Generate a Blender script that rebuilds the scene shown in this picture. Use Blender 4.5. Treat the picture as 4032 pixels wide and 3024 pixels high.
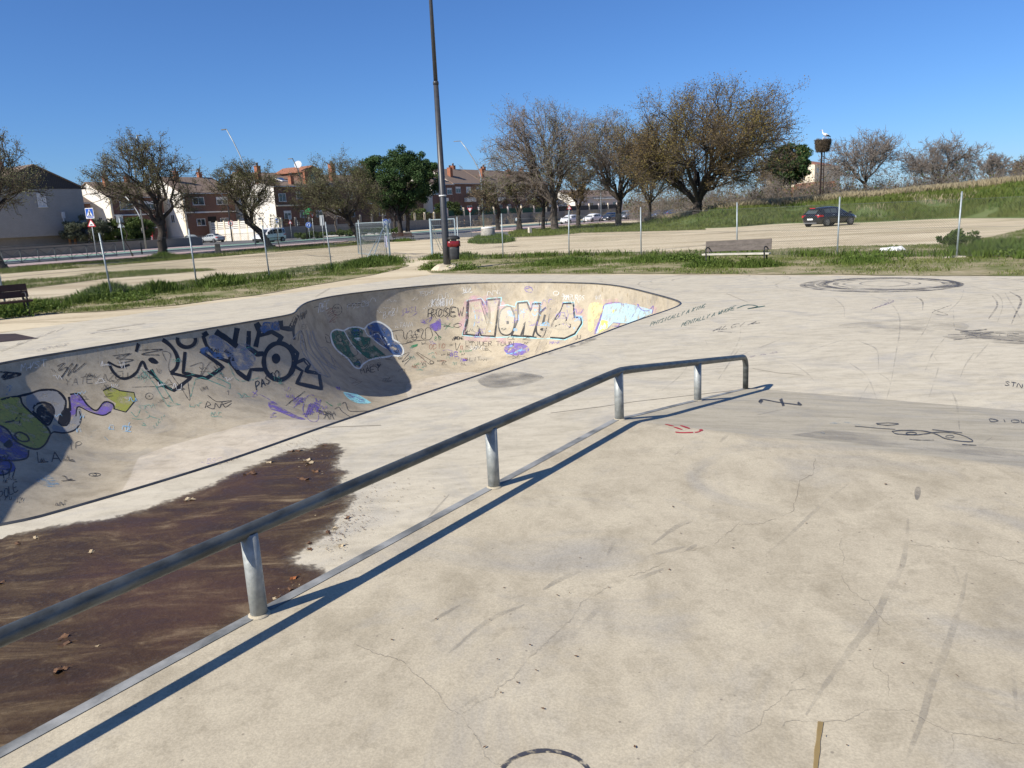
import bpy, bmesh, math, random
import numpy as np
from mathutils import Vector, Matrix, noise
from mathutils.bvhtree import BVHTree
from mathutils.geometry import delaunay_2d_cdt
from math import radians, sin, cos, pi, sqrt, atan2, hypot

S = bpy.context.scene
for _o in list(bpy.data.objects): bpy.data.objects.remove(_o)
COL = S.collection

# ------------------------------------------------------------------ camera, sky, sun, exposure
PITCH, ROLL, CAMZ, FPX = radians(12.4), radians(2.8), 2.07, 3028.0
_f = Vector((0, cos(PITCH), -sin(PITCH))); _r = Vector((1, 0, 0)); _u = Vector((0, sin(PITCH), cos(PITCH)))
CX = cos(ROLL)*_r - sin(ROLL)*_u; CY = sin(ROLL)*_r + cos(ROLL)*_u
camd = bpy.data.cameras.new('camera'); cam = bpy.data.objects.new('camera', camd); COL.objects.link(cam)
m3 = Matrix((CX, CY, -_f)).transposed()
cam.matrix_world = Matrix.Translation((0, 0, CAMZ)) @ m3.to_4x4()
camd.sensor_fit = 'HORIZONTAL'; camd.sensor_width = 36.0; camd.lens = 36.0*FPX/4032.0
camd.clip_start = 0.05; camd.clip_end = 6000.0
S.camera = cam
SUN_AZ, SUN_EL = radians(234.0), radians(38.5)       # compass azimuth from +Y, clockwise
w = bpy.data.worlds.new('World'); S.world = w; w.use_nodes = True
nt = w.node_tree; bg = nt.nodes['Background']
sky = nt.nodes.new('ShaderNodeTexSky'); sky.sky_type = 'NISHITA'; sky.sun_disc = False
sky.sun_elevation = SUN_EL; sky.sun_rotation = SUN_AZ; sky.altitude = 600.0
sky.air_density = 1.0; sky.dust_density = 0.5; sky.ozone_density = 10.0
_tint = nt.nodes.new('ShaderNodeMix'); _tint.data_type = 'RGBA'; _tint.blend_type = 'MULTIPLY'; _tint.inputs[0].default_value = 1.0
_tint.inputs[7].default_value = (.82, .95, 1.11, 1)      # deeper, cleaner spring-day blue over the whole sky
nt.links.new(sky.outputs[0], _tint.inputs[6]); nt.links.new(_tint.outputs[2], bg.inputs[0]); bg.inputs[1].default_value = 0.085
sl = bpy.data.lights.new('sun', 'SUN'); sl.energy = 5.0; sl.angle = radians(0.53); sl.color = (1.0, 0.94, 0.84)
so = bpy.data.objects.new('sun', sl); COL.objects.link(so)
_sd = Vector((sin(SUN_AZ)*cos(SUN_EL), cos(SUN_AZ)*cos(SUN_EL), sin(SUN_EL)))
so.rotation_euler = (-_sd).to_track_quat('-Z', 'Y').to_euler(); so.location = (-20, -20, 30)
vs = S.view_settings; vs.view_transform = 'Standard'; vs.look = 'None'; vs.gamma = 1.0; vs.exposure = 0.45
vs.use_curve_mapping = False
S.render.engine = 'CYCLES'

# ------------------------------------------------------------------ measures taken from the photograph
RND = random.Random(7); NR = np.random.default_rng(11)
GZ = -0.04                                            # level of the bare ground; the concrete deck is z = 0
E1 = Vector((0.5650, 0.8250, 0)).normalized(); E2 = Vector((E1.y, -E1.x, 0))   # grid of skatepark and streets
UANG = atan2(E1.y, E1.x)
def UV(u, v, z=0.0): return Vector((u*E1.x + v*E2.x, u*E1.y + v*E2.y, z))
def toUV(p): return (p[0]*E1.x + p[1]*E1.y, p[0]*E2.x + p[1]*E2.y)
def ray(px, py): px = float(px); py = float(py); return _f + CX*((px - 2016)/FPX) - CY*((py - 1512)/FPX)
def gp(px, py, z=GZ):
    d = ray(px, py); t = (z - CAMZ)/d.z
    return Vector((0, 0, CAMZ)) + d*t
def atD(px, py, dist_y):
    d = ray(px, py); return Vector((0, 0, CAMZ)) + d*(dist_y/d.y)

# ------------------------------------------------------------------ materials
MATS = {}
def hexc(h): 
    h = h.lstrip('#'); c = [int(h[i:i+2], 16)/255 for i in (0, 2, 4)]
    return tuple(x/12.92 if x <= .04045 else ((x+.055)/1.055)**2.4 for x in c)
def nodes_of(name):
    m = bpy.data.materials.new(name); m.use_nodes = True
    t = m.node_tree; b = t.nodes['Principled BSDF']
    return m, t, b
def N(t, kind, **kw):
    n = t.nodes.new(kind)
    for k, v in kw.items():
        if k.startswith('i_'): n.inputs[int(k[2:]) if k[2:].isdigit() else k[2:].replace('_', ' ')].default_value = v
        else: setattr(n, k, v)
    return n
def L(t, a, b): t.links.new(a, b)
def pos_of(t, scale=(1, 1, 1), rot=(0, 0, 0)):
    g = N(t, 'ShaderNodeNewGeometry'); mp = N(t, 'ShaderNodeMapping')
    mp.inputs['Scale'].default_value = scale; mp.inputs['Rotation'].default_value = rot
    L(t, g.outputs['Position'], mp.inputs['Vector']); return mp.outputs[0]
def noise_n(t, vec, scale, detail=4, rough=.55, dist=0.0):
    n = N(t, 'ShaderNodeTexNoise'); n.inputs['Scale'].default_value = scale; n.inputs['Detail'].default_value = detail
    n.inputs['Roughness'].default_value = rough; n.inputs['Distortion'].default_value = dist
    L(t, vec, n.inputs['Vector']); return n.outputs['Fac']
def ramp(t, fac, stops, interp='LINEAR'):
    r = N(t, 'ShaderNodeValToRGB'); r.color_ramp.interpolation = interp
    e = r.color_ramp.elements
    while len(e) > 1: e.remove(e[0])
    e[0].position = stops[0][0]; e[0].color = (*stops[0][1], 1) if len(stops[0][1]) == 3 else stops[0][1]
    for p, c in stops[1:]:
        x = e.new(p); x.color = (*c, 1) if len(c) == 3 else c
    L(t, fac, r.inputs[0]); return r.outputs[0]
def g1(v): return (v, v, v)
def mixc(t, fac, a, b, mode='MIX'):
    m = N(t, 'ShaderNodeMix', data_type='RGBA', blend_type=mode)
    for sock, val in ((m.inputs[0], fac), (m.inputs[6], a), (m.inputs[7], b)):
        if hasattr(val, 'links') or hasattr(val, 'is_linked'): L(t, val, sock)
        elif isinstance(val, (int, float)): sock.default_value = val
        else: sock.default_value = (*val, 1) if len(val) == 3 else val
    return m.outputs[2]
def bump(t, b, h, strength=.3, dist=.01):
    bn = N(t, 'ShaderNodeBump'); bn.inputs['Strength'].default_value = strength; bn.inputs['Distance'].default_value = dist
    L(t, h, bn.inputs['Height']); L(t, bn.outputs[0], b.inputs['Normal'])
def M(name, col, col2=None, scale=4.0, rough=.8, metal=0.0, bmp=0.0, bscale=None, spec=.3, detail=4, stretch=(1, 1, 1), lo=.35, hi=.65, coat=0.0):
    if name in MATS: return MATS[name]
    m, t, b = nodes_of(name)
    b.inputs['Roughness'].default_value = rough; b.inputs['Metallic'].default_value = metal
    b.inputs['Specular IOR Level'].default_value = spec; b.inputs['Coat Weight'].default_value = coat
    v = pos_of(t, stretch)
    if col2 is None: col2 = tuple(c*.8 for c in col)
    n = noise_n(t, v, scale, detail)
    L(t, ramp(t, n, [(lo, col), (hi, col2)]), b.inputs['Base Color'])
    if bmp: bump(t, b, noise_n(t, v, bscale or scale*3, 5), bmp, .02)
    MATS[name] = m; return m
def leafmat(name, a, b2, c=None, scale=.6, rough=.65, trans=.25):
    if name in MATS: return MATS[name]
    m, t, b = nodes_of(name)
    v = pos_of(t); n = noise_n(t, v, scale, 3); n2 = noise_n(t, v, scale*9, 2)
    cc = ramp(t, n, [(.3, a), (.7, b2)])
    if c: cc = mixc(t, ramp(t, n2, [(.5, g1(0)), (.75, g1(.8))]), cc, c)
    L(t, cc, b.inputs['Base Color']); b.inputs['Roughness'].default_value = rough; b.inputs['Specular IOR Level'].default_value = .2
    tr = N(t, 'ShaderNodeBsdfTranslucent'); L(t, cc, tr.inputs[0])
    mx = N(t, 'ShaderNodeMixShader'); mx.inputs[0].default_value = trans
    out = t.nodes['Material Output']; L(t, b.outputs[0], mx.inputs[1]); L(t, tr.outputs[0], mx.inputs[2]); L(t, mx.outputs[0], out.inputs[0])
    MATS[name] = m; return m
def masked(name, build, wear_scale=9.0, lo=.42, hi=.58, opac=1.0):
    """a thin coat (paint, rubber, stain) with worn gaps: build(t,b) sets colour; gaps are transparent"""
    if name in MATS: return MATS[name]
    m, t, b = nodes_of(name); build(t, b)
    v = pos_of(t); n = noise_n(t, v, wear_scale, 6, .65)
    f = ramp(t, n, [(lo, g1(0)), (hi, g1(opac))])
    tr = N(t, 'ShaderNodeBsdfTransparent'); mx = N(t, 'ShaderNodeMixShader')
    L(t, f, mx.inputs[0]); L(t, tr.outputs[0], mx.inputs[1]); L(t, b.outputs[0], mx.inputs[2])
    L(t, mx.outputs[0], t.nodes['Material Output'].inputs[0]); MATS[name] = m; return m
def paint(name, col, rough=.55, lo=.28, hi=.42, wear=7.0, opac=.95):
    def bld(t, b):
        v = pos_of(t); n = noise_n(t, v, 5.0, 4)
        L(t, ramp(t, n, [(.3, tuple(min(1, c*1.12) for c in col)), (.7, tuple(c*.82 for c in col))]), b.inputs['Base Color'])
        b.inputs['Roughness'].default_value = rough
    return masked(name, bld, wear, lo, hi, opac)

def concrete(name, c0, c1, c2, big=.35, streak=(1, 1, 1), rot=0.0, dark=.0):
    if name in MATS: return MATS[name]
    m, t, b = nodes_of(name)
    p = pos_of(t); ps = pos_of(t, streak, (0, 0, rot))
    n1 = noise_n(t, ps, big, 6, .62, .6); n2 = noise_n(t, ps, 2.6, 6, .66, .3); n3 = noise_n(t, p, 14, 5, .7); n4 = noise_n(t, p, 120, 3, .6)
    c = ramp(t, n1, [(.30, c0), (.5, c1), (.72, c2)])
    c = mixc(t, .68, c, ramp(t, n2, [(.32, tuple(x*.93 for x in c2)), (.5, c1), (.66, c0)]))
    n5 = noise_n(t, p, .75, 8, .68, 1.6); n6 = noise_n(t, pos_of(t, (.25, 2.4, 1), (0, 0, .35 - UANG)), 3.2, 7, .72, 1.0)
    gy = sum(c2)/3*.92
    c = mixc(t, ramp(t, n5, [(.50, g1(0)), (.70, g1(.55))]), c, (gy*1.03, gy, gy*.95))
    c = mixc(t, ramp(t, n6, [(.56, g1(0)), (.74, g1(.45))]), c, tuple(min(1, x*1.16) for x in c0))
    c = mixc(t, ramp(t, n3, [(.53, g1(0)), (.76, g1(.45))]), c, tuple(x*.66 for x in c2))
    c = mixc(t, .19, c, ramp(t, n4, [(.35, g1(.25)), (.65, g1(.85))]), 'OVERLAY')
    # dark specks and little chips
    vo = N(t, 'ShaderNodeTexVoronoi', feature='F1'); vo.inputs['Scale'].default_value = 9.0; L(t, p, vo.inputs['Vector'])
    sp = ramp(t, vo.outputs['Distance'], [(.035, g1(.55)), (.06, g1(0))])
    c = mixc(t, sp, c, (.12, .10, .085))
    L(t, c, b.inputs['Base Color']); b.inputs['Roughness'].default_value = .82; b.inputs['Specular IOR Level'].default_value = .25
    add = N(t, 'ShaderNodeMath', operation='ADD'); L(t, n3, add.inputs[0]); L(t, n4, add.inputs[1])
    bump(t, b, add.outputs[0], .17, .006)
    MATS[name] = m; return m

CON_DECK = concrete('concrete_deck', (0.569, 0.511, 0.395), (0.500, 0.447, 0.341), (0.386, 0.343, 0.258), .22, (1, 2.6, 1), -UANG)
CON_PLAT = concrete('concrete_platform', (0.498, 0.437, 0.319), (0.431, 0.375, 0.274), (0.334, 0.286, 0.202), .45, (1.6, 1, 1), -UANG)
CON_BANK = concrete('concrete_bank', (0.488, 0.435, 0.329), (0.428, 0.379, 0.282), (0.330, 0.291, 0.212), .5, (.6, 3, 1), -UANG)
CON_BOWL = concrete('concrete_bowl', (.47, .41, .305), (.40, .345, .255), (.29, .245, .175), .5, (1, 1, 1))
CON_FLOOR = concrete('concrete_bowl_floor', (.53, .48, .40), (.47, .42, .345), (.39, .345, .275), .5, (1, 2, 1), -UANG)
GALV = M('galvanised_steel', (.42, .46, .47), (.30, .34, .35), 18, .42, .75, .08, spec=.5)
GALV_D = M('weathered_galvanised', (.135, .145, .14), (.06, .064, .06), 7, .45, .45, .1, spec=.5, stretch=(1, 1, 3))
STEEL_D = M('dark_steel', (.10, .105, .11), (.17, .165, .155), 7, .45, .6, spec=.5)
DARKPOLE = M('graphite_paint', (.035, .037, .041), (.05, .05, .053), 8, .42, .0, spec=.5)
BLACK = M('black_plastic', (.02, .02, .021), (.03, .03, .03), 9, .5)
WHITE = M('white_paint', (.78, .78, .76), (.68, .68, .66), 6, .5)
GLASSD = M('dark_glass', (.025, .032, .04), (.035, .045, .055), 2, .06, 0, spec=.7)

# ------------------------------------------------------------------ objects
def tag(o, label=None, cat=None, group=None, kind=None):
    if label: o['label'] = label
    if cat: o['category'] = cat
    if group: o['group'] = group
    if kind: o['kind'] = kind
    return o
def empty(name, loc, rz=0.0):
    o = bpy.data.objects.new(name, None); COL.objects.link(o); o.location = loc; o.rotation_euler = (0, 0, rz)
    o.empty_display_size = .2; return o
def link(name, me, parent=None):
    o = bpy.data.objects.new(name, me); COL.objects.link(o)
    if parent is not None: o.parent = parent
    return o
def npmesh(name, V, F, mats, midx=None, smooth=False):
    """V (n,3), F (m,k) with constant k"""
    V = np.asarray(V, dtype=np.float32); F = np.asarray(F, dtype=np.int32)
    me = bpy.data.meshes.new(name); k = F.shape[1]
    me.vertices.add(len(V)); me.vertices.foreach_set('co', V.ravel())
    me.loops.add(F.size); me.loops.foreach_set('vertex_index', F.ravel())
    me.polygons.add(len(F)); me.polygons.foreach_set('loop_start', np.arange(0, F.size, k, dtype=np.int32))
    try: me.polygons.foreach_set('loop_total', np.full(len(F), k, dtype=np.int32))
    except Exception: pass
    for m in (mats if isinstance(mats, (list, tuple)) else [mats]): me.materials.append(m)
    if midx is not None: me.polygons.foreach_set('material_index', np.asarray(midx, dtype=np.int32))
    if smooth: me.polygons.foreach_set('use_smooth', np.ones(len(F), dtype=bool))
    me.update(calc_edges=True); me.validate(); return me
class MB:
    def __init__(s): s.v = []; s.f = []; s.m = []; s.sm = []
    def add(s, vs, fs, m=0, smooth=False):
        b = len(s.v); s.v += [tuple(x) for x in vs]; s.f += [tuple(b + i for i in f) for f in fs]
        s.m += [m]*len(fs); s.sm += [smooth]*len(fs); return s
    def box(s, c, d, rz=0.0, m=0, ax=None, taper=1.0):
        c = Vector(c); hx, hy, hz = d[0]/2, d[1]/2, d[2]/2
        X, Y, Z = ax if ax else (Vector((cos(rz), sin(rz), 0)), Vector((-sin(rz), cos(rz), 0)), Vector((0, 0, 1)))
        vs = []
        for k in (-1, 1):
            tp = taper if k == 1 else 1.0
            for (i, j) in ((-1, -1), (1, -1), (1, 1), (-1, 1)): vs.append(c + X*hx*i*tp + Y*hy*j*tp + Z*hz*k)
        return s.add(vs, [(3, 2, 1, 0), (4, 5, 6, 7), (0, 1, 5, 4), (1, 2, 6, 5), (2, 3, 7, 6), (3, 0, 4, 7)], m)
    def bar(s, a, b, w, h=None, m=0, up=Vector((0, 0, 1))):
        a = Vector(a); b = Vector(b); h = h or w; d = (b - a)
        if d.length < 1e-6: return s
        X = d.normalized(); Y = up.cross(X)
        if Y.length < 1e-3: Y = Vector((1, 0, 0)).cross(X)
        Y.normalize(); Z = X.cross(Y)
        return s.box((a + b)/2, (d.length, w, h), m=m, ax=(X, Y, Z))
    def tube(s, pts, r, n=8, m=0, cap=True, smooth=True):
        pts = [Vector(p) for p in pts]; k = len(pts)
        rs = r if isinstance(r, (list, tuple)) else [r]*k
        vs = []; ref = None
        for i, p in enumerate(pts):
            t = (pts[min(i + 1, k - 1)] - pts[max(i - 1, 0)]).normalized()
            if ref is None:
                ref = Vector((0, 0, 1)).cross(t)
                if ref.length < .05: ref = Vector((1, 0, 0))
            X = (ref - t*ref.dot(t)).normalized(); ref = X; Y = t.cross(X)
            for j in range(n):
                a = 2*pi*j/n; vs.append(p + (X*cos(a) + Y*sin(a))*rs[i])
        fs = [(i*n + j, i*n + (j + 1) % n, (i + 1)*n + (j + 1) % n, (i + 1)*n + j) for i in range(k - 1) for j in range(n)]
        s.add(vs, fs, m, smooth)
        if cap:
            b = len(s.v) - k*n
            s.f.append(tuple(b + j for j in range(n))[::-1]); s.m.append(m); s.sm.append(False)
            s.f.append(tuple(b + (k - 1)*n + j for j in range(n))); s.m.append(m); s.sm.append(False)
        return s
    def lathe(s, prof, c=(0, 0, 0), n=16, m=0, smooth=True, sx=1.0, sy=1.0, rz=0.0):
        c = Vector(c); vs = []
        for (r, z) in prof:
            for j in range(n):
                a = 2*pi*j/n; x, y = r*cos(a)*sx, r*sin(a)*sy
                vs.append(c + Vector((x*cos(rz) - y*sin(rz), x*sin(rz) + y*cos(rz), z)))
        k = len(prof)
        fs = [(i*n + j, i*n + (j + 1) % n, (i + 1)*n + (j + 1) % n, (i + 1)*n + j) for i in range(k - 1) for j in range(n)]
        s.add(vs, fs, m, smooth); b = len(s.v) - k*n
        if prof[0][0] > 1e-4: s.f.append(tuple(b + j for j in range(n))[::-1]); s.m.append(m); s.sm.append(False)
        if prof[-1][0] > 1e-4: s.f.append(tuple(b + (k - 1)*n + j for j in range(n))); s.m.append(m); s.sm.append(False)
        return s
    def prism(s, poly, O, X, Y, Z, depth, m=0):
        """polygon (x,y) in plane X,Y at O, extruded along Z by depth"""
        O = Vector(O); n = len(poly)
        vs = [O + X*x + Y*y for x, y in poly] + [O + X*x + Y*y + Z*depth for x, y in poly]
        fs = [tuple(range(n))[::-1], tuple(range(n, 2*n))] + [(i, (i + 1) % n, n + (i + 1) % n, n + i) for i in range(n)]
        return s.add(vs, fs, m)
    def build(s, name, mats, parent=None, smooth=None):
        me = bpy.data.meshes.new(name); me.from_pydata(s.v, [], s.f)
        for m in (mats if isinstance(mats, (list, tuple)) else [mats]): me.materials.append(m)
        me.polygons.foreach_set('material_index', s.m)
        me.polygons.foreach_set('use_smooth', s.sm if smooth is None else [smooth]*len(s.f))
        bm = bmesh.new(); bm.from_mesh(me); bmesh.ops.recalc_face_normals(bm, faces=bm.faces); bm.to_mesh(me); bm.free()
        me.update(); return link(name, me, parent)
def catmull(pts, step, closed=False):
    P = [Vector(p) for p in pts]; n = len(P); out = []
    rng = range(n) if closed else range(n - 1)
    for i in rng:
        p0 = P[(i - 1) % n] if closed or i > 0 else P[0]*2 - P[1]
        p1 = P[i]; p2 = P[(i + 1) % n]
        p3 = P[(i + 2) % n] if closed or i + 2 < n else P[-1]*2 - P[-2]
        k = max(1, int((p2 - p1).length/step))
        for j in range(k):
            t = j/k
            out.append(.5*((2*p1) + (p2 - p0)*t + (2*p0 - 5*p1 + 4*p2 - p3)*t*t + (3*p1 - p0 - 3*p2 + p3)*t**3))
    if not closed: out.append(P[-1])
    return out
def cdt_fill(outer, holes=(), extra=(), keep=None):
    """triangulate outer polygon minus holes, extra steiner points; returns verts2d, tris"""
    vs = [Vector(p[:2]) for p in outer]; ed = [(i, (i + 1) % len(outer)) for i in range(len(outer))]
    for h in holes:
        b = len(vs); vs += [Vector(p[:2]) for p in h]; ed += [(b + i, b + (i + 1) % len(h)) for i in range(len(h))]
    vs += [Vector(p[:2]) for p in extra]
    V, _, F, *_r = delaunay_2d_cdt(vs, ed, [], 0, 1e-5)
    O = np.array([tuple(p[:2]) for p in outer]); H = [np.array([tuple(p[:2]) for p in h]) for h in holes]
    V2 = np.array([tuple(v) for v in V]); T = np.array([f for f in F if len(f) == 3])
    c = V2[T].mean(1); ok = inside(c, O)
    for h in H: ok &= ~inside(c, h)
    return V2, T[ok]
def inside(P, poly):
    P = np.asarray(P); x, y = P[:, 0], P[:, 1]; r = np.zeros(len(P), bool); n = len(poly); j = n - 1
    for i in range(n):
        xi, yi = poly[i][0], poly[i][1]; xj, yj = poly[j][0], poly[j][1]
        if yi != yj:
            r ^= ((yi > y) != (yj > y)) & (x < (xj - xi)*(y - yi)/(yj - yi) + xi)
        j = i
    return r
def dist_poly(P, poly, closed=True):
    """distance of points (n,2) to polyline and nearest-edge index"""
    P = np.asarray(P, float); A = np.asarray(poly, float); B = np.roll(A, -1, 0)
    if not closed: A, B = A[:-1], B[:-1]
    out = np.full(len(P), 1e9)
    for a, b in zip(A, B):
        ab = b - a; t = np.clip(((P - a) @ ab)/max(ab @ ab, 1e-9), 0, 1)
        d = np.hypot(*(P - (a + t[:, None]*ab)).T); out = np.minimum(out, d)
    return out
# ------------------------------------------------------------------ skatepark: deck, bowl, platform with bank
ss = lambda x: (lambda t: t*t*(3 - 2*t))(min(1., max(0., x)))
RIM = [(2.28,-6.22),(2.8,-6.08),(4,-5.98),(5.5,-6.03),(7.5,-6.03),(9.5,-6.05),(11,-6.05),(12.6,-6.14),(13.8,-6.18),(15.0,-6.2),(15.7,-6.28),(16.15,-6.45),
 (16.55,-6.72),(17.1,-7.2),(18.06,-8.11),(19.04,-9.1),(19.75,-10.05),(20.1,-11.0),(20.27,-12.4),(20.2,-13.8),(19.92,-14.8),(19.4,-15.6),(18.4,-16.25),
 (17.5,-16.63),(16.4,-16.9),(15.55,-16.9),(14.6,-16.6),(13.9,-16.15),(13.0,-15.35),(12.6,-14.95),(12.2,-14.68),(11.7,-14.6),(10.8,-14.6),(9,-14.6),
 (7.2,-14.65),(6.2,-14.65),(5.3,-14.4),(4.4,-13.5),(3.55,-12.4),(2.6,-11.35),(1.85,-10.3),(1.35,-9.1),(1.1,-7.9),(1.5,-6.8)]
rim_uv = catmull([(a, b, 0) for a, b in RIM], .12, True)
rim = np.array([tuple(UV(p.x, p.y))[:2] for p in rim_uv]); NRIM = len(rim)
def bowl_z(u, d):
    k = np.clip((u - 8.5)/4.5, 0, 1); k = k*k*(3 - 2*k)
    h = 1.5 + .9*k; R = 3.05 - .5*k; x0 = np.sqrt(R*R - (R - h)**2)
    q = np.clip(x0 - d, 0, None); return -h + R - np.sqrt(R*R - q*q), x0
_t = np.roll(rim, -1, 0) - np.roll(rim, 1, 0); _t /= np.linalg.norm(_t, axis=1)[:, None]
nin = np.stack([-_t[:, 1], _t[:, 0]], 1)
if not inside(np.array([rim[0] + nin[0]*.3]), rim)[0]: nin = -nin
pts = []
for d in (.003, .01, .025, .05, .09, .15, .23, .34, .48, .65, .85, 1.1, 1.35, 1.6, 1.85, 2.1, 2.3, 2.5):
    q = rim + nin*d; ok = inside(q, rim); dd = dist_poly(q, rim); ok &= dd > d*.97 - .0005
    sel = q[ok]
    pts.append(sel if d < 1.3 else sel[::2])
gx, gy = np.meshgrid(np.arange(-12, 6, .45), np.arange(4, 27, .45)); q = np.stack([gx.ravel(), gy.ravel()], 1)
q = q[inside(q, rim)]; q = q[dist_poly(q, rim) > 2.6]; pts.append(q)
V2, T = cdt_fill(rim, (), np.concatenate(pts))
dv = dist_poly(V2, rim); uu = V2[:, 0]*E1.x + V2[:, 1]*E1.y
zz, x0 = bowl_z(uu, dv); V3 = np.column_stack([V2, zz])
dface = dv[T].mean(1); uface = uu[T].mean(1); mid = (dface > x0[T].mean(1) - .02).astype(int)
me = npmesh('skate_bowl', V3, T, [CON_BOWL], None, True)
_fl = me.attributes.new('flat', 'FLOAT', 'POINT'); _fl.data.foreach_set('value', (dv - x0).astype(np.float32))
_t = CON_BOWL.node_tree; _b = _t.nodes['Principled BSDF']; _src = _b.inputs['Base Color'].links[0].from_socket       # the flat bottom is paler than the curved walls
_a = N(_t, 'ShaderNodeAttribute', attribute_name='flat')
L(_t, mixc(_t, ramp(_t, _a.outputs['Fac'], [(0.0, g1(0)), (.03, g1(1.0))]), _src, mixc(_t, 1.0, _src, (1.22, 1.24, 1.32), 'MULTIPLY')), _b.inputs['Base Color'])
bowl = link('skate_bowl', me); tag(bowl, kind='structure')
b = MB()
b.tube([(x, y, -.004) for x, y in np.vstack([rim, rim[:1]])], .021, 8, cap=False)
coping = b.build('coping_pipe', M('coping_steel', (.17, .165, .155), (.10, .10, .098), 5, .4, .75, spec=.5), bowl)

DECK_UV = [(-14, -19.3), (7, -19.35), (13, -19.6), (18, -19.2), (22.7, -18.8), (22.75, -8), (22.7, 2), (22.7, 26), (-14, 26)]
deck_o = [tuple(UV(*p))[:2] for p in DECK_UV]
V2, T = cdt_fill(deck_o, [rim], [tuple(UV(a, b_))[:2] for a in range(-12, 22, 3) for b_ in range(-18, 25, 3) if not inside(np.array([tuple(UV(a, b_))[:2]]), rim)[0]])
n = len(V2); vs = [(x, y, 0.) for x, y in V2]; fs = [tuple(int(i) for i in t) for t in T]
k = len(deck_o); vs += [(x, y, 0.) for x, y in deck_o] + [(x, y, -.3) for x, y in deck_o]
fs += [(n + i, n + (i + 1) % k, n + k + (i + 1) % k, n + k + i) for i in range(k)]
b = MB().add(vs, fs); deck = b.build('skatepark_deck', CON_DECK); tag(deck, kind='structure')

PZ, PV, PU0, PU1 = .47, -2.64, 5.26, 8.6
b = MB()
prof = [(-14, PZ), (PU0 - .06, PZ), (PU0, PZ - .004), (PU0 + .07, PZ - .014), (PU0 + .4, PZ - .063)]
prof += [(PU0 + .4 + (PU1 - PU0 - .4)*t, (PZ - .063)*(1 - t) + .003) for t in (.25, .5, .75, .93, 1.0)]
va = [UV(u_, PV, z) for u_, z in prof]; vb = [UV(u_, 26, z) for u_, z in prof]; vc = [UV(u_, PV, -.02) for u_, z in prof]
k = len(prof)
b.add(va + vb, [(i, i + 1, k + i + 1, k + i) for i in range(k - 1)], 0)
for i in range(2, k - 1): b.m[i] = 1
b.add(va + vc, [(i, i + 1, k + i + 1, k + i) for i in range(k - 1)], 0)
plat = b.build('platform', [CON_PLAT, CON_BANK]); tag(plat, kind='structure')
b = MB()
for (u0, z0), (u1, z1) in zip(prof[:-1], prof[1:]):
    if u1 - u0 < .01: continue
    a0, a1 = UV(u0, PV - .004, z0 + .003), UV(u1, PV - .004, z1 + .003); c0, c1 = UV(u0, PV + .050, z0 + .003), UV(u1, PV + .050, z1 + .003)
    e0, e1 = UV(u0, PV - .004, max(z0 - .07, -.01)), UV(u1, PV - .004, max(z1 - .07, -.01))
    b.add([a0, a1, c1, c0, e0, e1], [(0, 1, 2, 3), (0, 1, 5, 4)])
b.build('steel_edge', M('edge_steel', (.36, .36, .34), (.15, .155, .15), 5, .65, .25, .1, spec=.3, detail=8, lo=.38, hi=.62), plat)

# ------------------------------------------------------------------ skate rail
def plat_z(u): 
    for (u0, z0), (u1, z1) in zip(prof[:-1], prof[1:]):
        if u0 <= u <= u1: return z0 + (z1 - z0)*(u - u0)/(u1 - u0)
    return 0.0
RV = -2.606; RH = .395; r = .031
rail = empty('skate_rail', UV(5.26, RV, PZ)); inv = Matrix.Translation(-rail.location)
tag(rail, 'long galvanised round grind rail on short posts along the platform edge, kinking down the bank', 'grind rail')
kink = 5.30; uend = 8.45
zk = PZ + RH - r*.5
path = [UV(-2.4, RV, PZ - .0 + RH - r*.5)] + [UV(u_, RV, zk) for u_ in (-1, 0, 1, 2, 3, 4, 5.1)] + [UV(kink, RV, zk - .004)]
slope = (PZ)/(PU1 - PU0)
zl = lambda u_: zk - (u_ - kink)*slope*1.03
path += [UV(u_, RV, zl(u_)) for u_ in (5.5, 6.2, 7.0, 7.7, uend - .1)]
ze = zl(uend - .1)
path += [UV(uend - .1 + .12*sin(a), RV, ze - .015*a - .12*(1 - cos(a))) for a in (.35, .7, 1.05, 1.35, 1.57)]
path += [UV(uend + .022, RV, .03)]
b = MB(); b.tube([Vector(p) - rail.location for p in path], r, 14); b.build('rail_tube', GALV_D, rail)
for u_ in (-1.66, .085, 1.83, 3.56, 5.27, 6.97):
    top = zl(u_) if u_ > kink else zk
    zb = plat_z(u_)
    b = MB(); b.tube([Vector(UV(u_, RV, zb - .02)) - rail.location, Vector(UV(u_, RV, top - .01)) - rail.location], .036, 14)
    p = b.build('post', M('post_galvanised', (.38, .395, .38), (.25, .265, .255), 22, .55, .35, .08, spec=.4), rail)
    b = MB(); b.lathe([(.050, 0), (.046, .004), (.038, .010)], Vector(UV(u_, RV, zb)) - rail.location, 12)
    b.build('mortar_collar', CON_PLAT, p)

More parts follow.
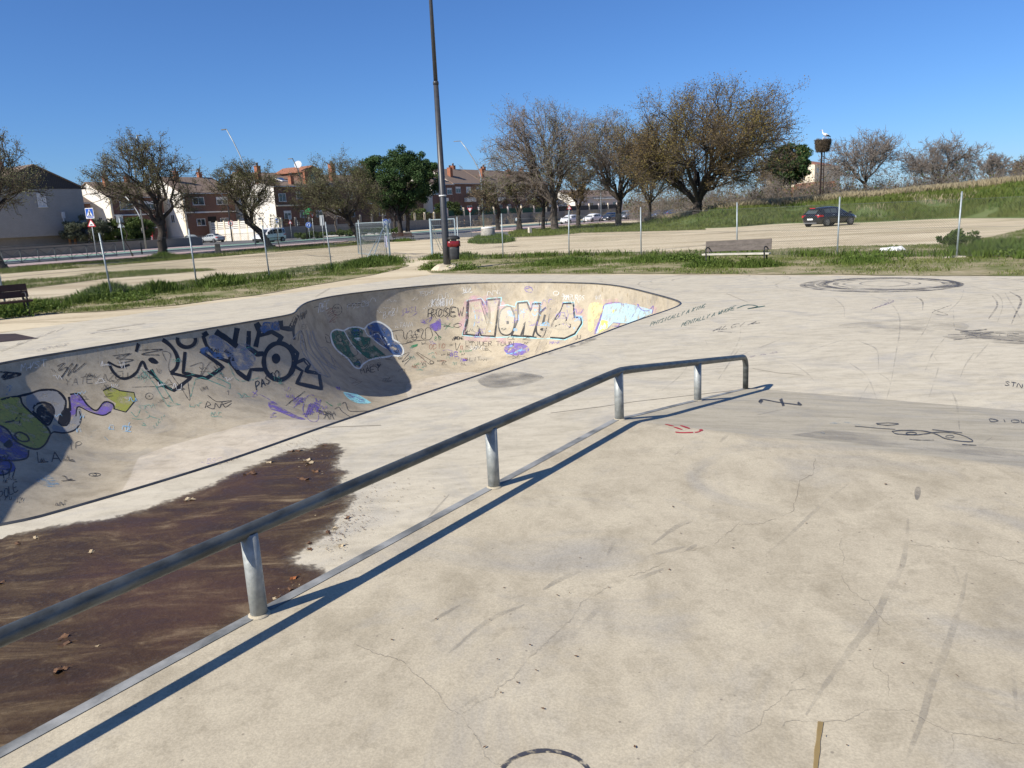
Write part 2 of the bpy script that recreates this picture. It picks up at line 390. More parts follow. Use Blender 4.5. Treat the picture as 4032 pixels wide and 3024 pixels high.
# ------------------------------------------------------------------ ground sheet round the park
hole = [tuple(UV(*p))[:2] for p in ((-13.9, -19.2), (22.6, -18.7), (22.6, 25.9), (-13.9, 25.9))]
SZ = 2600.
out = [(-SZ, -300), (SZ, -300), (SZ, SZ*1.6), (-SZ, SZ*1.6)]
V2, T = cdt_fill(out, [hole], [(x, y) for x in range(-160, 200, 20) for y in range(-20, 300, 20) if not inside(np.array([(x, y)], float), hole)[0]])
def dirt_mat():
    m, t, b = nodes_of('dirt'); p = pos_of(t); ps = pos_of(t, (.35, 1.6, 1), (0, 0, -UANG))
    n1 = noise_n(t, ps, .18, 6, .6, .5); n2 = noise_n(t, ps, .8, 6, .65, .8); n3 = noise_n(t, p, 9, 5, .7); n4 = noise_n(t, p, .05, 3)
    c = ramp(t, n1, [(.30, (.62, .53, .37)), (.48, (.54, .455, .31)), (.66, (.40, .325, .21))])
    c = mixc(t, ramp(t, n2, [(.52, g1(0)), (.66, g1(.8))]), c, (.24, .185, .12))
    c = mixc(t, ramp(t, n3, [(.4, g1(0)), (.7, g1(.3))]), c, (.70, .61, .44))
    c = mixc(t, ramp(t, n4, [(.55, g1(0)), (.7, g1(.5))]), c, (.20, .19, .10))
    L(t, c, b.inputs['Base Color']); b.inputs['Roughness'].default_value = .95; b.inputs['Specular IOR Level'].default_value = .1
    bump(t, b, n2, .5, .06); return m
DIRT = dirt_mat()
ground = link('ground', npmesh('ground', np.column_stack([V2, np.full(len(V2), GZ)]), T, DIRT)); tag(ground, kind='structure')

def sheet(name, uvpoly, z, mat, kind='structure', th=0.0, step=None, wob=0.0, xy=False):
    """flat sheet (or slab of thickness th) on the ground from a polygon in street-grid coordinates"""
    poly = [Vector((p[0], p[1], 0)) if xy else UV(p[0], p[1]) for p in uvpoly]
    if step:
        q = []
        for i, p in enumerate(poly):
            n_ = poly[(i + 1) % len(poly)]; k_ = max(1, int((n_ - p).length/step)); q += [p.lerp(n_, j/k_) for j in range(k_)]
        poly = [p + Vector((noise.noise(p*.5) + .5*noise.noise(p*1.7), noise.noise(p*.5 + Vector((9, 3, 1))) + .5*noise.noise(p*1.7 + Vector((5, 5, 5))), 0))*wob for p in q]
    V2, T = cdt_fill([tuple(p)[:2] for p in poly])
    vs = [(x, y, z) for x, y in V2]; fs = [tuple(int(i) for i in t_) for t_ in T]
    if th:
        n_ = len(vs); k_ = len(poly); vs += [(p.x, p.y, z) for p in poly] + [(p.x, p.y, z - th) for p in poly]
        fs += [(n_ + i, n_ + (i + 1) % k_, n_ + k_ + (i + 1) % k_, n_ + k_ + i) for i in range(k_)]
    o = MB().add(vs, fs).build(name, mat); tag(o, kind=kind); return o
ASPH = M('asphalt', (.155, .155, .155), (.115, .115, .115), 1.5, .9, bmp=.2, bscale=30)
PINK = M('pink_paving', (.46, .35, .33), (.40, .29, .27), 2.5, .85)
GREENL = M('green_cycle_paint', (.22, .36, .27), (.19, .31, .235), 1.2, .75)
PALE = M('pale_kerb', (.55, .54, .50), (.46, .45, .42), 3, .85)
sheet('road', [(-60, -79), (-60, -69.5), (64, -69.5), (66, -66), (67, -47), (84, -46), (86, -69), (260, -69.5), (260, -79)], GZ + .006, ASPH)
sheet('pavement', [(-60, -69.3), (-60, -65.5), (62, -64), (64.5, -66), (63.8, -69.3)], GZ + .10, PINK, th=.12)
sheet('pavement', [(87, -69.3), (87, -58), (104, -64), (260, -66), (260, -69.3)], GZ + .09, PINK, th=.12)
sheet('cycle_lane', [(-60, -85), (-60, -79.2), (260, -79.2), (260, -85)], GZ + .11, GREENL, th=.13)
sheet('pavement', [(-60, -92), (-60, -85.2), (62, -85.2), (62, -92)], GZ + .115, PINK, th=.13)
sheet('side_street', [(62.3, -120), (62.3, -85.2), (92, -85.2), (92, -107), (86, -120)], GZ + .008, ASPH)
sheet('pavement', [(93, -107), (93, -85.2), (100, -85.2), (104, -107)], GZ + .10, PALE, th=.12)
sheet('kerb_line', [(-60, -79.15), (-60, -78.85), (260, -78.85), (260, -79.15)], GZ + .13, PALE, th=.14)
WETM = M('wet_mud', (.13, .105, .08), (.09, .07, .055), 2, .35, spec=.5)
mud = M('dark_mud', (.21, .165, .12), (.15, .115, .085), 1.2, .8, bmp=.5, bscale=3)
for i, (a, c, w_) in enumerate([((1490, 1000), (1700, 998), 5), ((1650, 1003), (1900, 1003), 4), ((950, 1012), (1120, 1007), 4), ((1180, 1003), (1330, 1012), 5), ((1880, 975), (2120, 968), 4), ((2700, 925), (3060, 905), 4), ((2980, 955), (3260, 948), 3), ((600, 1050), (760, 1055), 3)]):
    P = [gp(a[0] + (c[0] - a[0])*t, a[1] + (c[1] - a[1])*t) for t in np.linspace(0, 1, 26)]
    up = []; dn = []
    for j, p in enumerate(P):
        wv = (.12 + .5*abs(noise.noise(p*.9)))*w_*.16*sin(pi*(j + .4)/26.)
        off = noise.noise(p*.35)*.8; n_ = Vector((0, 1, 0))
        up.append(p + n_*(off + wv)); dn.append(p + n_*(off - wv))
    k = len(P); b = MB(); b.add([(q.x, q.y, GZ + .012 + i*.0015) for q in up + dn], [(j, j + 1, k + j + 1, k + j) for j in range(k - 1)])
    o = b.build('mud_track', mud if i % 3 else WETM); tag(o, kind='structure')

# ------------------------------------------------------------------ embankment on the right
EB = [(2480, 893, .25), (2600, 896, .7), (2760, 899, 1.45), (2900, 894, 1.75), (3100, 880, 1.85), (3395, 876, 2.1), (3730, 861, 2.4), (4032, 859, 2.75), (4600, 858, 3.2), (5600, 858, 3.4)]
secs = []
dense = catmull([(a, b_, c) for a, b_, c in EB], 45)
for q in dense:
    base = gp(q.x, q.y); d = Vector((base.x, base.y, 0)).normalized(); d = (d + E1*.6).normalized(); row = []
    for s_, hh in ((-.6, -.05), (0, 0.02), (1.2, .16), (3, .42), (5, .66), (7.5, .86), (10, .97), (13, 1.0), (20, 1.02), (40, 1.0), (90, .9)):
        p = base + d*s_; z = GZ + hh*q.z if s_ >= 0 else GZ - .05
        z += (noise.noise(Vector((p.x, p.y, 0))*.25)*.22 + noise.noise(Vector((p.x, p.y, 4))*.9)*.08)*min(1, max(0, s_)/3)
        row.append((p.x, p.y, z))
    secs.append(row)
A = np.array(secs); nr, nc = A.shape[:2]
F = [(i*nc + j, (i + 1)*nc + j, (i + 1)*nc + j + 1, i*nc + j + 1) for i in range(nr - 1) for j in range(nc - 1)]
def bank_mat():
    m, t, b = nodes_of('bank_soil'); p = pos_of(t); n1 = noise_n(t, p, .35, 5); n2 = noise_n(t, p, 3, 5, .7)
    c = ramp(t, n1, [(.3, (.085, .13, .03)), (.6, (.12, .15, .045)), (.8, (.20, .18, .09))]); c = mixc(t, ramp(t, n2, [(.45, g1(0)), (.7, g1(.6))]), c, (.05, .08, .02))
    L(t, c, b.inputs['Base Color']); b.inputs['Roughness'].default_value = .95; bump(t, b, n2, .8, .15); return m
bank = link('embankment', npmesh('embankment', A.reshape(-1, 3), F, bank_mat(), smooth=True)); tag(bank, kind='structure')
BANK = A
BV_PARK = None
def park_bvh():
    vs = []; fs = []
    for o in (bowl, deck, plat):
        base = len(vs); vs += [v.co.copy() for v in o.data.vertices]; fs += [tuple(base + i for i in p.vertices) for p in o.data.polygons]
    return BVHTree.FromPolygons(vs, fs)
BV_PARK = park_bvh()
# ------------------------------------------------------------------ paint, rubber and stains laid on the concrete (each a thin real coat on the surface)
def Z(tag_):
    o, sc = {'A': ((0, 1050), .63291), 'B': ((1000, 1000), .42194), 'C': ((1700, 1050), .49729), 'D': ((2500, 1000), .69259),
             'E': ((0, 1650), .82827), 'F': ((1400, 1800), .73762), 'G': ((2700, 1800), .73795), 'N': ((0, 0), 1.0), 'R': ((2400, 1380), .31646)}[tag_]
    return lambda p: (o[0] + p[0]*sc, o[1] + p[1]*sc)
def cast(px, py, lift, inbowl=False):
    d = ray(px, py).normalized(); h, n, i, dist = BV_PARK.ray_cast(Vector((0, 0, CAMZ)), d)
    if h is None or (inbowl and h.z > -.03): return None
    if n.dot(d) > 0: n = -n
    return h + n*lift
LIFT = [0.0022]
class Coat:
    """ribbons and filled shapes painted on the concrete; all of one colour in one mesh"""
    def __init__(s, z, deck=False): s.inbowl = z in 'ABC' and not deck; s.z = Z(z); s.mb = MB(); s.lift = LIFT[0] if z in 'ABC' else .0022 + (LIFT[0]*3 % .0012); LIFT[0] += .00011
    def line(s, pts, wd, closed=False, smooth=True, taper=False, step=7.0):
        P = [Vector((*s.z(p), 0)) for p in pts]; sc = s.z((1, 0))[0] - s.z((0, 0))[0]; wd = wd*sc
        if smooth and len(P) > 2: P = catmull(P, step, closed)
        else:
            q = []
            for a, c in zip(P[:-1], P[1:]) if not closed else zip(P, P[1:] + P[:1]):
                k = max(1, int((c - a).length/step)); q += [a.lerp(c, j/k) for j in range(k)]
            P = q + ([] if closed else [P[-1]])
        if closed: P.append(P[0])
        k = len(P); vs = []; fs = []
        for i, p in enumerate(P):
            t = P[min(i + 1, k - 1)] - P[max(i - 1, 0)]
            if closed and i in (0, k - 1): t = P[1] - P[-2]
            if t.length < 1e-6: t = Vector((1, 0, 0))
            n = Vector((-t.y, t.x, 0)).normalized(); ww = wd*.5*(.85 + .3*noise.noise(p*.03))
            if taper: ww *= .25 + .75*sin(pi*min(1, max(0, (i + .5)/k)))
            a = cast(p.x + n.x*ww, p.y + n.y*ww, s.lift, s.inbowl); c = cast(p.x - n.x*ww, p.y - n.y*ww, s.lift, s.inbowl)
            vs.append((a, c))
        for i in range(k - 1):
            q = (vs[i][0], vs[i + 1][0], vs[i + 1][1], vs[i][1])
            if any(x is None for x in q): continue
            if max((q[0] - q[1]).length, (q[3] - q[2]).length, (q[0] - q[3]).length) > 1.6: continue
            s.mb.add(q, [(0, 1, 2, 3)])
        return s
    def fill(s, pts, smooth=True, step=14.0):
        P = [Vector((*s.z(p), 0)) for p in pts]
        if smooth: P = catmull(P, 9, True)
        A = np.array([(p.x, p.y) for p in P]); x0, y0 = A.min(0); x1, y1 = A.max(0)
        gx, gy = np.meshgrid(np.arange(x0, x1, step), np.arange(y0, y1, step)); q = np.stack([gx.ravel(), gy.ravel()], 1)
        q = q[inside(q, A)] if len(q) else q
        try: V2, T = cdt_fill(A, (), q)
        except Exception: return s
        vv = [cast(x, y, s.lift, s.inbowl) for x, y in V2]
        for t in T:
            q3 = [vv[int(i)] for i in t]
            if any(x is None for x in q3): continue
            if max((q3[0] - q3[1]).length, (q3[1] - q3[2]).length, (q3[2] - q3[0]).length) > 1.6: continue
            s.mb.add(q3, [(0, 1, 2)])
        return s
    def ell(s, c, rx, ry, wd=None, rot=0.0, a0=0, a1=2*pi):
        full = abs(a1 - a0 - 2*pi) < .01; n = 20
        pts = []
        for i in range(n + (0 if full else 1)):
            a = a0 + (a1 - a0)*i/n; x, y = rx*cos(a), ry*sin(a)
            pts.append((c[0] + x*cos(rot) - y*sin(rot), c[1] + x*sin(rot) + y*cos(rot)))
        return s.line(pts, wd, closed=full) if wd else s.fill(pts)
    def text(s, txt, o, xv, yv, wd, jit=.26):
        """stroke-letter writing; o origin (baseline left), xv advance per letter, yv cap height vector"""
        rr = random.Random(hash(txt) % 1000 if False else sum(map(ord, txt))); x = 0.0
        for ch in txt:
            for stroke in GLYPH.get(ch.upper(), ()):
                pts = [(o[0] + xv[0]*(x + .78*(a/4 + rr.uniform(-jit, jit)*.25)) + yv[0]*(b_/6 + rr.uniform(-jit, jit)*.2),
                        o[1] + xv[1]*(x + .78*(a/4)) + yv[1]*(b_/6 + rr.uniform(-jit, jit)*.2)) for a, b_ in stroke]
                s.line(pts, wd, smooth=len(pts) > 3, step=6)
            x += 1.0 if ch != ' ' else .7
        return s
    def done(s, name, mat, parent, label=None):
        if not s.mb.f: return None
        o = s.mb.build(name, mat, parent)
        if label: o['label'] = label
        return o
GLYPH = {'A': [[(0, 0), (2, 6), (4, 0)], [(.8, 2.2), (3.2, 2.2)]], 'B': [[(0, 0), (0, 6), (2.6, 5.8), (3.2, 4.6), (2, 3.2), (0, 3)], [(2, 3.2), (3.8, 2), (2.8, .2), (0, 0)]],
 'C': [[(4, 5.2), (2.4, 6), (.4, 4.6), (.2, 1.8), (1.8, 0), (4, .8)]], 'D': [[(0, 0), (0, 6), (2.6, 5.4), (4, 3), (2.6, .6), (0, 0)]], 'E': [[(4, 6), (0, 6), (0, 0), (4, 0)], [(0, 3), (3, 3)]],
 'F': [[(4, 6), (0, 6), (0, 0)], [(0, 3), (3, 3)]], 'G': [[(4, 5), (2, 6), (0, 4), (.4, 1), (2.4, 0), (4, 1.6), (2.4, 2.6)]], 'H': [[(0, 0), (0, 6)], [(4, 0), (4, 6)], [(0, 3), (4, 3)]],
 'I': [[(2, 0), (2, 6)]], 'J': [[(3.4, 6), (3.4, 1.2), (1.8, 0), (.2, 1.4)]], 'K': [[(0, 0), (0, 6)], [(4, 6), (.2, 2.8), (4, 0)]], 'L': [[(0, 6), (0, 0), (4, 0)]],
 'M': [[(0, 0), (.6, 6), (2, 2.4), (3.4, 6), (4, 0)]], 'N': [[(0, 0), (.2, 6), (3.8, 0), (4, 6)]], 'O': [[(2, 6), (.2, 4.4), (.3, 1.4), (2, 0), (3.8, 1.6), (3.7, 4.6), (2, 6)]],
 'P': [[(0, 0), (0, 6), (3, 5.8), (3.8, 4.4), (2.6, 3), (0, 2.8)]], 'Q': [[(2, 6), (.2, 4), (.6, 1), (2, 0), (3.8, 2), (3.4, 5), (2, 6)], [(2.4, 1.6), (4, -.6)]],
 'R': [[(0, 0), (0, 6), (3, 5.8), (3.6, 4.4), (2.4, 3), (0, 2.8)], [(1.6, 2.8), (4, 0)]], 'S': [[(3.8, 5.2), (2, 6), (.3, 4.8), (2, 3.2), (3.8, 1.6), (2, 0), (.2, .8)]],
 'T': [[(0, 6), (4, 6)], [(2, 6), (2, 0)]], 'U': [[(0, 6), (.2, 1.2), (2, 0), (3.8, 1.2), (4, 6)]], 'V': [[(0, 6), (2, 0), (4, 6)]], 'W': [[(0, 6), (1, 0), (2, 3.6), (3, 0), (4, 6)]],
 'X': [[(0, 0), (4, 6)], [(0, 6), (4, 0)]], 'Y': [[(0, 6), (2, 3), (4, 6)], [(2, 3), (2, 0)]], 'Z': [[(0, 6), (4, 6), (0, 0), (4, 0)]],
 '1': [[(1, 4.6), (2.2, 6), (2.2, 0)]], '7': [[(0, 6), (4, 6), (1.6, 0)]], '/': [[(0, 0), (4, 6)]], '#': [[(1, 0), (1.6, 6)], [(2.8, 0), (3.4, 6)], [(0, 2), (4, 2)], [(0, 4), (4, 4)]],
 '!': [[(2, 6), (2, 2)], [(2, .6), (2, 0)]], '.': [[(1.6, 0), (2, .6)]], '8': [[(2, 3.2), (.4, 4.6), (2, 6), (3.6, 4.6), (2, 3.2), (.2, 1.4), (2, 0), (3.8, 1.4), (2, 3.2)]], '6': [[(3.4, 6), (.6, 3.4), (.4, 1), (2, 0), (3.6, 1.4), (2, 2.8), (.6, 2)]]}
KBLK = paint('graffiti_black', (.018, .018, .02), .45, .22, .34, 6)
KTHIN = paint('graffiti_black_marker', (.03, .03, .035), .5, .3, .5, 14, .85)
KGRY = paint('graffiti_grey', (.30, .30, .30), .5, .3, .45, 5, .8)
KWHT = paint('graffiti_white', (.78, .78, .75), .5, .34, .5, 8, .8)
KBLU = paint('graffiti_blue', (.06, .12, .28), .5, .34, .56, 5, .9)
KNAV = paint('graffiti_royal', (.085, .09, .28), .5, .34, .56, 5, .9)
KYEL = paint('graffiti_lime', (.37, .38, .08), .5, .33, .54, 5, .92)
KPUR = paint('graffiti_purple', (.19, .13, .44), .5, .36, .58, 7, .88)
KGRN = paint('graffiti_green', (.05, .17, .11), .5, .36, .58, 5, .9)
KTEA = paint('graffiti_teal', (.10, .33, .27), .5, .38, .55, 9, .7)
KCYA = paint('graffiti_cyan', (.33, .72, .78), .5, .3, .5, 8, .85)
KSKY = paint('graffiti_skyblue', (.25, .52, .78), .5, .32, .52, 7, .85)
KPNK = paint('graffiti_pink', (.76, .44, .54), .5, .40, .70, 3, .55)
KCRM = paint('graffiti_cream', (.54, .48, .36), .5, .25, .45, 5, .62)
KYLW = paint('graffiti_yellow', (.80, .70, .16), .5, .3, .5, 4, .9)
KRED = paint('graffiti_red', (.42, .025, .03), .5, .28, .42, 9)
KRST = paint('graffiti_rust', (.32, .08, .05), .5, .36, .55, 12, .75)
G = 'graffiti'
# --- left wall: lime and purple piece
Coat('A').fill([(-60,840),(110,808),(150,868),(300,1010),(302,1070),(262,1120),(205,1132),(100,1085),(40,1010),(-60,960)]).fill([(640,772),(690,750),(740,772),(832,783),(842,832),(782,902),(710,884),(722,850),(660,812)], False).done(G, KYEL, bowl)
Coat('A').fill([(-60,990),(60,1022),(130,1112),(178,1142),(160,1190),(60,1205),(-60,1190)]).fill([(-60,1190),(60,1205),(90,1270),(-60,1300)]).done(G, KNAV, bowl)
Coat('A').fill([(440,800),(490,800),(540,862),(600,892),(650,842),(702,852),(690,902),(630,926),(570,902),(510,880),(480,872),(472,932),(440,932)]).done(G, KPUR, bowl)
Coat('A').fill([(170,800),(260,772),(350,776),(402,830),(395,900),(370,950),(340,960),(330,880),(300,840),(230,850),(205,900),(170,870)]).fill([(330,985),(400,1000),(440,960),(495,880),(505,960),(470,1010),(400,1030),(330,1020)]).done(G, KGRY, bowl)
Coat('A').line([(-60,845),(110,808),(150,868),(300,1010),(300,1072),(262,1122),(205,1134),(100,1087),(40,1010),(-60,960)], 13).line([(110,808),(185,790),(260,768),(350,773),(405,830),(398,905),(372,955),(385,985),(425,975),(435,880),(428,810)], 17).line([(205,905),(215,865),(265,845),(320,865),(335,915),(300,985),(245,935),(205,905)], 15).line([(435,795),(490,793),(545,862),(600,894),(650,842),(702,855),(710,884)], 11).line([(472,932),(485,872),(560,905),(640,925),(690,902)], 9).line([(640,772),(690,748),(745,772),(832,783),(842,832),(782,905),(705,884)], 8, smooth=False).line([(300,1072),(330,1030),(400,1035),(470,1012),(502,950),(490,885)], 10).line([(-60,1190),(60,1208),(165,1192),(178,1142)], 11).line([(-60,1300),(40,1290),(70,1240),(50,1200)], 12).line([(90,1045),(120,1030),(165,1050),(180,1080),(150,1090),(110,1075),(90,1045)], 12).line([(30,970),(90,955),(130,905),(120,975)], 10).done(G, KBLK, bowl)
Coat('A').fill([(380,905),(425,880),(430,945),(400,985),(360,975)]).fill([(20,1110),(60,1075),(80,1110),(60,1130)]).done(G, KBLK, bowl)
Coat('A').fill([(300,845),(330,870),(335,905),(300,975),(250,935),(225,905),(240,870)]).done(G, KTHIN, bowl)
# --- left wall: big black letters
Coat('A').line([(845,530),(870,470),(930,448),(1010,455),(1075,510),(1105,575),(1095,630),(1060,662)], 26).line([(1060,662),(1188,690),(1082,772),(1010,738),(958,680),(940,640)], 23, smooth=False).line([(672,592),(700,650),(745,692),(800,692),(850,655),(885,590),(912,640),(958,680)], 19).line([(672,592),(740,625),(805,610)], 14).fill([(920,575),(950,565),(985,595),(975,605),(940,600)]).ell((1160, 455), 56, 46, 28, 0, -.25, pi + .3).line([(1150,530),(1138,660),(1288,695),(1388,625),(1300,562),(1245,525)], 23, smooth=False).line([(1380,630),(1285,690)], 22).done(G, KBLK, bowl, 'large black outlined lettering sprayed on the left wall of the bowl')
Coat('A').line([(1262,430),(1322,392),(1400,440),(1475,497)], 40, smooth=False).line([(1262,430),(1290,500),(1345,555),(1425,590),(1440,560),(1400,520)], 27).line([(1455,495),(1478,370),(1495,350),(1590,342)], 40, smooth=False).line([(1590,342),(1612,405),(1590,500)], 35, smooth=False).line([(1548,400),(1545,500),(1600,545),(1640,540)], 32, smooth=False).line([(1420,575),(1478,655),(1540,702),(1560,640),(1640,640)], 30, smooth=False).line([(1478,655),(1450,600),(1430,560)], 30).line([(1598,370),(1650,335),(1742,325),(1752,382),(1808,388),(1850,300)], 38, smooth=False).line([(1612,430),(1690,405),(1752,440),(1730,470)], 32, smooth=False).ell((1735, 590), 94, 114, 34).ell((1717, 572), 27, 32).line([(1800,488),(1852,540),(1838,600),(1890,578),(1925,612),(1902,650),(1985,665),(2000,760),(1845,725),(1882,650),(1835,622),(1838,600)], 26, smooth=False).line([(1850,300),(1825,380),(1832,455)], 20).done(G, KBLK, bowl)
Coat('A').fill([(1300,440),(1350,430),(1445,510),(1425,555),(1310,500)]).fill([(1430,500),(1540,480),(1590,560),(1560,630),(1470,640),(1430,580)]).done(G, paint('graffiti_slate', (.16, .20, .30), .5, .34, .55, 5, .7), bowl)
Coat('A').fill([(1243,515),(1290,498),(1330,530),(1422,545),(1402,577),(1300,562),(1250,538)]).fill([(1640,345),(1735,335),(1740,400),(1690,395),(1640,420),(1612,390)], False).done(G, KBLU, bowl)
Coat('A').text('IML', (1262, 545), (48, 4), (0, -42), 6).text('PASTO', (1595, 770), (30, -17), (-8, -50), 7, .25).done(G, KBLK, bowl)
Coat('A').line([(1820,450),(1870,400),(1870,500)], 10).line([(1875,395),(1900,520),(1960,640),(2040,690)], 9).line([(1905,395),(1940,520),(2010,600),(2090,640)], 9).line([(1940,400),(1980,510),(2050,600),(2100,630)], 7).line([(1870,500),(1900,560),(1985,660)], 8).done(G, KGRY, bowl)
# --- left wall: tags
Coat('A').text('MIST', (130, 650), (42, -8), (0, -42), 4).text('REC', (1980, 290), (22, -10), (10, -60), 5).done(G, KWHT, bowl)
Coat('A').line([(0,655),(60,660),(130,670),(20,700),(50,660),(10,690),(110,665)], 14).line([(355,620),(400,600),(360,650),(420,625),(380,690),(450,600),(420,680),(480,605),(455,660),(530,600)], 6).text('YATEKAZE', (400, 745), (46, -6), (6, -46), 3, .3).text('NICOL', (720, 700), (52, -2), (0, -38), 3, .3).line([(700,555),(820,540),(720,570),(830,580),(730,600),(800,545)], 5).line([(860,520),(1010,515),(880,545),(990,550)], 6).line([(1275,880),(1290,840),(1310,860),(1285,870),(1330,885),(1340,850),(1365,880),(1380,845),(1400,875),(1440,850)], 6).line([(1290,800),(1350,840),(1440,835),(1380,860)], 5).ell((928, 806), 24, 20, 4).ell((928, 806), 4, 4).text('LA', (240, 1215), (80, 0), (-10, -60), 7, .2).text('17/20', (10, 1320), (34, -4), (-8, -52), 8).text('POLE', (0, 1460), (30, -18), (-8, -56), 7).ell((588, 1295), 36, 10, 5).ell((588, 1295), 12, 6, 4).line([(820,750),(1010,745)], 3).text('IP', (420, 1140), (50, -6), (0, -40), 4).text('TORA', (1975, 920), (30, 2), (0, -26), 4).text('10', (1405, 800), (36, 2), (0, -30), 3).line([(1040,600),(1010,530),(1060,545),(1050,640),(1130,760),(1180,830),(1165,700)], 4).line([(1180,620),(1260,600),(1250,680),(1320,590),(1390,690),(1330,620)], 4).text('JESUS', (1770, 870), (22, -16), (26, -22), 4).done(G, KTHIN, bowl)
Coat('A').line([(880,640),(960,730),(1040,865),(1085,858),(1000,720),(940,640)], 7, smooth=False).line([(900,650),(1010,720),(1070,770)], 5).line([(1185,810),(1215,700),(1260,690),(1430,760),(1430,730),(1290,660)], 7, smooth=False).line([(815,905),(850,935),(880,885),(930,930),(880,950),(820,945)], 5).line([(885,885),(860,870),(900,865),(915,880)], 5).line([(930,930),(990,950)], 4).line([(885,970),(910,990),(880,985)], 5).text('LUCIA', (960, 1010), (14, -16), (-4, -22), 3).line([(1420,600),(1470,700),(1540,710),(1610,690)], 5).line([(1500,520),(1560,500),(1590,540),(1540,560)], 5).done(G, KTEA, bowl)
Coat('A').line([(640,1050),(700,1110)], 5).line([(560,1030),(640,1000)], 5).ell((690, 1010), 8, 6).ell((570, 1060), 9, 6).fill([(225,1330),(300,1300),(370,1350),(300,1372)]).line([(20,760),(70,745),(40,800)], 14).done(G, paint('graffiti_faded_blue', (.16, .34, .52), .5, .46, .62, 12, .55), bowl)
Coat('A').fill([(1668,845),(1700,838),(1750,875),(1830,920),(1900,950),(1830,945),(1740,905),(1680,885)]).text('MARIO', (1895, 935), (16, -6), (28, -80), 7).ell((1930, 840), 36, 42, 7, .4, pi*.9, 2.2*pi).line([(1890,850),(1885,900),(1930,960),(1980,950),(1966,850)], 6).text('JAN', (1820, 880), (20, -12), (20, -36), 5).line([(1570,780),(1600,800),(1570,810),(1600,770)], 5).line([(1680,830),(1610,790)], 6).done(G, KPUR, bowl)
Coat('A').line([(1240,1215),(1300,1225),(1380,1200)], 6).text('ROC', (1290, 1215), (30, -4), (4, -16), 4).done(G, paint('graffiti_lilac', (.33, .27, .55), .5, .45, .6, 12, .6), bowl)
# --- corner and shaded wall
Coat('B').fill([(722,742),(765,712),(832,722),(872,782),(902,902),(952,962),(1002,1032),(990,1060),(942,1050),(882,972),(792,902),(742,832)]).fill([(878,700),(960,688),(1022,702),(1012,772),(1082,782),(1122,852),(1202,922),(1232,952),(1160,962),(1082,982),(1002,932),(932,862),(882,792)]).done(G, KGRN, bowl)
Coat('B').fill([(1058,672),(1130,640),(1202,660),(1272,722),(1290,800),(1342,832),(1382,892),(1370,942),(1300,942),(1240,882),(1162,832),(1092,772)]).fill([(930,1015),(985,1005),(1000,1040),(985,1058),(945,1050)]).fill([(900,720),(980,700),(1000,750),(930,770)]).done(G, KBLU, bowl)
Coat('B').line([(718,742),(765,706),(836,716),(878,694),(960,682),(1030,700),(1055,668),(1130,632),(1206,652),(1280,716),(1300,796),(1352,828),(1394,894),(1376,950),(1300,950),(1232,962),(1160,970),(1080,990),(1010,1035),(990,1068),(938,1056),(872,975),(782,905),(734,836)], 17, closed=True).line([(1080,770),(1160,740),(1185,780),(1240,850),(1262,840),(1190,745)], 14).line([(840,720),(880,790),(930,862),(1000,932)], 10).line([(1030,700),(1060,760),(1092,775),(1160,835),(1235,885)], 10).fill([(935,785),(985,780),(1010,800),(950,815)]).done(G, paint('graffiti_pale', (.72, .74, .70), .5, .24, .42, 10, .95), bowl)
Coat('B').line([(770,760),(800,750),(830,790),(810,820),(775,800),(770,760)], 7).line([(905,740),(990,730),(960,770),(1000,800),(1060,830),(1020,870),(950,830)], 8).line([(1120,690),(1190,700),(1230,770),(1200,780),(1160,735),(1110,735)], 8).line([(1250,870),(1310,850),(1340,890),(1300,915)], 7).ell((860, 830), 28, 34, 5).line([(890,870),(930,850),(970,930),(920,960)], 5).line([(1010,810),(1080,790),(1070,850),(1030,890)], 6).ell((1060, 970), 26, 22, 4).text('MAEY', (1000, 1120), (48, -8), (-12, -46), 7).text('IGAMBL', (1050, 1070), (26, -6), (0, -28), 4).line([(665,750),(700,770),(715,830),(680,820),(665,770)], 6).line([(410,810),(425,720),(455,740),(490,900)], 5).text('HAP', (425, 620), (22, -10), (12, -70), 6).text('ES', (445, 700), (26, -4), (4, -40), 4).ell((776, 520), 44, 52, 5).text('XX', (748, 512), (26, 0), (0, -16), 4).line([(750,545),(805,540)], 4).line([(560,500),(600,488),(608,510)], 5).line([(865,470),(1012,460)], 7).line([(870,486),(985,480)], 6).line([(890,1150),(960,1180),(910,1210),(1010,1190),(940,1230)], 3).done(G, KTHIN, bowl)
Coat('B').line([(450,760),(470,870),(590,1010),(690,1150),(715,1145),(600,980),(520,860),(500,740)], 9, smooth=True).line([(520,720),(560,850),(680,1010),(770,1085)], 9).line([(545,715),(600,850),(700,930),(810,1060)], 8).line([(620,880),(680,880),(760,1060)], 8).line([(590,1000),(640,960),(720,1100)], 7).done(G, KGRY, bowl)
Coat('B').line([(670,530),(730,505),(680,560),(760,525),(690,590),(770,560),(700,640),(780,590)], 5).line([(735,640),(765,632)], 5).done(G, KRST, bowl)
Coat('B').text('TECHO', (1540, 395), (27, -4), (4, -40), 4).text('KOARIO', (1655, 492), (34, -2), (6, -66), 5).text('BAZI', (1205, 605), (38, -14), (4, -60), 5).text('KTAWA', (1320, 690), (34, -2), (4, -46), 4).text('FOSCB', (870, 520), (42, -8), (6, -48), 4).done(G, KWHT, bowl)
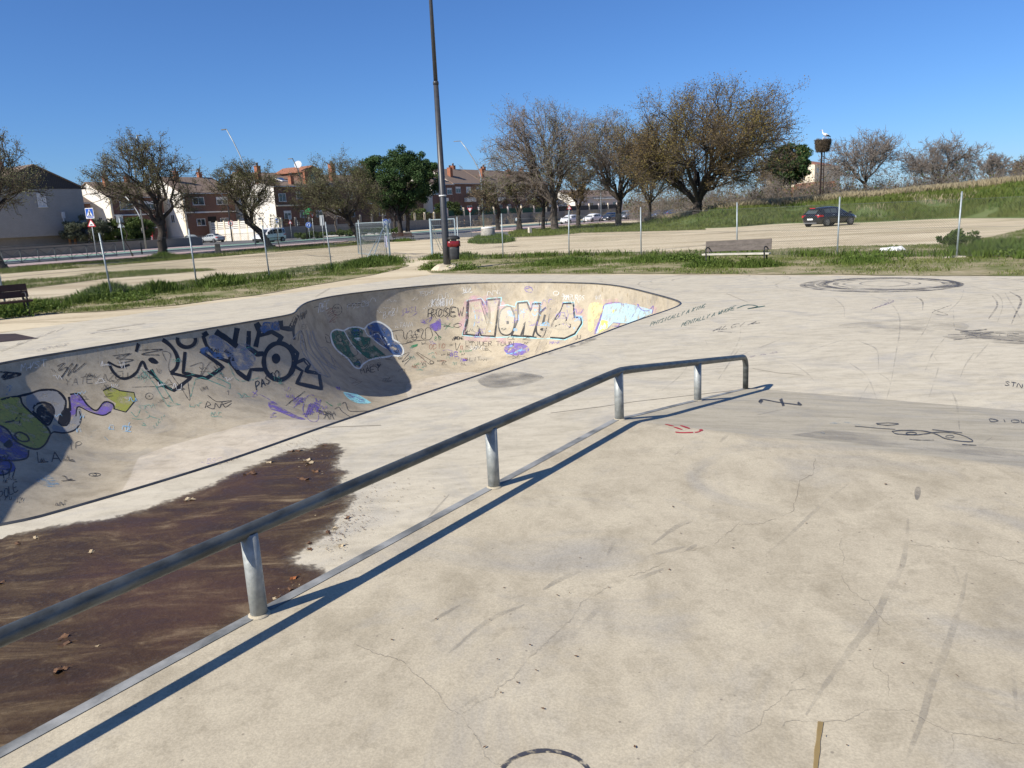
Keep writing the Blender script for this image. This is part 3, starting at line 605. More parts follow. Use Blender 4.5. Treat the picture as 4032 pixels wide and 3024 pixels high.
Coat('B').text('GUSI', (1385, 560), (34, -6), (6, -50), 4).line([(1375,580),(1450,530),(1520,545),(1460,590)], 4).fill([(1640,660),(1690,640),(1728,580),(1742,620),(1742,700),(1702,720),(1652,702)]).line([(1600,620),(1660,590),(1630,640)], 6).text('#E', (1825, 960), (44, -2), (2, -38), 5).ell((1893, 968), 20, 14, 4).fill([(1948,978),(2010,990),(1955,1005)], False).line([(1765,905),(1800,895),(1850,905)], 4).fill([(760,1240),(800,1240),(805,1270),(780,1270)]).done(G, KPUR, bowl)
Coat('B').line([(1285,722),(1385,712),(1395,770),(1420,800),(1430,740),(1470,715),(1475,800),(1520,790),(1500,730),(1545,700),(1580,710),(1560,780),(1600,790),(1600,700),(1640,690),(1665,760),(1640,800)], 6).line([(1320,750),(1350,830),(1400,840),(1480,815),(1580,805),(1640,800)], 6).text('ROSEW', (1655, 605), (62, -6), (4, -80), 6).line([(1680,720),(1745,785)], 6).line([(1690,715),(1735,800)], 5).line([(1860,660),(1900,645),(1940,660),(1900,690),(1862,672)], 4).text('PENE', (1880, 800), (20, 0), (0, -26), 5).line([(1880,830),(1890,900),(1925,830)], 6).ell((1838, 850), 12, 7, 4).line([(1510,920),(1600,1000),(1640,1030),(1680,1020),(1660,1000),(1520,915)], 5).line([(1350,960),(1450,920),(1380,1010),(1470,960),(1400,1040)], 5).text('LIT', (2010, 1000), (36, -2), (4, -34), 4).line([(820,1400),(850,1385),(880,1460),(940,1470),(1070,1465)], 6).line([(750,1450),(790,1430),(820,1470),(910,1530)], 6).text('TORA', (610, 1500), (32, 2), (0, -30), 5).line([(650,1540),(680,1500),(700,1545),(720,1500),(745,1545)], 6).done(G, KTHIN, bowl)
Coat('B').text('ODIO', (1632, 890), (40, -2), (2, -46), 5).line([(1690,915),(1710,945)], 4).done(G, KRST, bowl)
Coat('B').fill([(1462,858),(1530,840),(1522,862),(1470,875)]).line([(1745,655),(1865,690)], 5).line([(1780,705),(1840,640)], 5).text('8O', (1680, 810), (36, -2), (2, -40), 5).text('BIGOR', (1920, 920), (24, -2), (0, -16), 4).text('VAL', (1480, 1060), (28, -14), (2, -26), 4).line([(670,1380),(700,1400),(730,1420),(690,1400)], 8).text('SO', (775, 1425), (18, -8), (2, -22), 4).done(G, paint('graffiti_green_marker', (.05, .25, .12), .5, .35, .5, 12, .8), bowl)
Coat('B').fill([(832,1292),(902,1300),(962,1310),(1095,1390),(1060,1398),(962,1392),(882,1352)]).done(G, KCYA, bowl)
Coat('B').fill([(850,1302),(910,1312),(950,1325),(930,1350),(885,1340)]).ell((1002, 1370), 24, 12, 5).line([(880,1320),(960,1340),(1040,1385)], 6).done(G, KPUR, bowl)
# --- sunny wall: outlined name piece
Coat('C').fill([(205,372),(250,300),(280,240),(440,222),(560,268),(560,330),(285,420),(215,400)]).fill([(215,440),(285,420),(270,540),(230,500)]).fill([(760,280),(900,285),(900,330),(780,330)]).fill([(1130,300),(1190,330),(1230,440),(1180,400),(1135,380)]).fill([(250,545),(500,560),(640,580),(600,610),(260,580)]).done(G, KPNK, bowl)
Coat('C').line([(278,268),(392,248),(440,310),(436,252),(552,243),(545,310),(600,302),(660,320),(672,280),(760,270),(785,322),(800,282),(866,282),(862,350),(900,320)], 7, smooth=False).line([(1040,282),(1126,282),(1136,392),(1190,392),(1195,455),(1140,540),(1055,580),(935,570),(880,572),(800,566),(620,556),(500,562),(372,556),(240,545),(278,400),(278,268)], 7, smooth=False).done(G, KCYA, bowl)
NB = [[(285,272),(390,258),(455,415),(432,264),(540,255),(500,552),(392,547),(362,470),(372,547),(248,536),(286,400),(285,272)],
 [(682,288),(755,282),(782,350),(800,294),(860,292),(850,400),(800,556),(722,548),(738,440),(705,552),(632,546),(682,420),(682,288)]]
c = Coat('C')
c.fill([(300,285),(380,272),(440,470),(420,540),(375,470),(365,535),(262,528),(298,400)], False).fill([(445,275),(528,266),(492,542),(440,500)], False)
c.fill([(600,318),(552,350),(532,440),(546,520),(600,538),(640,500),(652,400),(622,322)]).fill([(692,296),(750,292),(782,370),(808,302),(850,302),(842,400),(795,546),(732,540),(745,430),(700,540),(645,536),(692,420)], False)
c.fill([(1048,300),(1115,300),(1125,410),(1175,410),(1178,450),(1128,528),(1050,560),(950,552),(900,540),(950,420)])
c.done(G, KCRM, bowl)
c = Coat('C')
for pth in NB: c.line(pth, 15, smooth=False)
c.line([(286,275),(272,535)], 26, smooth=False).line([(600,314),(552,346),(530,440),(545,522),(600,543),(645,505),(656,400),(625,318),(600,314)], 13).line([(600,395),(602,455)], 24, smooth=False).ell((571, 493), 20, 11)
c.line([(905,322),(865,360),(832,440),(832,525),(880,562)], 15).line([(897,380),(880,455)], 22, smooth=False).ell((880, 497), 22, 11)
c.line([(1042,292),(1122,290),(1130,402),(1182,402),(1186,450),(1132,532),(1050,570),(938,562)], 15, smooth=False).line([(962,482),(1010,500),(1080,492),(1102,462),(1062,446),(1000,462),(962,482)], 10).line([(980,422),(1020,385),(1066,402),(1062,438)], 11).line([(640,546),(830,560)], 12)
c.done(G, KBLK, bowl, 'black outlined bubble name piece on the sunlit wall of the bowl')
Coat('C').text('LATIN', (350, 310), (34, 2), (2, -40), 4).line([(350,340),(370,420),(380,350),(400,430)], 6).text('TOYO', (560, 440), (70, -6), (6, -90), 5).line([(1040,280),(1015,400)], 7).line([(1070,280),(1075,390)], 7).ell((770, 180), 34, 22, 5, .3, .4, 5.2).line([(745,175),(790,165),(800,190)], 6).ell((672, 655), 100, 50).fill([(245,728),(292,742),(250,752)], False).text('HAHA', (935, 612), (20, 0), (2, -22), 4).text('#B', (140, 715), (38, -2), (2, -40), 5).done(G, KPUR, bowl)
Coat('C').line([(590,690),(650,685),(720,650)], 12).line([(600,640),(640,625)], 12).line([(690,670),(740,660)], 8).line([(325,320),(345,400),(330,490)], 6).line([(690,380),(690,480)], 6).ell((1085, 320), 10, 8).ell((820, 345), 10, 10).ell((460, 512), 10, 6).ell((1130, 490), 8, 10).done(G, KSKY, bowl)
Coat('C').fill([(905,235),(1002,236),(985,350),(960,480),(920,580),(872,690),(812,700),(870,540),(905,400)], False).done(G, paint('worn_strip', (.47, .41, .32), .8, .38, .62, 5, .75), bowl)
Coat('C').line([(905,322),(865,360),(832,440),(832,525),(880,562)], 15).line([(940,330),(925,420),(900,520),(880,560)], 9).line([(897,380),(880,455)], 20, smooth=False).line([(1042,292),(1122,290),(1130,402),(1182,402),(1186,450),(1132,532),(1050,570),(938,562)], 13, smooth=False).line([(1042,292),(1020,350),(985,400),(960,440),(945,480)], 10).done(G, KBLK, bowl)
Coat('C').text('LTJUER TOUN', (268, 628), (36, 0), (2, -36), 4).text('PENE', (182, 578), (18, 0), (0, -24), 5).text('JJ', (1135, 580), (26, -4), (2, -34), 5).ell((0, 758), 16, 12, 5).text('ROSEW', (-30, 402), (58, -4), (4, -66), 6).line([(170,470),(205,450),(240,462),(205,482),(172,474)], 4).line([(600,715),(740,715),(760,730)], 3).done(G, KTHIN, bowl)
Coat('C').text('SUPRI', (300, 660), (26, 0), (2, -30), 4).text('XMZUROS', (1040, 262), (25, 1), (3, -42), 5).text('KORIO', (0, 318), (34, -2), (6, -60), 6).ell((985, 210), 22, 16, 5).done(G, KWHT, bowl)
Coat('C').fill([(1250,302),(1340,290),(1362,330),(1332,402),(1290,422),(1280,502),(1240,502)]).done(G, paint('graffiti_sand', (.70, .58, .30), .5, .3, .5, 6, .85), bowl)
Coat('C').fill([(1370,302),(1460,287),(1545,292),(1640,312),(1750,342),(1742,372),(1560,450),(1440,442),(1392,490),(1332,520),(1300,532),(1340,422)], False).done(G, paint('graffiti_paleblue', (.45, .62, .68), .5, .32, .5, 5, .88), bowl)
Coat('C').fill([(1345,420),(1402,432),(1392,488),(1312,528)], False).fill([(1425,345),(1450,340),(1445,372),(1428,370)]).done(G, KYLW, bowl)
Coat('C').fill([(1358,262),(1470,250),(1482,290),(1372,302)], False).line([(1392,488),(1415,415),(1450,400),(1475,455),(1500,440)], 9, smooth=False).line([(1640,320),(1700,335),(1760,315)], 12).line([(1540,300),(1620,295)], 10).fill([(1760,318),(1795,325),(1800,360),(1760,372)]).done(G, KPNK, bowl)
Coat('C').line([(1290,536),(1332,422),(1368,312),(1420,290),(1470,287),(1520,302)], 17).line([(1630,296),(1655,335),(1690,350),(1725,345),(1756,310),(1746,372)], 9).line([(1522,302),(1545,290),(1560,330)], 7).line([(1570,430),(1640,300)], 5).line([(1440,442),(1490,450),(1480,470),(1430,470)], 8).done(G, KPUR, bowl)
# --- layer of small illegible scrawls
rs = random.Random(31)
def scrawl(c, x, y, w, h, wd):
    n = rs.randint(5, 11); sk = rs.uniform(-.25, .1); pts = [(x + w*i/n + rs.uniform(-.08, .08)*w, y + sk*w*i/n + rs.choice((-1, 1))*rs.uniform(.25, .5)*h) for i in range(n)]
    c.line(pts, wd); 
    if rs.random() < .4: c.line([(x, y + h*.6), (x + w*.5, y + h*.55 + sk*w*.5), (x + w, y + h*.6 + sk*w)], wd*.8)
for mt_, boxes in ((KTHIN, (('A', 300, 620, 1500, 860, 16, 40, 3.5), ('B', 1330, 620, 2100, 1060, 15, 45, 4), ('B', 700, 900, 1350, 1250, 14, 50, 4), ('C', 0, 560, 800, 760, 14, 40, 3.5), ('A', 0, 1150, 420, 1480, 9, 50, 5))), (KTEA, (('A', 850, 560, 1750, 960, 14, 50, 5), ('B', 1400, 850, 1900, 1080, 8, 40, 5))), (KPUR, (('A', 1500, 760, 2000, 940, 8, 45, 5), ('B', 1500, 560, 2100, 1020, 8, 40, 5), ('C', 300, 280, 1150, 520, 12, 60, 5))), (KSKY, (('C', 320, 280, 1150, 520, 10, 50, 5), ('A', 300, 780, 900, 1100, 8, 45, 4))), (KWHT, (('A', 150, 600, 1400, 760, 10, 60, 4), ('B', 850, 380, 1700, 700, 10, 60, 4), ('C', 0, 180, 1300, 300, 8, 60, 4))), (KRST, (('B', 1450, 840, 2000, 1060, 8, 40, 4),))):
    for z_, x0_, y0_, x1_, y1_, n_, w_, wd_ in boxes:
        c = Coat(z_)
        for _ in range(n_): scrawl(c, rs.uniform(x0_, x1_), rs.uniform(y0_, y1_), w_*rs.uniform(.6, 1.8), w_*rs.uniform(.35, .8), wd_)
        c.done(G, mt_, bowl)
# --- rust runs below the coping
c = Coat('C')
for i in range(46):
    x = -20 + i*40 + RND.uniform(-14, 14); y0 = 140 + max(0, (x - 1300)*.24) + RND.uniform(2, 8)
    if x < 1880: c.line([(x, y0), (x + RND.uniform(-4, 4), y0 + RND.uniform(18, 85)*(.7 if x < 1300 else .55))], RND.uniform(3, 9), smooth=False)
c.done('rust_run', paint('rust_stain', (.33, .25, .13), .8, .42, .65, 6, .45), bowl)
c = Coat('A')
for i in range(40):
    x = 30 + i*45 + RND.uniform(-14, 14); y0 = 580 - x*.154 + RND.uniform(14, 22)
    c.line([(x, y0), (x + RND.uniform(-4, 6), y0 + RND.uniform(20, 130))], RND.uniform(3, 10), smooth=False)
c.done('dirt_run', paint('dirt_stain', (.20, .17, .13), .8, .44, .68, 6, .4), bowl)
# --- marks on the flat concrete
Coat('R').line([(690,920),(745,932),(800,944)], 14, taper=True).line([(800,955),(850,970),(905,988)], 20, taper=True).line([(880,935),(940,955),(1000,975)], 24, taper=True).line([(820,1018),(870,1024),(940,1025),(1040,1022)], 16).line([(1060,1022),(1110,1015),(1140,1000),(1145,990)], 16).ell((1138, 994), 26, 12).done(G, KRED, plat, 'small red smiley sprayed on the platform')
Coat('D').line([(705,845),(720,828),(820,845),(950,862)], 7).line([(708,848),(722,830)], 22, smooth=False).line([(828,825),(845,865)], 20, smooth=False).line([(925,845),(945,862)], 16, smooth=False).done(G, KTHIN, plat)
Coat('D').line([(1460,1010),(1520,1004),(1640,1008),(1720,1030),(1760,1050),(1840,1065),(1920,1068),(1880,1040),(1800,1018),(1720,1015),(1600,1030),(1490,1025),(1460,1010)], 6).ell((1570, 1022), 30, 7, 5).ell((1790, 1040), 24, 7, 4).line([(1370,965),(1440,962),(1500,968),(1440,975),(1375,970)], 5).line([(1250,980),(1380,992),(1480,998)], 4).line([(1690,1000),(1860,1018)], 5).line([(1860,1085),(1940,1090)], 6).text('DIOLE', (2020, 955), (60, 2), (-6, -16), 6).text('STN', (2100, 748), (36, 6), (4, -24), 5).line([(1560,1055),(1620,1060),(1700,1060)], 4).done(G, KTHIN, plat)
Coat('D').line([(1110,965),(1200,960),(1300,980)], 10).line([(1340,975),(1420,990)], 8).line([(1020,1010),(1080,1022)], 8).done(G, paint('graffiti_faint_blue', (.22, .38, .50), .6, .48, .66, 9, .5), plat)
PHR = paint('graffiti_dark_green_marker', (.05, .12, .10), .6, .32, .5, 14, .85)
def ground_text(c, txt, a, b_, hgt, wd):
    c.text(txt, a, ((b_[0] - a[0])/max(1, len(txt)), (b_[1] - a[1])/max(1, len(txt))), hgt, wd, .06)
c = Coat('D'); ground_text(c, 'PHYSICALLY A KING', (85, 412), (410, 300), (12, -24), 3.6); ground_text(c, 'MENTALLY A WHORE', (262, 414), (580, 312), (12, -24), 3.6)
c.line([(580,308),(640,290),(700,300),(640,312),(740,296)], 6).done(G, PHR, deck)
Coat('D').text('ALCI', (445, 440), (44, -8), (30, -24), 5).line([(470,440),(550,446)], 4).line([(640,405),(690,385),(660,400),(710,392)], 5).line([(1820,430),(1900,438),(2000,430),(1850,445),(2040,445)], 8).line([(1780,460),(1900,455),(2100,452),(2212,450)], 5).line([(1810,490),(1950,478),(2212,500)], 5).text('ACIE', (1880, 470), (80, 0), (0, -14), 4).line([(1700,318),(1780,348),(1690,335),(1800,290)], 4).done(G, paint('graffiti_soft_black', (.09, .088, .09), .6, .38, .6, 9, .65), deck)
Coat('D').text('HIPA', (1340, 320), (34, -12), (16, -14), 4).line([(1360,310),(1470,270),(1440,262)], 5).text('SAC', (640, 590), (60, -10), (6, -8), 3).done(G, paint('graffiti_faint_violet', (.24, .19, .30), .6, .42, .6, 14, .6), deck)
Coat('A', True).text('CENOS', (220, 530), (40, -8), (20, -16), 5).text('LUAPI', (90, 495), (60, -20), (40, -26), 4).line([(560,420),(640,405),(800,390),(760,402)], 5).done(G, paint('graffiti_grey_marker', (.26, .24, .24), .6, .4, .6, 12, .6), deck)
Coat('F').ell((1010, 1720), 245, 150, 26, 0, pi*1.12, pi*1.9).done(G, paint('graffiti_black_faded', (.05, .05, .06), .6, .36, .5, 30, .9), plat)
Coat('G').line([(720,1415),(706,1520),(690,1680)], 34, smooth=False).done('tape_strip', paint('old_tape', (.30, .21, .08), .5, .2, .32, 10, .9), plat)
# tyre and wheel rubber
RUB = paint('tyre_rubber', (.13, .125, .125), .75, .36, .70, 3, .75)
RUB2 = paint('tyre_rubber_faint', (.18, .172, .165), .75, .40, .90, 2.2, .55)
def circ(c, ctr, r, w, a0=0, a1=2*pi, ex=1.0):
    n = 64; vs = []
    for i in range(n + 1):
        a = a0 + (a1 - a0)*i/n; rr = r*(1 + .015*noise.noise(Vector((a*1.3, r*7, 0))))
        for q in (rr - w/2, rr + w/2): vs.append((ctr.x + q*cos(a)*ex, ctr.y + q*sin(a), .004 + c))
    return vs, [(2*i, 2*i + 1, 2*i + 3, 2*i + 2) for i in range(n)]
ctr = gp(3492, 1118, 0)
Lp, Rp = gp(3172, 1118, 0), gp(3822, 1118, 0); RR = (Rp - Lp).length/2*.96; ctr = (Lp + Rp)/2
b = MB()
for k_, (rr, ww) in enumerate([(1, .10), (.96, .07), (.93, .12), (.88, .06), (.85, .13), (.80, .05), (.77, .11), (.73, .05), (.69, .05), (.42, .05), (.38, .04)]):
    o = Vector((RND.uniform(-.18, .18), RND.uniform(-.12, .12), 0)); v_, f_ = circ(k_*.0004, ctr + o, RR*rr, ww*1.3, 0, 2*pi); b.add(v_, f_)
b.build('tyre_mark', RUB, deck)
b = MB()
for k_, (px_, py_, rr, a0, a1, ww) in enumerate([(2830, 1100, 1.9, 0, 6.28, .05), (2830, 1100, 1.3, 0, 6.28, .05), (2950, 1105, 3.0, .2, 5, .06), (3420, 1118, RR*1.25, 2.4, 4.2, .06), (3650, 1120, RR*1.2, -1.2, 1.2, .07), (3700, 1125, RR*1.25, -1.0, .9, .09), (3760, 1130, RR*1.05, -1.3, .6, .06), (2650, 1093, 2.2, 0, 6.28, .05)]):
    v_, f_ = circ(.001 + k_*.0004, gp(px_, py_, 0), rr, ww, a0, a1); b.add(v_, f_)
b.build('tyre_mark', RUB2, deck)
for i, (z_, pts, w_, mt) in enumerate([
  ('D', [(1340,235),(1450,280),(1500,350),(1505,440),(1485,560),(1455,740)], 9, RUB2), ('D', [(1600,245),(1635,270),(1635,320)], 9, RUB), ('D', [(1130,250),(1185,300),(1190,360)], 7, RUB2),
  ('D', [(2030,235),(2060,290),(2010,370)], 12, RUB), ('D', [(2130,215),(2195,260),(2160,350),(2140,400)], 12, RUB), ('D', [(2100,215),(2150,300),(2200,380)], 9, RUB2), ('D', [(1900,180),(2050,225),(2090,290),(2060,390)], 7, RUB2),
  ('D', [(1270,495),(1370,540),(1385,620),(1385,670)], 8, RUB2), ('D', [(1760,480),(1690,570),(1640,690)], 9, RUB2), ('D', [(1700,580),(1725,640),(1690,760),(1670,820)], 8, RUB2), ('D', [(1930,560),(1880,630),(1850,700)], 8, RUB2), ('D', [(2010,510),(1930,600)], 8, RUB2),
  ('D', [(600,400),(595,480),(555,560),(510,610)], 8, RUB2), ('D', [(610,520),(570,570),(550,600),(470,720)], 8, RUB2), ('D', [(400,490),(420,540)], 4, RUB2), ('D', [(890,620),(980,680),(1040,750)], 6, RUB2), ('D', [(1220,620),(1320,700),(1380,840)], 9, RUB2), ('D', [(1330,740),(1270,840)], 7, RUB2), ('D', [(1390,680),(1450,730),(1430,830)], 7, RUB2),
  ('D', [(1810,320),(1815,420)], 7, RUB2), ('D', [(1870,200),(1850,260),(1780,330)], 6, RUB2), ('D', [(1690,340),(1650,430),(1580,530)], 6, RUB2), ('D', [(320,600),(260,690),(150,780)], 5, RUB2), ('D', [(870,470),(640,560),(560,590)], 5, RUB2), ('D', [(1210,480),(960,560)], 4, RUB2),
  ('D', [(540,1020),(480,1070)], 16, RUB2), ('D', [(280,1100),(225,1145)], 14, RUB2), ('D', [(1800,780),(1830,860),(1845,1000)], 13, RUB2), ('D', [(2030,1045),(1960,1090)], 10, RUB2), ('D', [(860,880),(680,920)], 5, RUB2),
  ('G', [(1185,330),(1180,440),(1150,590),(1080,710),(1010,850),(850,1070),(720,1250),(640,1380)], 34, RUB2), ('G', [(1500,620),(1460,800),(1390,1020),(1310,1220),(1260,1400),(1200,1560),(1170,1660)], 36, RUB2), ('G', [(1240,160),(1232,230)], 24, RUB), ('G', [(1420,560),(1465,690)], 12, RUB2), ('G', [(860,150),(700,280),(560,410),(440,510)], 14, RUB2), ('G', [(180,270),(0,360)], 16, RUB2), ('G', [(1740,1110),(1750,1200),(1765,1360)], 22, RUB2), ('G', [(60,470),(0,500)], 14, RUB2),
  ('F', [(1640,600),(1500,660),(1340,770),(1230,880),(1080,1050)], 28, RUB2), ('F', [(980,1010),(840,1130),(700,1240),(560,1340)], 26, RUB2), ('F', [(1200,610),(1080,660),(1000,710)], 20, RUB2), ('F', [(900,790),(700,880),(500,1050)], 18, RUB2), ('F', [(640,920),(480,1060)], 12, RUB2), ('F', [(1400,420),(1340,530)], 14, RUB2), ('F', [(1898,300),(1720,370),(1580,470)], 16, RUB2), ('F', [(560,790),(400,880)], 12, RUB2), ('F', [(1760,480),(1600,520)], 14, RUB2), ('F', [(500,200),(380,330)], 8, RUB2)]):
    Coat(z_).line(pts, w_*(1.5 if z_ in 'FG' else 1.15), taper=True).done('skid_mark' if z_ in 'FG' else 'tyre_mark', mt, plat if z_ in 'FG' or (pts[0][1] > 760) else deck)
# scuff smudges (grey rubbed patches near the coping and on the bank)
SM = paint('rubbed_grime', (.19, .175, .155), .8, .38, .72, 2.2, .72)
Coat('C', True).fill([(360,900),(480,850),(640,835),(760,850),(880,880),(760,930),(560,960),(420,955)]).done('grime_patch', SM, deck)
Coat('C', True).fill([(840,690),(1000,640),(1180,590),(1300,570),(1240,600),(1050,660),(880,710)]).done('grime_patch', SM, deck)
Coat('D').fill([(1180,400),(1700,370),(1900,410),(1750,450),(1300,450)]).done('grime_patch', paint('rubbed_grime_faint', (.24, .225, .205), .8, .42, .85, 1.6, .5), deck)
Coat('D').fill([(1750,470),(1900,450),(2300,440),(2300,510),(1950,500)]).done('grime_patch', SM, deck)
Coat('D').fill([(880,1030),(1100,1000),(1500,1040),(1900,1090),(2300,1130),(2300,1190),(1800,1130),(1300,1085)], False).done('grime_patch', paint('rubbed_grime_bank', (.22, .21, .20), .8, .40, .8, 1.8, .55), plat)
# saw-cut joints and cracks
JM = M('joint_gap', (.22, .195, .155), (.30, .265, .21), 6, .95)
for z_, pts, w_ in [('D', [(-480,905),(-200,870),(0,840),(400,795),(740,755)], 2.5), ('D', [(520,225),(640,275)], 2), ('D', [(670,652),(800,675),(960,690)], 1.8), ('A', [(600,400),(900,355)], 2), ('A', [(1960,190),(2060,130)], 2), ('E', [(1540,40),(1810,30)], 3), ('A', [(0,530),(160,470)], 2)]:
    Coat(z_, True).line(pts, w_, smooth=False).done('joint', JM, deck)
def crack(c, pts, w0, jit):
    P = []
    for a, b_ in zip(pts[:-1], pts[1:]):
        k = max(2, int(hypot(b_[0] - a[0], b_[1] - a[1])/13)); P += [(a[0] + (b_[0] - a[0])*j/k + RND.uniform(-jit, jit), a[1] + (b_[1] - a[1])*j/k + RND.uniform(-jit, jit)) for j in range(k)]
    c.line(P + [pts[-1]], w0, smooth=False, step=30)
CRK = paint('crack', (.16, .135, .105), .95, .36, .55, 9, .8)
for z_, pts, w_ in [('F', [(0,1000),(120,1055),(250,1090),(300,1150),(420,1240),(490,1340),(565,1385),(640,1490),(690,1600),(725,1635),(790,1650)], 3.6), ('F', [(565,1385),(640,1320),(735,1280),(760,1230),(840,1180),(920,1080),(1020,990),(1070,940),(1160,860),(1200,780),(1280,740),(1350,690)], 3.4), ('F', [(1460,640),(1540,615),(1640,570),(1700,520),(1790,500)], 2.6),
  ('G', [(690,0),(680,90),(610,130),(590,210),(570,290),(495,325),(400,360),(280,360),(150,470),(30,500)], 3.0), ('G', [(835,430),(820,480),(845,540),(830,640),(880,720),(970,770),(1020,840),(1090,900)], 2.6), ('G', [(1030,900),(1020,980),(1040,1010),(1010,1060),(1000,1120),(1080,1170),(1085,1280)], 2.4), ('G', [(-40,1640),(100,1540),(200,1460),(260,1500),(400,1430),(420,1360),(500,1300),(560,1250),(640,1240)], 2.8), ('G', [(510,1440),(540,1410),(700,1412),(850,1412),(970,1350),(1190,1355),(1280,1410),(1400,1470),(1560,1490),(1805,1540)], 2.8), ('G', [(1190,470),(1340,480),(1540,500),(1805,570)], 2.2), ('G', [(1420,1480),(1430,1560),(1390,1660)], 2.2), ('G', [(640,1120),(620,1170),(560,1210)], 2), ('F', [(1730,1659),(1800,1580),(1898,1510)], 3)]:
    c = Coat(z_); crack(c, pts, w_*.62, 5); c.done('crack', CRK, plat)
# --- brown wet patch with algae between the rail and the bowl
PUD = [(-700,1290),(-300,1215),(0,1152),(60,1148),(150,1137),(240,1122),(330,1096),(450,1050),(520,1020),(560,1000),(605,978),(650,972),(690,962),(715,962),(732,985),(722,1005),(738,1025),(726,1045),(752,1078),(742,1100),(728,1120),(712,1135),(705,1160),(660,1195),(642,1215),(668,1228),(694,1240),(700,1275),(600,1330),(300,1480),(0,1640),(-700,2100)]
VS = 4032/2212
pud_xy = [tuple(gp(x*VS, y*VS, 0))[:2] for x, y in PUD]
pud = np.array([p for p in pud_xy if p[1] > -1.2 and abs(p[0]) < 40])
pud = np.array([(x, y) for x, y in pud])
x0, y0 = pud.min(0) - .4; x1, y1 = pud.max(0) + .4; x0 = max(x0, -9); y0 = max(y0, -2)
gx, gy = np.meshgrid(np.arange(x0, x1, .035), np.arange(y0, y1, .035)); ny, nx = gx.shape; q = np.stack([gx.ravel(), gy.ravel()], 1)
u_ = q[:, 0]*E1.x + q[:, 1]*E1.y; v_ = q[:, 0]*E2.x + q[:, 1]*E2.y
dd = dist_poly(q, pud); sd = np.where(inside(q, pud), dd, -dd)
nz = np.array([noise.noise(Vector((a*1.6, b_*1.6, 0)))*.10 + noise.noise(Vector((a*6, b_*6, 3)))*.07 + noise.noise(Vector((a*17, b_*17, 7)))*.05 for a, b_ in q])
sd = sd + nz
ok = ((sd > -.30) & (v_ < PV - .008) & (v_ > -5.95)).reshape(ny, nx)
# stay clear of the bowl
ok &= ~(inside(q, rim) | (dist_poly(q, rim) < .05)).reshape(ny, nx)
idx = np.arange(nx*ny).reshape(ny, nx); cell = ok[:-1, :-1] & ok[1:, :-1] & ok[:-1, 1:] & ok[1:, 1:]
F = np.stack([idx[:-1, :-1][cell], idx[:-1, 1:][cell], idx[1:, 1:][cell], idx[1:, :-1][cell]], 1)
used = np.unique(F); mp_ = -np.ones(nx*ny, int); mp_[used] = np.arange(len(used))
me = npmesh('wet_patch', np.column_stack([q[used], np.full(len(used), .0045)]), mp_[F], [])
at = me.attributes.new('edge', 'FLOAT', 'POINT'); at.data.foreach_set('value', sd[used].astype(np.float32))
def wet_mat():
    m, t, b = nodes_of('wet_algae'); p = pos_of(t); ps = pos_of(t, (.9, 2.6, 1), (0, 0, -UANG + .15)); 
    a = N(t, 'ShaderNodeAttribute', attribute_name='edge')
    n1 = noise_n(t, ps, 1.5, 9, .72, 1.2); n2 = noise_n(t, p, 3.2, 6, .65); n3 = noise_n(t, p, 24, 5, .7); n0 = noise_n(t, p, .6, 3)
    c = ramp(t, n1, [(.32, (.038, .023, .014)), (.47, (.058, .035, .020)), (.56, (.102, .069, .040)), (.68, (.26, .195, .12))])
    c = mixc(t, ramp(t, n2, [(.46, g1(0)), (.66, g1(.65))]), c, (.052, .032, .021))
    c = mixc(t, ramp(t, n3, [(.54, g1(0)), (.76, g1(.5))]), c, (.16, .12, .08))
    c = mixc(t, ramp(t, n0, [(.5, g1(0)), (.62, g1(.5))]), c, (.085, .045, .035))
    L(t, c, b.inputs['Base Color']); L(t, ramp(t, n1, [(.4, g1(.30)), (.65, g1(.75))]), b.inputs['Roughness'])
    b.inputs['Specular IOR Level'].default_value = .10
    bump(t, b, n3, .5, .012)
    ed = N(t, 'ShaderNodeMath', operation='MULTIPLY_ADD'); L(t, n3, ed.inputs[0]); ed.inputs[1].default_value = .22; L(t, a.outputs['Fac'], ed.inputs[2])
    f = ramp(t, ed.outputs[0], [(.07, g1(0)), (.10, g1(.45)), (.16, g1(.80)), (.28, g1(.97))])
    tr = N(t, 'ShaderNodeBsdfTransparent'); mx = N(t, 'ShaderNodeMixShader'); L(t, f, mx.inputs[0]); L(t, tr.outputs[0], mx.inputs[1]); L(t, b.outputs[0], mx.inputs[2])
    L(t, mx.outputs[0], t.nodes['Material Output'].inputs[0]); return m
me.materials.append(wet_mat()); wet = link('wet_patch', me, deck)
# bare sandy rim between wet patch and coping is plain deck; iron hatch by the left edge
hp = [gp(-60, 1318, 0), gp(60, 1314, 0), gp(152, 1333, 0), gp(-60, 1354, 0)]
b = MB(); b.add([(p.x, p.y, .006) for p in hp], [(0, 1, 2, 3)]); b.build('iron_hatch', M('rusty_iron', (.075, .05, .04), (.045, .032, .028), 5, .7, .2), deck)
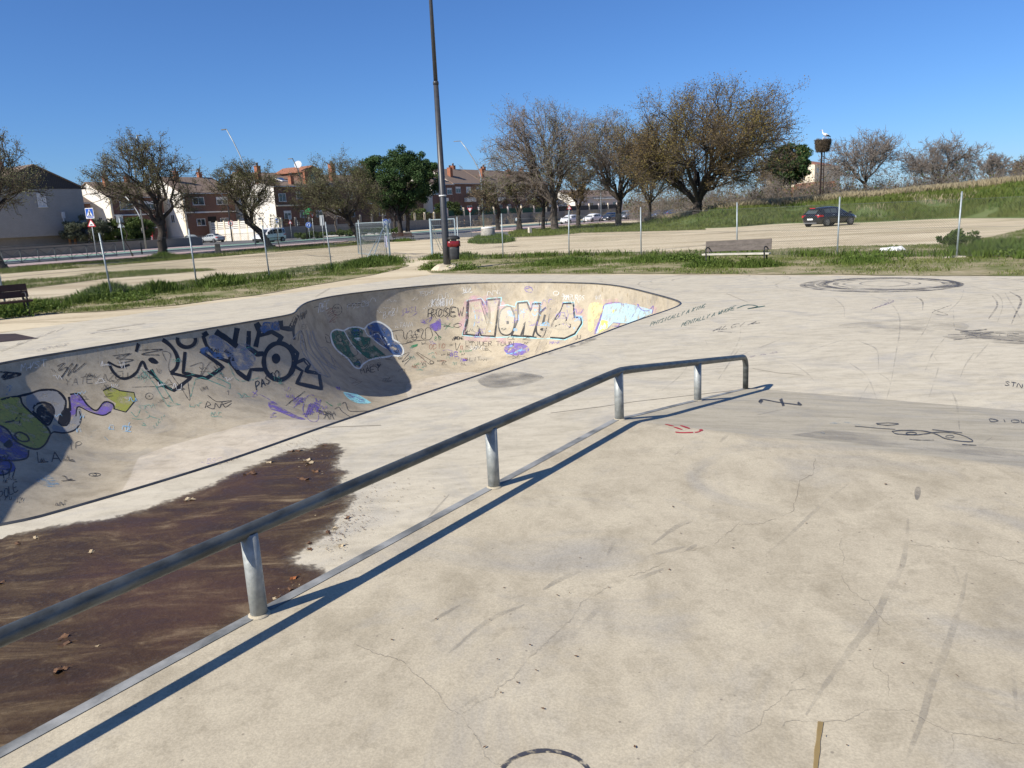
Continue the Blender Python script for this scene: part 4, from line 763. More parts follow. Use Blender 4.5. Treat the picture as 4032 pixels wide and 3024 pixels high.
# ------------------------------------------------------------------ fences and gates
WIRE = M('fence_wire', (.17, .18, .175), (.12, .13, .125), 3, .6, .3, spec=.3)
FPOST = M('fence_post_paint', (.36, .41, .42), (.28, .32, .33), 6, .5, .35, spec=.4)
def chain(name, p0, p1, h, parent, origin, pitch=.078, z0=.06):
    """diamond wire between two posts: two crossing families of thin wires"""
    d = p1 - p0; Lh = Vector((d.x, d.y, 0)).length; X = Vector((d.x, d.y, 0)).normalized(); Y = Vector((-X.y, X.x, 0)); r = .0028
    segs = []
    H = h - z0; s0 = -H
    while s0 < Lh:
        for sg in (1, -1):
            a = s0 if sg == 1 else s0 + H; pa, pb = (0.0, 0.0), (0.0, 0.0)
            x0_, z_0, x1_, z_1 = a, 0.0, a + sg*H, H
            # clip to 0..Lh
            def cl(x0_, z_0, x1_, z_1):
                t0, t1 = 0.0, 1.0; dx = x1_ - x0_
                for lo, hi in ((0, Lh),):
                    ta, tb = (lo - x0_)/dx, (hi - x0_)/dx
                    if ta > tb: ta, tb = tb, ta
                    t0, t1 = max(t0, ta), min(t1, tb)
                return t0, t1
            t0, t1 = cl(x0_, z_0, x1_, z_1)
            if t1 - t0 > .01: segs.append((x0_ + (x1_ - x0_)*t0, H*t0, x0_ + (x1_ - x0_)*t1, H*t1, sg))
        s0 += pitch
    S_ = np.array(segs); n = len(S_)
    o = np.array(p0 - origin); Xn, Yn = np.array(X), np.array(Y); Zn = np.array((0, 0, 1.))
    dz = (p1.z - p0.z)/Lh
    A = o + S_[:, :1]*Xn + (S_[:, 1:2] + z0 + S_[:, :1]*dz)*Zn + Yn*(S_[:, 4:5]*.003); B = o + S_[:, 2:3]*Xn + (S_[:, 3:4] + z0 + S_[:, 2:3]*dz)*Zn + Yn*(S_[:, 4:5]*.003)
    V = []; 
    for k in range(3):
        a = 2*pi*k/3; off = (Xn*cos(a)*.707 - Zn*cos(a)*.707*0)*r*1.2 + Yn*sin(a)*r + Zn*cos(a)*r*.7
        V += [A + off, B + off]
    V = np.stack(V, 1).reshape(-1, 3); base = np.arange(n)[:, None]*6
    F = np.concatenate([base + np.array([[2*k, 2*((k + 1) % 3), 2*((k + 1) % 3) + 1, 2*k + 1]]) for k in range(3)], 0)
    ob = link(name, npmesh(name, V, F, WIRE), parent); ob['kind'] = 'stuff'
    b = MB()
    for zz_ in (z0, (h + z0)/2, h - .02): b.tube([p0 - origin + Vector((0, 0, zz_)), p1 - origin + Vector((0, 0, zz_))], .004, 4)
    b.build('tension_wire', WIRE, parent)
def fence(name, label, pts, hs, leans):
    root = empty(name, pts[0]); tag(root, label, 'fence')
    for p, h, ln in zip(pts, hs, leans):
        b = MB(); q = p - root.location
        b.tube([q + Vector((0, 0, -.2)), q + Vector((ln, 0, h))], .028, 10); b.lathe([(.031, 0), (.026, .02), (.0, .026)], q + Vector((ln, 0, h)), 10)
        b.build('post', FPOST, root)
    for (p, h, l0), (q, h2, l1) in zip(zip(pts[:-1], hs, leans), zip(pts[1:], hs[1:], leans[1:])):
        chain('wire_mesh', p + Vector((l0*.5, 0, 0)), q + Vector((l1*.5, 0, 0)), 1.92, root, root.location)
    return root
Lf = [gp(60, 1225), gp(443, 1173), gp(777, 1132), gp(1063, 1100), gp(1308, 1061), gp(1429, 1042), gp(1527, 1022)]
d0 = (Lf[1] - Lf[2]); Lf[0] = Lf[1] + d0*1.0; Lf = [Lf[1] + d0*2.0] + Lf
fence('chain_link_fence', 'grey chain link fence on the left, running past weeds to the open gate', Lf, [2.15]*5 + [2.18, 2.2, 2.2], [-.05, -.05, -.1, -.03, -.06, -.1, -.04, -.1])
Rf = [gp(1806, 1021), gp(1981, 1017), gp(2240, 1007), gp(2554, 996), gp(2902, 1005), gp(3296, 1010), gp(3766, 1013)]
A0, A1 = Rf[1], Rf[-1]
Rf[3] = Rf[2].lerp(Rf[4], .47)
Rf.append(Rf[-1] + (Rf[-1] - Rf[-2])); Rf.append(Rf[-1] + (Rf[-1] - Rf[-2]))
fence('chain_link_fence', 'grey chain link fence on the right, running behind the weathered bench', Rf, [2.12, 2.17, 2.13, 2.15, 2.15, 2.16, 2.13, 2.1, 2.1], [.05, .03, .06, .0, -.03, .01, .02, 0, 0])

GATEM = M('gate_galvanised', (.36, .43, .45), (.27, .33, .35), 5, .45, .4, spec=.5)
def gate(label, p0, p1, h=2.05):
    root = empty('gate_leaf', p0); tag(root, label, 'gate'); o = p0; d = p1 - p0; X = d.normalized(); Lg = d.length
    P = lambda x, z: X*x + Vector((0, 0, z))
    for nm, a, c, r_ in (('frame_post', (0, -.05), (0, h + .06), .045), ('frame_post', (Lg, .08), (Lg, h), .028), ('frame_rail', (0, h), (Lg, h), .024), ('frame_rail', (0, .12), (Lg, .12), .022)):
        b = MB(); b.bar(P(*a), P(*c), r_*2, r_*2, up=X if nm == 'frame_post' else Vector((0, 0, 1))); b.build(nm, GATEM, root)
    b = MB(); n = int(Lg/.11)
    for i in range(1, n): b.tube([P(Lg*i/n, .12), P(Lg*i/n, h)], .0032, 4, cap=False)
    ob = b.build('bar_panel', GATEM, root); ob['kind'] = 'stuff'
    for z_ in (.38, .75, 1.12, 1.45, 1.75): b = MB(); b.tube([P(0, z_), P(Lg, z_)], .006, 5); b.build('cross_wire', GATEM, root)
    return root
GL0, GL1 = gp(1527, 1021), gp(1527, 1021) + (gp(1410, 1000) - gp(1527, 1021)).normalized()*3.0
gL = gate('open left gate leaf of thin vertical bars swung back behind the fence', gp(1527, 1021) + Vector((.12, .1, 0)), gp(1413, 1004))
gR = gate('open right gate leaf of welded wire beside the dark lamp post', gp(1704, 1021), gp(1799, 1019))
b = MB(); X = (gp(1413, 1004) - gp(1527, 1021)).normalized(); b.box(Vector((X.x*.75, X.y*.75, .95)), (.62, .02, .62), atan2(X.y, X.x)); b.build('notice_board', M('faded_lilac_board', (.38, .37, .52), (.30, .29, .44), 3, .7), gL)
for i, (foot, q, z_) in enumerate([((1462, 1038), (1506, 868), 2.0), ((1436, 1035), (1500, 880), 1.9), ((1744, 985), (1700, 866), 2.0), ((1733, 985), (1712, 900), 1.7)]):
    f = gp(*foot); top = (gp(1527, 1021) if i < 2 else gp(1704, 1021)) + Vector((0, 0, z_))
    root = gL if i < 2 else gR
    b = MB(); b.tube([f - root.location, top - root.location], .024, 8); b.build('brace', GATEM, root)

# ------------------------------------------------------------------ tall lamp post with litter bin
lp = gp(1762, 1062)
lamp = empty('lamp_post', lp); tag(lamp, 'very tall dark grey tapering lamp post beside the gate, top out of view', 'lamp post')
b = MB(); zt = 14.0; lean = Vector((.02, 0, 0)); b.tube([(0, 0, .05), (0, 0, 1.2), lean + Vector((0, 0, 7.35))], [.155, .145, .10], 16); b.build('pole', DARKPOLE, lamp)
b = MB(); b.tube([lean + Vector((0, 0, 7.35)), lean*2 + Vector((0, 0, zt))], [.085, .055], 14); b.lathe([(.115, -.06), (.115, .04), (.09, .07)], lean + Vector((0, 0, 7.35)), 14); b.build('upper_pole', DARKPOLE, lamp)
for zz_ in (zt - .1,):
    for sg in (-1, 1): b = MB(); b.box((sg*.5, 0, zz_), (.7, .3, .12)); b.build('luminaire', BLACK, lamp)
b = MB(); prof_ = [(.75, -.06), (.70, .05), (.58, .16), (.40, .22), (.16, .235)]; b.lathe(prof_, (0, 0, 0), 9, smooth=False); o = b.build('concrete_plinth', concrete('concrete_plinth', (.60, .52, .38), (.54, .45, .32), (.42, .35, .25), 2), lamp); 
for v_ in o.data.vertices: v_.co += Vector((noise.noise(v_.co*2)*.08, noise.noise(v_.co*2 + Vector((5, 0, 0)))*.08, noise.noise(v_.co*3)*.05))
b = MB(); b.lathe([(.152, 0), (.156, .03), (.152, .05)], (0, 0, 2.98), 14); b.build('tape_band', WHITE, lamp)
bn = empty('litter_bin', lp + Vector((.34, -.02, .50))); bn.scale = (1.0, 1.0, .74); tag(bn, 'dark grey litter bin with domed lid strapped to the lamp post', 'litter bin')
def super_ring(rx, ry, n=20, e=.6):
    return [(rx*math.copysign(abs(cos(2*pi*i/n))**e, cos(2*pi*i/n)), ry*math.copysign(abs(sin(2*pi*i/n))**e, sin(2*pi*i/n))) for i in range(n)]
def loft(rings, mat, name, parent, capb=True, capt=True, smooth=True):
    b = MB(); n = len(rings[0]); vs = [p for r_ in rings for p in r_]
    b.add(vs, [(i*n + j, i*n + (j + 1) % n, (i + 1)*n + (j + 1) % n, (i + 1)*n + j) for i in range(len(rings) - 1) for j in range(n)], 0, smooth)
    if capb: b.f.append(tuple(range(n))[::-1]); b.m.append(0); b.sm.append(False)
    if capt: b.f.append(tuple(range((len(rings) - 1)*n, len(rings)*n))); b.m.append(0); b.sm.append(False)
    return b.build(name, mat, parent)
loft([[(x*k, y*k, z) for x, y in super_ring(.235, .2)] for k, z in ((.72, -.12), (.80, -.10), (.83, .1), (.9, .4), (.97, .72))], M('bin_grey', (.05, .052, .054), (.035, .036, .038), 5, .5), 'body', bn)
loft([[(x*k, y*k, z) for x, y in super_ring(.25, .21)] for k, z in ((1.02, .98), (1.06, 1.02), (1.0, 1.10), (.75, 1.17), (.35, 1.2))], BLACK, 'lid', bn)
b = MB(); b.box((-.2, 0, .5), (.06, .16, 1.3)); b.build('mounting_bracket', BLACK, bn)
for sg in (-1, 1): b = MB(); b.box((.0, sg*.2, .85), (.2, .02, .3)); b.build('lid_strut', BLACK, bn)
bag = loft([[(x*k*(1 + .12*noise.noise(Vector((x*9, y*9, z*6)))), y*k*(1 + .12*noise.noise(Vector((x*9, y*9, z*6 + 4)))), z + .05*noise.noise(Vector((x*14, y*14, 2)))) for x, y in super_ring(.25, .215, 28)] for k, z in ((.98, .60), (1.06, .66), (1.1, .76), (1.04, .86), (.98, .9))], M('red_bag_plastic', (.24, .016, .020), (.15, .010, .014), 9, .3, spec=.5), 'red_bag', None, False, False)
bag.location = bn.location; bag.scale = (1.0, 1.0, .74); tag(bag, 'crumpled red plastic bag lining the litter bin on the lamp post', 'bag')

# ------------------------------------------------------------------ benches
IRON = M('black_cast_iron', (.018, .018, .02), (.028, .028, .03), 8, .5, .3)
def bench(label, pos, yaw, wood_b, wood_s, back_planks, length=2.0, tilt=0.0):
    root = empty('bench', pos, yaw); tag(root, label, 'bench'); hl = length/2
    for z0, z1, y in back_planks:
        b = MB(); yc = y; a = .22
        b.box((0, yc, (z0 + z1)/2), (length, .04, z1 - z0), ax=(Vector((1, 0, tilt)).normalized(), Vector((0, cos(a), -sin(a))), Vector((-tilt, sin(a), cos(a))).normalized()))
        b.build('back_plank', wood_b, root)
    for k, y in enumerate((-.20, -.02)):
        b = MB(); b.box((0, y, .43), (length + .02, .16, .05)); b.build('seat_plank', wood_s, root)
    for sx in (-1, 1):
        x = sx*(hl - .14)
        b = MB()
        b.tube([(x, -.28, 0), (x, -.25, .2), (x, -.27, .40)], .025, 8); b.tube([(x, .20, 0), (x, .14, .25), (x, .12, .42), (x, .22, .82)], [.028, .026, .026, .02], 8); b.tube([(x, -.27, .40), (x, .14, .40)], .022, 8)
        b.tube([(x, -.27, .40), (x, -.31, .5), (x, -.27, .62), (x, -.18, .66), (x, 0, .655), (x, .13, .62)], .022, 8); b.build('cast_side', IRON, root)
    return root
GREYW = M('weathered_grey_wood', (.135, .115, .10), (.09, .077, .067), 3, .85, bmp=.3, stretch=(.2, 3, 3))
PALEW = M('pale_worn_wood', (.55, .52, .44), (.42, .39, .32), 4, .85, stretch=(.3, 3, 3))
DARKW = M('dark_brown_wood', (.05, .026, .020), (.035, .02, .016), 4, .6)
bc = (gp(2795, 1050) + gp(3015, 1048))/2; bx_ = gp(3015, 1048) - gp(2795, 1050); yaw = atan2(bx_.y, bx_.x)
bn1 = bench('bench with grey weathered backboard, white scrawled tag and pale seat, right of the bowl', bc + Vector((0, .1, 0)), yaw, GREYW, PALEW, [(.52, .70, .16), (.705, .885, .20)], 2.25, .02)
b = MB()
def bench_tag(root, txt, x0, z0, w, h, y, mat):
    b = MB(); x = x0
    for ch in txt:
        for st in GLYPH.get(ch, ()):
            for (a0, b0), (a1, b1) in zip(st[:-1], st[1:]):
                b.bar((x + a0/4*w*.8, y, z0 + b0/6*h), (x + a1/4*w*.8, y, z0 + b1/6*h), .004, .018, up=Vector((0, 1, 0)))
        x += w
    return b.build('tag_lettering', mat, root)
t_ = bench_tag(bn1, 'AARON', -.1, .57, .15, .22, .1, WHITE); t_.rotation_euler = (-.22, 0, 0); t_.location = (0, -.085, .0)
bench('dark brown bench with scribbled back at the left edge beside weeds', gp(40, 1255) + Vector((-.42, -.05, 0)), UANG - pi/2 + pi*.0 + radians(78), DARKW, DARKW, [(.52, .70, .16), (.705, .885, .20)], 1.9)
fb = (gp(1547, 951) + gp(1628, 949))/2
bench('brown slatted bench seen from behind, beyond the gate by the road', fb, radians(180 - 24), DARKW, DARKW, [(.50, .58, .15), (.61, .69, .17), (.72, .80, .19), (.82, .88, .21)], 2.4)

# ------------------------------------------------------------------ signs
SPOLE = M('sign_pole', (.50, .53, .53), (.42, .45, .45), 4, .5, .3)
SBLUE = M('sign_blue', (.02, .12, .50), (.02, .10, .44), 2, .45); SRED = M('sign_red', (.50, .02, .03), (.42, .02, .03), 2, .45); SBACK = M('sign_back', (.40, .42, .43), (.33, .35, .36), 3, .5, .3)
SWHT = M('sign_white', (.80, .80, .79), (.74, .74, .73), 3, .5); SBLK = M('sign_black', (.02, .02, .02), (.03, .03, .03), 3, .5)
NG = [0]
def polyplate(root, name, pts, z, y, mat, X, th=.012):
    Y = Vector((-X.y, X.x, 0)); b = MB()
    b.prism(pts, Vector((0, 0, z)) - Y*y, X, Vector((0, 0, 1)), -Y, th); return b.build(name, mat, root)
def ngon(r, n=28, a0=0.0): return [(r*cos(a0 + 2*pi*i/n), r*sin(a0 + 2*pi*i/n)) for i in range(n)]
def rrect(w, h, r=.06):
    out = []
    for cx_, cy_, a in ((w/2 - r, h/2 - r, 0), (-w/2 + r, h/2 - r, pi/2), (-w/2 + r, -h/2 + r, pi), (w/2 - r, -h/2 + r, 1.5*pi)):
        out += [(cx_ + r*cos(a + i*pi/8), cy_ + r*sin(a + i*pi/8)) for i in range(5)]
    return out
def tri(s, up=True): 
    h = s*.866; pts = [(-s/2, -h/3), (s/2, -h/3), (0, 2*h/3)] if up else [(s/2, h/3), (-s/2, h/3), (0, -2*h/3)]
    out = []
    for i in range(3):
        p = Vector(pts[i]); a = Vector(pts[i - 1]); c = Vector(pts[(i + 1) % 3])
        out += [tuple(p.lerp(a, .1)), tuple(p.lerp((a + c)/2, .05)), tuple(p.lerp(c, .1))]
    return out
def signpost(label, px_, py_, height, r_=.03, cat='road sign', lean=0.0):
    p = gp(px_, py_); root = empty('road_sign', p); tag(root, label, cat)
    b = MB(); b.tube([(0, 0, -.05), (lean, 0, height)], r_, 8); b.build('pole', SPOLE, root); return root
XR = Vector((1, 0, 0))
def face(deg): return Vector((cos(radians(deg)), sin(radians(deg)), 0))
# crossing + hump
r_ = signpost('blue pedestrian crossing sign above a red triangle, by the grey railing', 383, 1017, 4.45, .045); X = face(-6)
polyplate(r_, 'crossing_plate', rrect(.80, .95), 4.08, .05, SWHT, X); polyplate(r_, 'crossing_panel', rrect(.70, .70, .02), 4.14, .064, SBLUE, X); polyplate(r_, 'crossing_panel', rrect(.62, .06, .01), 3.70, .064, SBLUE, X)
polyplate(r_, 'crossing_triangle', [(-.28, -.28), (.28, -.28), (0, .32)], 4.14, .078, SWHT, X)
polyplate(r_, 'walker_figure', [(-.12, -.26), (-.02, -.02), (-.08, .06), (-.03, .12), (-.03, .2), (.03, .2), (.03, .12), (.09, .02), (.03, 0), (.12, -.26), (.06, -.26), (0, -.1), (-.06, -.26)], 4.12, .092, SBLK, X)
polyplate(r_, 'warning_border', tri(.86), 3.12, .05, SRED, X); polyplate(r_, 'warning_panel', tri(.60), 3.12, .064, SWHT, X); polyplate(r_, 'hump_symbol', [(-.17, -.10), (.17, -.10), (.13, -.05), (.06, -.05), (0, .02), (-.06, -.05), (-.13, -.05)], 3.12, .078, SBLK, X)
r_ = signpost('grey triangular sign seen from behind on a pale pole near the hedge', 491, 996, 4.0, .05); polyplate(r_, 'sign_back', tri(.85), 3.05, -.08, SBACK, face(-4)); polyplate(r_, 'sign_back', rrect(.7, .8), 3.75, -.08, SBACK, face(20))
r_ = signpost('small blue and white notice sign on a thin pole in front of the pale wall', 1100, 957, 3.2); X = face(10)
polyplate(r_, 'notice_plate', rrect(.45, .85, .03), 2.75, .04, SWHT, X); polyplate(r_, 'symbol', rrect(.26, .18, .02), 2.95, .055, SBLUE, X); polyplate(r_, 'symbol', ngon(.1, 12), 2.62, .055, SBLUE, X)
r_ = signpost('square sign turned edge on with a small triangle below, by the brick house', 1150, 944, 3.6); polyplate(r_, 'square_plate', rrect(.6, .62), 3.3, .04, SBACK, face(62)); polyplate(r_, 'warning_border', tri(.62), 2.55, .04, SRED, face(15)); polyplate(r_, 'warning_panel', tri(.4), 2.55, .055, SWHT, face(15))
r_ = signpost('round dark sign seen from behind in front of the grey wall', 1177, 934, 2.9); polyplate(r_, 'sign_back', ngon(.42), 2.35, -.04, M('sign_back_dark', (.14, .15, .15), (.10, .11, .11), 3, .5), face(20))
def roundabout(px_, py_, h, r0, label, deg=8):
    r_ = signpost(label, px_, py_, h, .035); X = face(deg)
    polyplate(r_, 'rim', ngon(r0*1.06), h - r0, .04, SWHT, X); polyplate(r_, 'disc', ngon(r0), h - r0, .054, SBLUE, X)
    for k in range(3):
        a0 = 2*pi*k/3 + .4; pts = [(r0*.62*cos(a0 + t), r0*.62*sin(a0 + t)) for t in np.linspace(0, 1.3, 6)] + [(r0*.38*cos(a0 + t), r0*.38*sin(a0 + t)) for t in np.linspace(1.3, 0, 6)]
        polyplate(r_, 'arrow', pts, h - r0, .068, SWHT, X); e = a0 - .28; polyplate(r_, 'arrow_head', [(r0*.78*cos(a0), r0*.78*sin(a0)), (r0*.22*cos(a0), r0*.22*sin(a0)), (r0*.5*cos(e), r0*.5*sin(e))], h - r0, .068, SWHT, X)
roundabout(1221, 946, 2.45, .37, 'round blue roundabout sign with white arrows in front of the low hedge', 10)
roundabout(1523, 938, 2.35, .36, 'round blue roundabout sign partly behind the left gate leaf', 22)
def yieldsign(label, px_, py_, h, deg, s):
    r_ = signpost(label, px_, py_, h, .035); X = face(deg); polyplate(r_, 'border', tri(s, False), h - s*.3, .04, SRED, X); polyplate(r_, 'panel', tri(s*.62, False), h - s*.3, .055, SWHT, X)
yieldsign('narrow looking give way sign turned half away, left of the gate', 1239, 955, 3.6, 55, .95)
yieldsign('red and white give way triangle sign right of the lamp post', 1856, 929, 3.1, 4, .62)
r_ = signpost('pair of plain grey rectangular sign backs on a slim pole left of the gate', 1277, 971, 2.9, .03); polyplate(r_, 'sign_back', rrect(.40, .95, .03), 2.45, -.04, SBACK, face(0))
r_ = signpost('pale oval sign seen nearly edge on, above the far bench', 1538, 927, 2.4); polyplate(r_, 'plate', ngon(.35), 2.05, .04, SWHT, face(62))
r_ = signpost('small red bordered triangle sign on a white pole among the tree trunks', 2243, 888, 3.0, .05); polyplate(r_, 'border', tri(.8), 2.75, .06, SRED, face(0)); polyplate(r_, 'panel', tri(.5), 2.75, .075, SWHT, face(0))
r_ = signpost('round speed limit sign with small plate on the dark lamp pole by the silver cars', 917, 951, 3.3, .05); X = face(4)
polyplate(r_, 'border', ngon(.40), 2.95, .06, SRED, X); polyplate(r_, 'panel', ngon(.30), 2.95, .075, SWHT, X); polyplate(r_, 'plate', rrect(.7, .35, .02), 2.2, .06, SWHT, X)
b = MB(); x = -.2
for st in ([(0, 5.2), (1.6, 6), (3.2, 5), (1.6, 3.2), (3.4, 1.6), (1.6, 0), (0, .8)], [(6, 6), (4.6, 4), (4.8, 1.2), (6, 0), (7.4, 1.6), (7.3, 4.4), (6, 6)]):
    for (a0, c0), (a1, c1) in zip(st[:-1], st[1:]): b.bar((x + a0*.052, -.095, 2.81 + c0*.045), (x + a1*.052, -.095, 2.81 + c1*.045), .008, .05, up=Vector((0, 1, 0)))
b.build('numerals', SBLK, r_)
# red information totem
tp = gp(602, 967); tt = empty('information_totem', tp); tag(tt, 'slim red information totem leaning beside the left tree trunk', 'totem')
b = MB(); b.box((0, 0, .9), (.42, .16, 1.8), taper=.95); b.build('column', SRED, tt); b = MB(); b.box((0, -.085, 1.0), (.26, .012, .9)); b.build('panel', M('totem_grey', (.30, .30, .31), (.22, .22, .23), 2, .5), tt); b = MB(); b.box((0, 0, 2.05), (.62, .17, .5)); b.prism(ngon(.12, 14), Vector((0, -.1, 2.08)), XR, Vector((0, 0, 1)), Vector((0, -1, 0)), .01); b.build('head', SRED, tt)

# ------------------------------------------------------------------ street lamps
LPM = M('lamp_pole_grey', (.36, .39, .40), (.28, .31, .32), 2, .5, .4, spec=.4); LPD = M('lamp_pole_dark', (.05, .052, .055), (.07, .07, .072), 2, .5, .2)
def street_lamp(label, px_, py_, bend_z, top_z, off, mat=None, r0=.10, head=.75, p=None):
    p = p or gp(px_, py_); root = empty('street_lamp', p); tag(root, label, 'street lamp'); mat = mat or LPM; off = Vector(off)
    b = MB(); b.tube([(0, 0, -.05), (0, 0, bend_z)] + [off*((t)**1.5) + Vector((0, 0, bend_z + (top_z - bend_z)*t)) for t in (.15, .3, .5, .75, 1)], [r0, r0*.8, r0*.75, r0*.7, r0*.65, r0*.6, r0*.55], 10); b.build('pole', mat, root)
    X = Vector((off.x, off.y, 0)).normalized(); e = off + Vector((0, 0, top_z)); b = MB(); b.box(e + X*head*.45, (head, .26, .10), ax=(X, Vector((-X.y, X.x, 0)), Vector((0, 0, 1))), taper=.8); b.build('luminaire', LPD, root)
    return root
V2v = -E2
street_lamp('grey street lamp with arm bent right, rising behind the left tree', 576, 982, 10.8, 13.9, (1.3, -.7, 0))
street_lamp('tall grey street lamp bent left above the leaning tree and white van', 1007, 967, 7.6, 13.3, (-2.1, .9, 0))
street_lamp('grey street lamp bent left, right of the tall lamp post', 1905, 900, 8.5, 14.8, (-3.2, 1.0, 0), r0=.13, head=1.3)
street_lamp('dark street lamp with drooping arm by the pale panelled wall', 915, 951.5, 5.5, 11.6, (-4.6, 1.2, 0), LPD, r0=.11, head=1.3)
street_lamp('short pale street lamp beside the grey sided house', 0, 0, 4.0, 7.2, (-2.0, .6, 0), M('lamp_pole_pale', (.55, .56, .55), (.45, .46, .45), 2, .5, .2), head=1.0, p=UV(60.5, -101, GZ))
street_lamp('dark street lamp top showing above the trees left of the pine', 0, 0, 8, 11.2, (-1.0, .4, 0), LPD, head=.8, p=UV(76, -86, GZ))
street_lamp('thin grey pole among the scrub at the right edge', 0, 0, 5, 8.3, (-.8, .2, 0), LPM, p=Vector((76, 110, GZ)))
street_lamp('straight pale street lamp behind the parked white cars', 2368, 872, 6.5, 9.2, (1.2, .3, 0), LPM, r0=.12)
gl = empty('globe_lamp', gp(306, 988)); tag(gl, 'slim green lamp post with a green dome, before the grey sided house', 'lamp post')
GRNP = M('lamp_green', (.03, .20, .11), (.025, .16, .09), 2, .5)
b = MB(); b.tube([(0, 0, 0), (0, 0, 7.4)], [.12, .07], 10); b.build('pole', GRNP, gl); b = MB(); b.lathe([(.1, 7.3), (.45, 7.36), (.62, 7.5), (.55, 7.75), (.3, 7.95), (.0, 8.0)], n=16); b.build('dome', GRNP, gl); b = MB(); b.lathe([(.0, 7.2), (.3, 7.26), (.42, 7.36)], n=16); b.build('glass', WHITE, gl)

# ------------------------------------------------------------------ railing, bollards, stones, well
RAILM = M('railing_grey', (.12, .14, .14), (.09, .10, .10), 3, .5, .3)
ra, rb = gp(-60, 1052), gp(461, 1010); rl = empty('street_railing', ra); tag(rl, 'grey steel pedestrian railing with crossed bars along the kerb on the left', 'railing')
n = 8; D = rb - ra
for i in range(n + 1): q = D*(i/n); b = MB(); b.bar(q + Vector((0, 0, 0)), q + Vector((0, 0, 1.25)), .06, .06, up=XR); b.build('post', RAILM, rl)
for zz_ in (1.22, .12): b = MB(); b.bar(Vector((0, 0, zz_)), D + Vector((0, 0, zz_)), .05, .06); b.build('rail', RAILM, rl)
for i in range(n):
    for s_ in (0, 1): b = MB(); b.bar(D*(i/n) + Vector((0, 0, .15 + 1.05*s_)), D*((i + 1)/n) + Vector((0, 0, .15 + 1.05*(1 - s_))), .035, .035); b.build('cross_bar', RAILM, rl)
for lab, px_, py_, h in (('black bollard left of the big left tree trunk', 560, 1001, 1.3), ('black bollard nearest the silver saloon', 737, 964, 1.0), ('black bollard between the two silver cars', 767, 966, .9), ('black bollard left of the far tree trunks', 2124, 889, 1.2), ('black bollard beside the white parked hatchback', 2152, 887, 1.2), ('black bollard in front of the white sports utility', 2301, 879, 1.3)):
    o = MB().lathe([(.07, 0), (.07, h*.85), (.09, h*.86), (.09, h*.9), (.06, h*.95), (.0, h)], n=10).build('bollard', LPD); o.location = gp(px_, py_); tag(o, lab, 'bollard', 'street bollards')
b = MB(); b.box((0, 0, .43), (.50, .42, .92), .3, taper=.82); o = b.build('stone_block', concrete('old_stone', (.12, .115, .10), (.09, .085, .075), (.06, .058, .05), 2)); o.location = gp(860, 1000); tag(o, 'dark weathered upright stone block on the dirt lot at left', 'stone block')
bv = o.modifiers.new('bevel', 'BEVEL'); bv.width = .05; bv.segments = 2
b = MB(); b.box((0, 0, .36), (.34, .34, .78), .5, taper=.95); o = b.build('stone_block', concrete('pale_stone', (.66, .60, .50), (.58, .52, .42), (.45, .40, .32), 2)); o.location = gp(2087, 923); tag(o, 'pale square stone post near the tree trunks beyond the fence', 'stone block')
bv = o.modifiers.new('bevel', 'BEVEL'); bv.width = .03; bv.segments = 2
wl = empty('concrete_well', gp(1922, 938) + Vector((0, .5, 0))); tag(wl, 'round concrete well ring with sunlit top painted white, ringed by grass beyond the fence', 'well')
b = MB(); b.lathe([(.72, -.1), (.70, .4), (.66, .85), (.60, .92)], n=18); b.build('ring', concrete('well_concrete', (.42, .40, .36), (.34, .32, .28), (.22, .21, .18), 1.5), wl); b = MB(); b.lathe([(.62, .90), (.66, .96), (.60, 1.06), (.0, 1.1)], n=18); b.build('lid', WHITE, wl)  # white cap puts the sunlight on the well top into its colour
# ------------------------------------------------------------------ trees
BARK = M('bark_dark', (.060, .050, .042), (.035, .029, .025), 6, .95, bmp=.6, bscale=14, stretch=(1, 1, .35))
BARK2 = M('bark_greybrown', (.115, .095, .078), (.07, .058, .048), 5, .95, bmp=.6, bscale=12, stretch=(1, 1, .35))
BARKP = M('bark_pale', (.22, .195, .165), (.14, .125, .105), 3, .95, stretch=(1, 1, .35))
TWIGD = M('twig_brown', (.11, .088, .065), (.075, .06, .046), 4, .9); TWIGG = M('twig_grey', (.24, .205, .18), (.17, .145, .125), 3, .9)
def rdir(rg): 
    v = rg.normal(size=3); return v/np.linalg.norm(v)
def limb(segs, rg, a, b_, r0, r1, n, wob):
    d = b_ - a; Ln = np.linalg.norm(d); pts = [a]; off = np.zeros(3)
    for i in range(1, n + 1):
        t = i/n; off = off*.6 + rg.normal(size=3)*wob*Ln*.5
        sag = np.array((0, 0, Ln*.10*sin(pi*t)))
        pts.append(a + d*t + off*(sin(pi*t) if i < n else .3) + sag)
    for i in range(n):
        segs.append((*pts[i], *pts[i + 1], r0 + (r1 - r0)*i/n, r0 + (r1 - r0)*(i + 1)/n))
    return pts
def tubes_np(S_, sides):
    A, B, ra, rb = S_[:, :3], S_[:, 3:6], S_[:, 6:7], S_[:, 7:8]
    D = B - A; D /= np.linalg.norm(D, axis=1)[:, None] + 1e-9
    ref = np.where(np.abs(D[:, 2:3]) > .9, np.array([[1., 0, 0]]), np.array([[0, 0, 1.]]))
    X = np.cross(D, ref); X /= np.linalg.norm(X, axis=1)[:, None] + 1e-9; Y = np.cross(D, X)
    V = []
    for k in range(sides):
        a = 2*pi*k/sides; o = X*cos(a) + Y*sin(a); V += [A + o*ra, B + o*rb]
    n = len(A); V = np.stack(V, 1).reshape(-1, 3); base = np.arange(n)[:, None]*2*sides
    F = np.concatenate([base + np.array([[2*k, 2*((k + 1) % sides), 2*((k + 1) % sides) + 1, 2*k + 1]]) for k in range(sides)], 0)
    return V, F
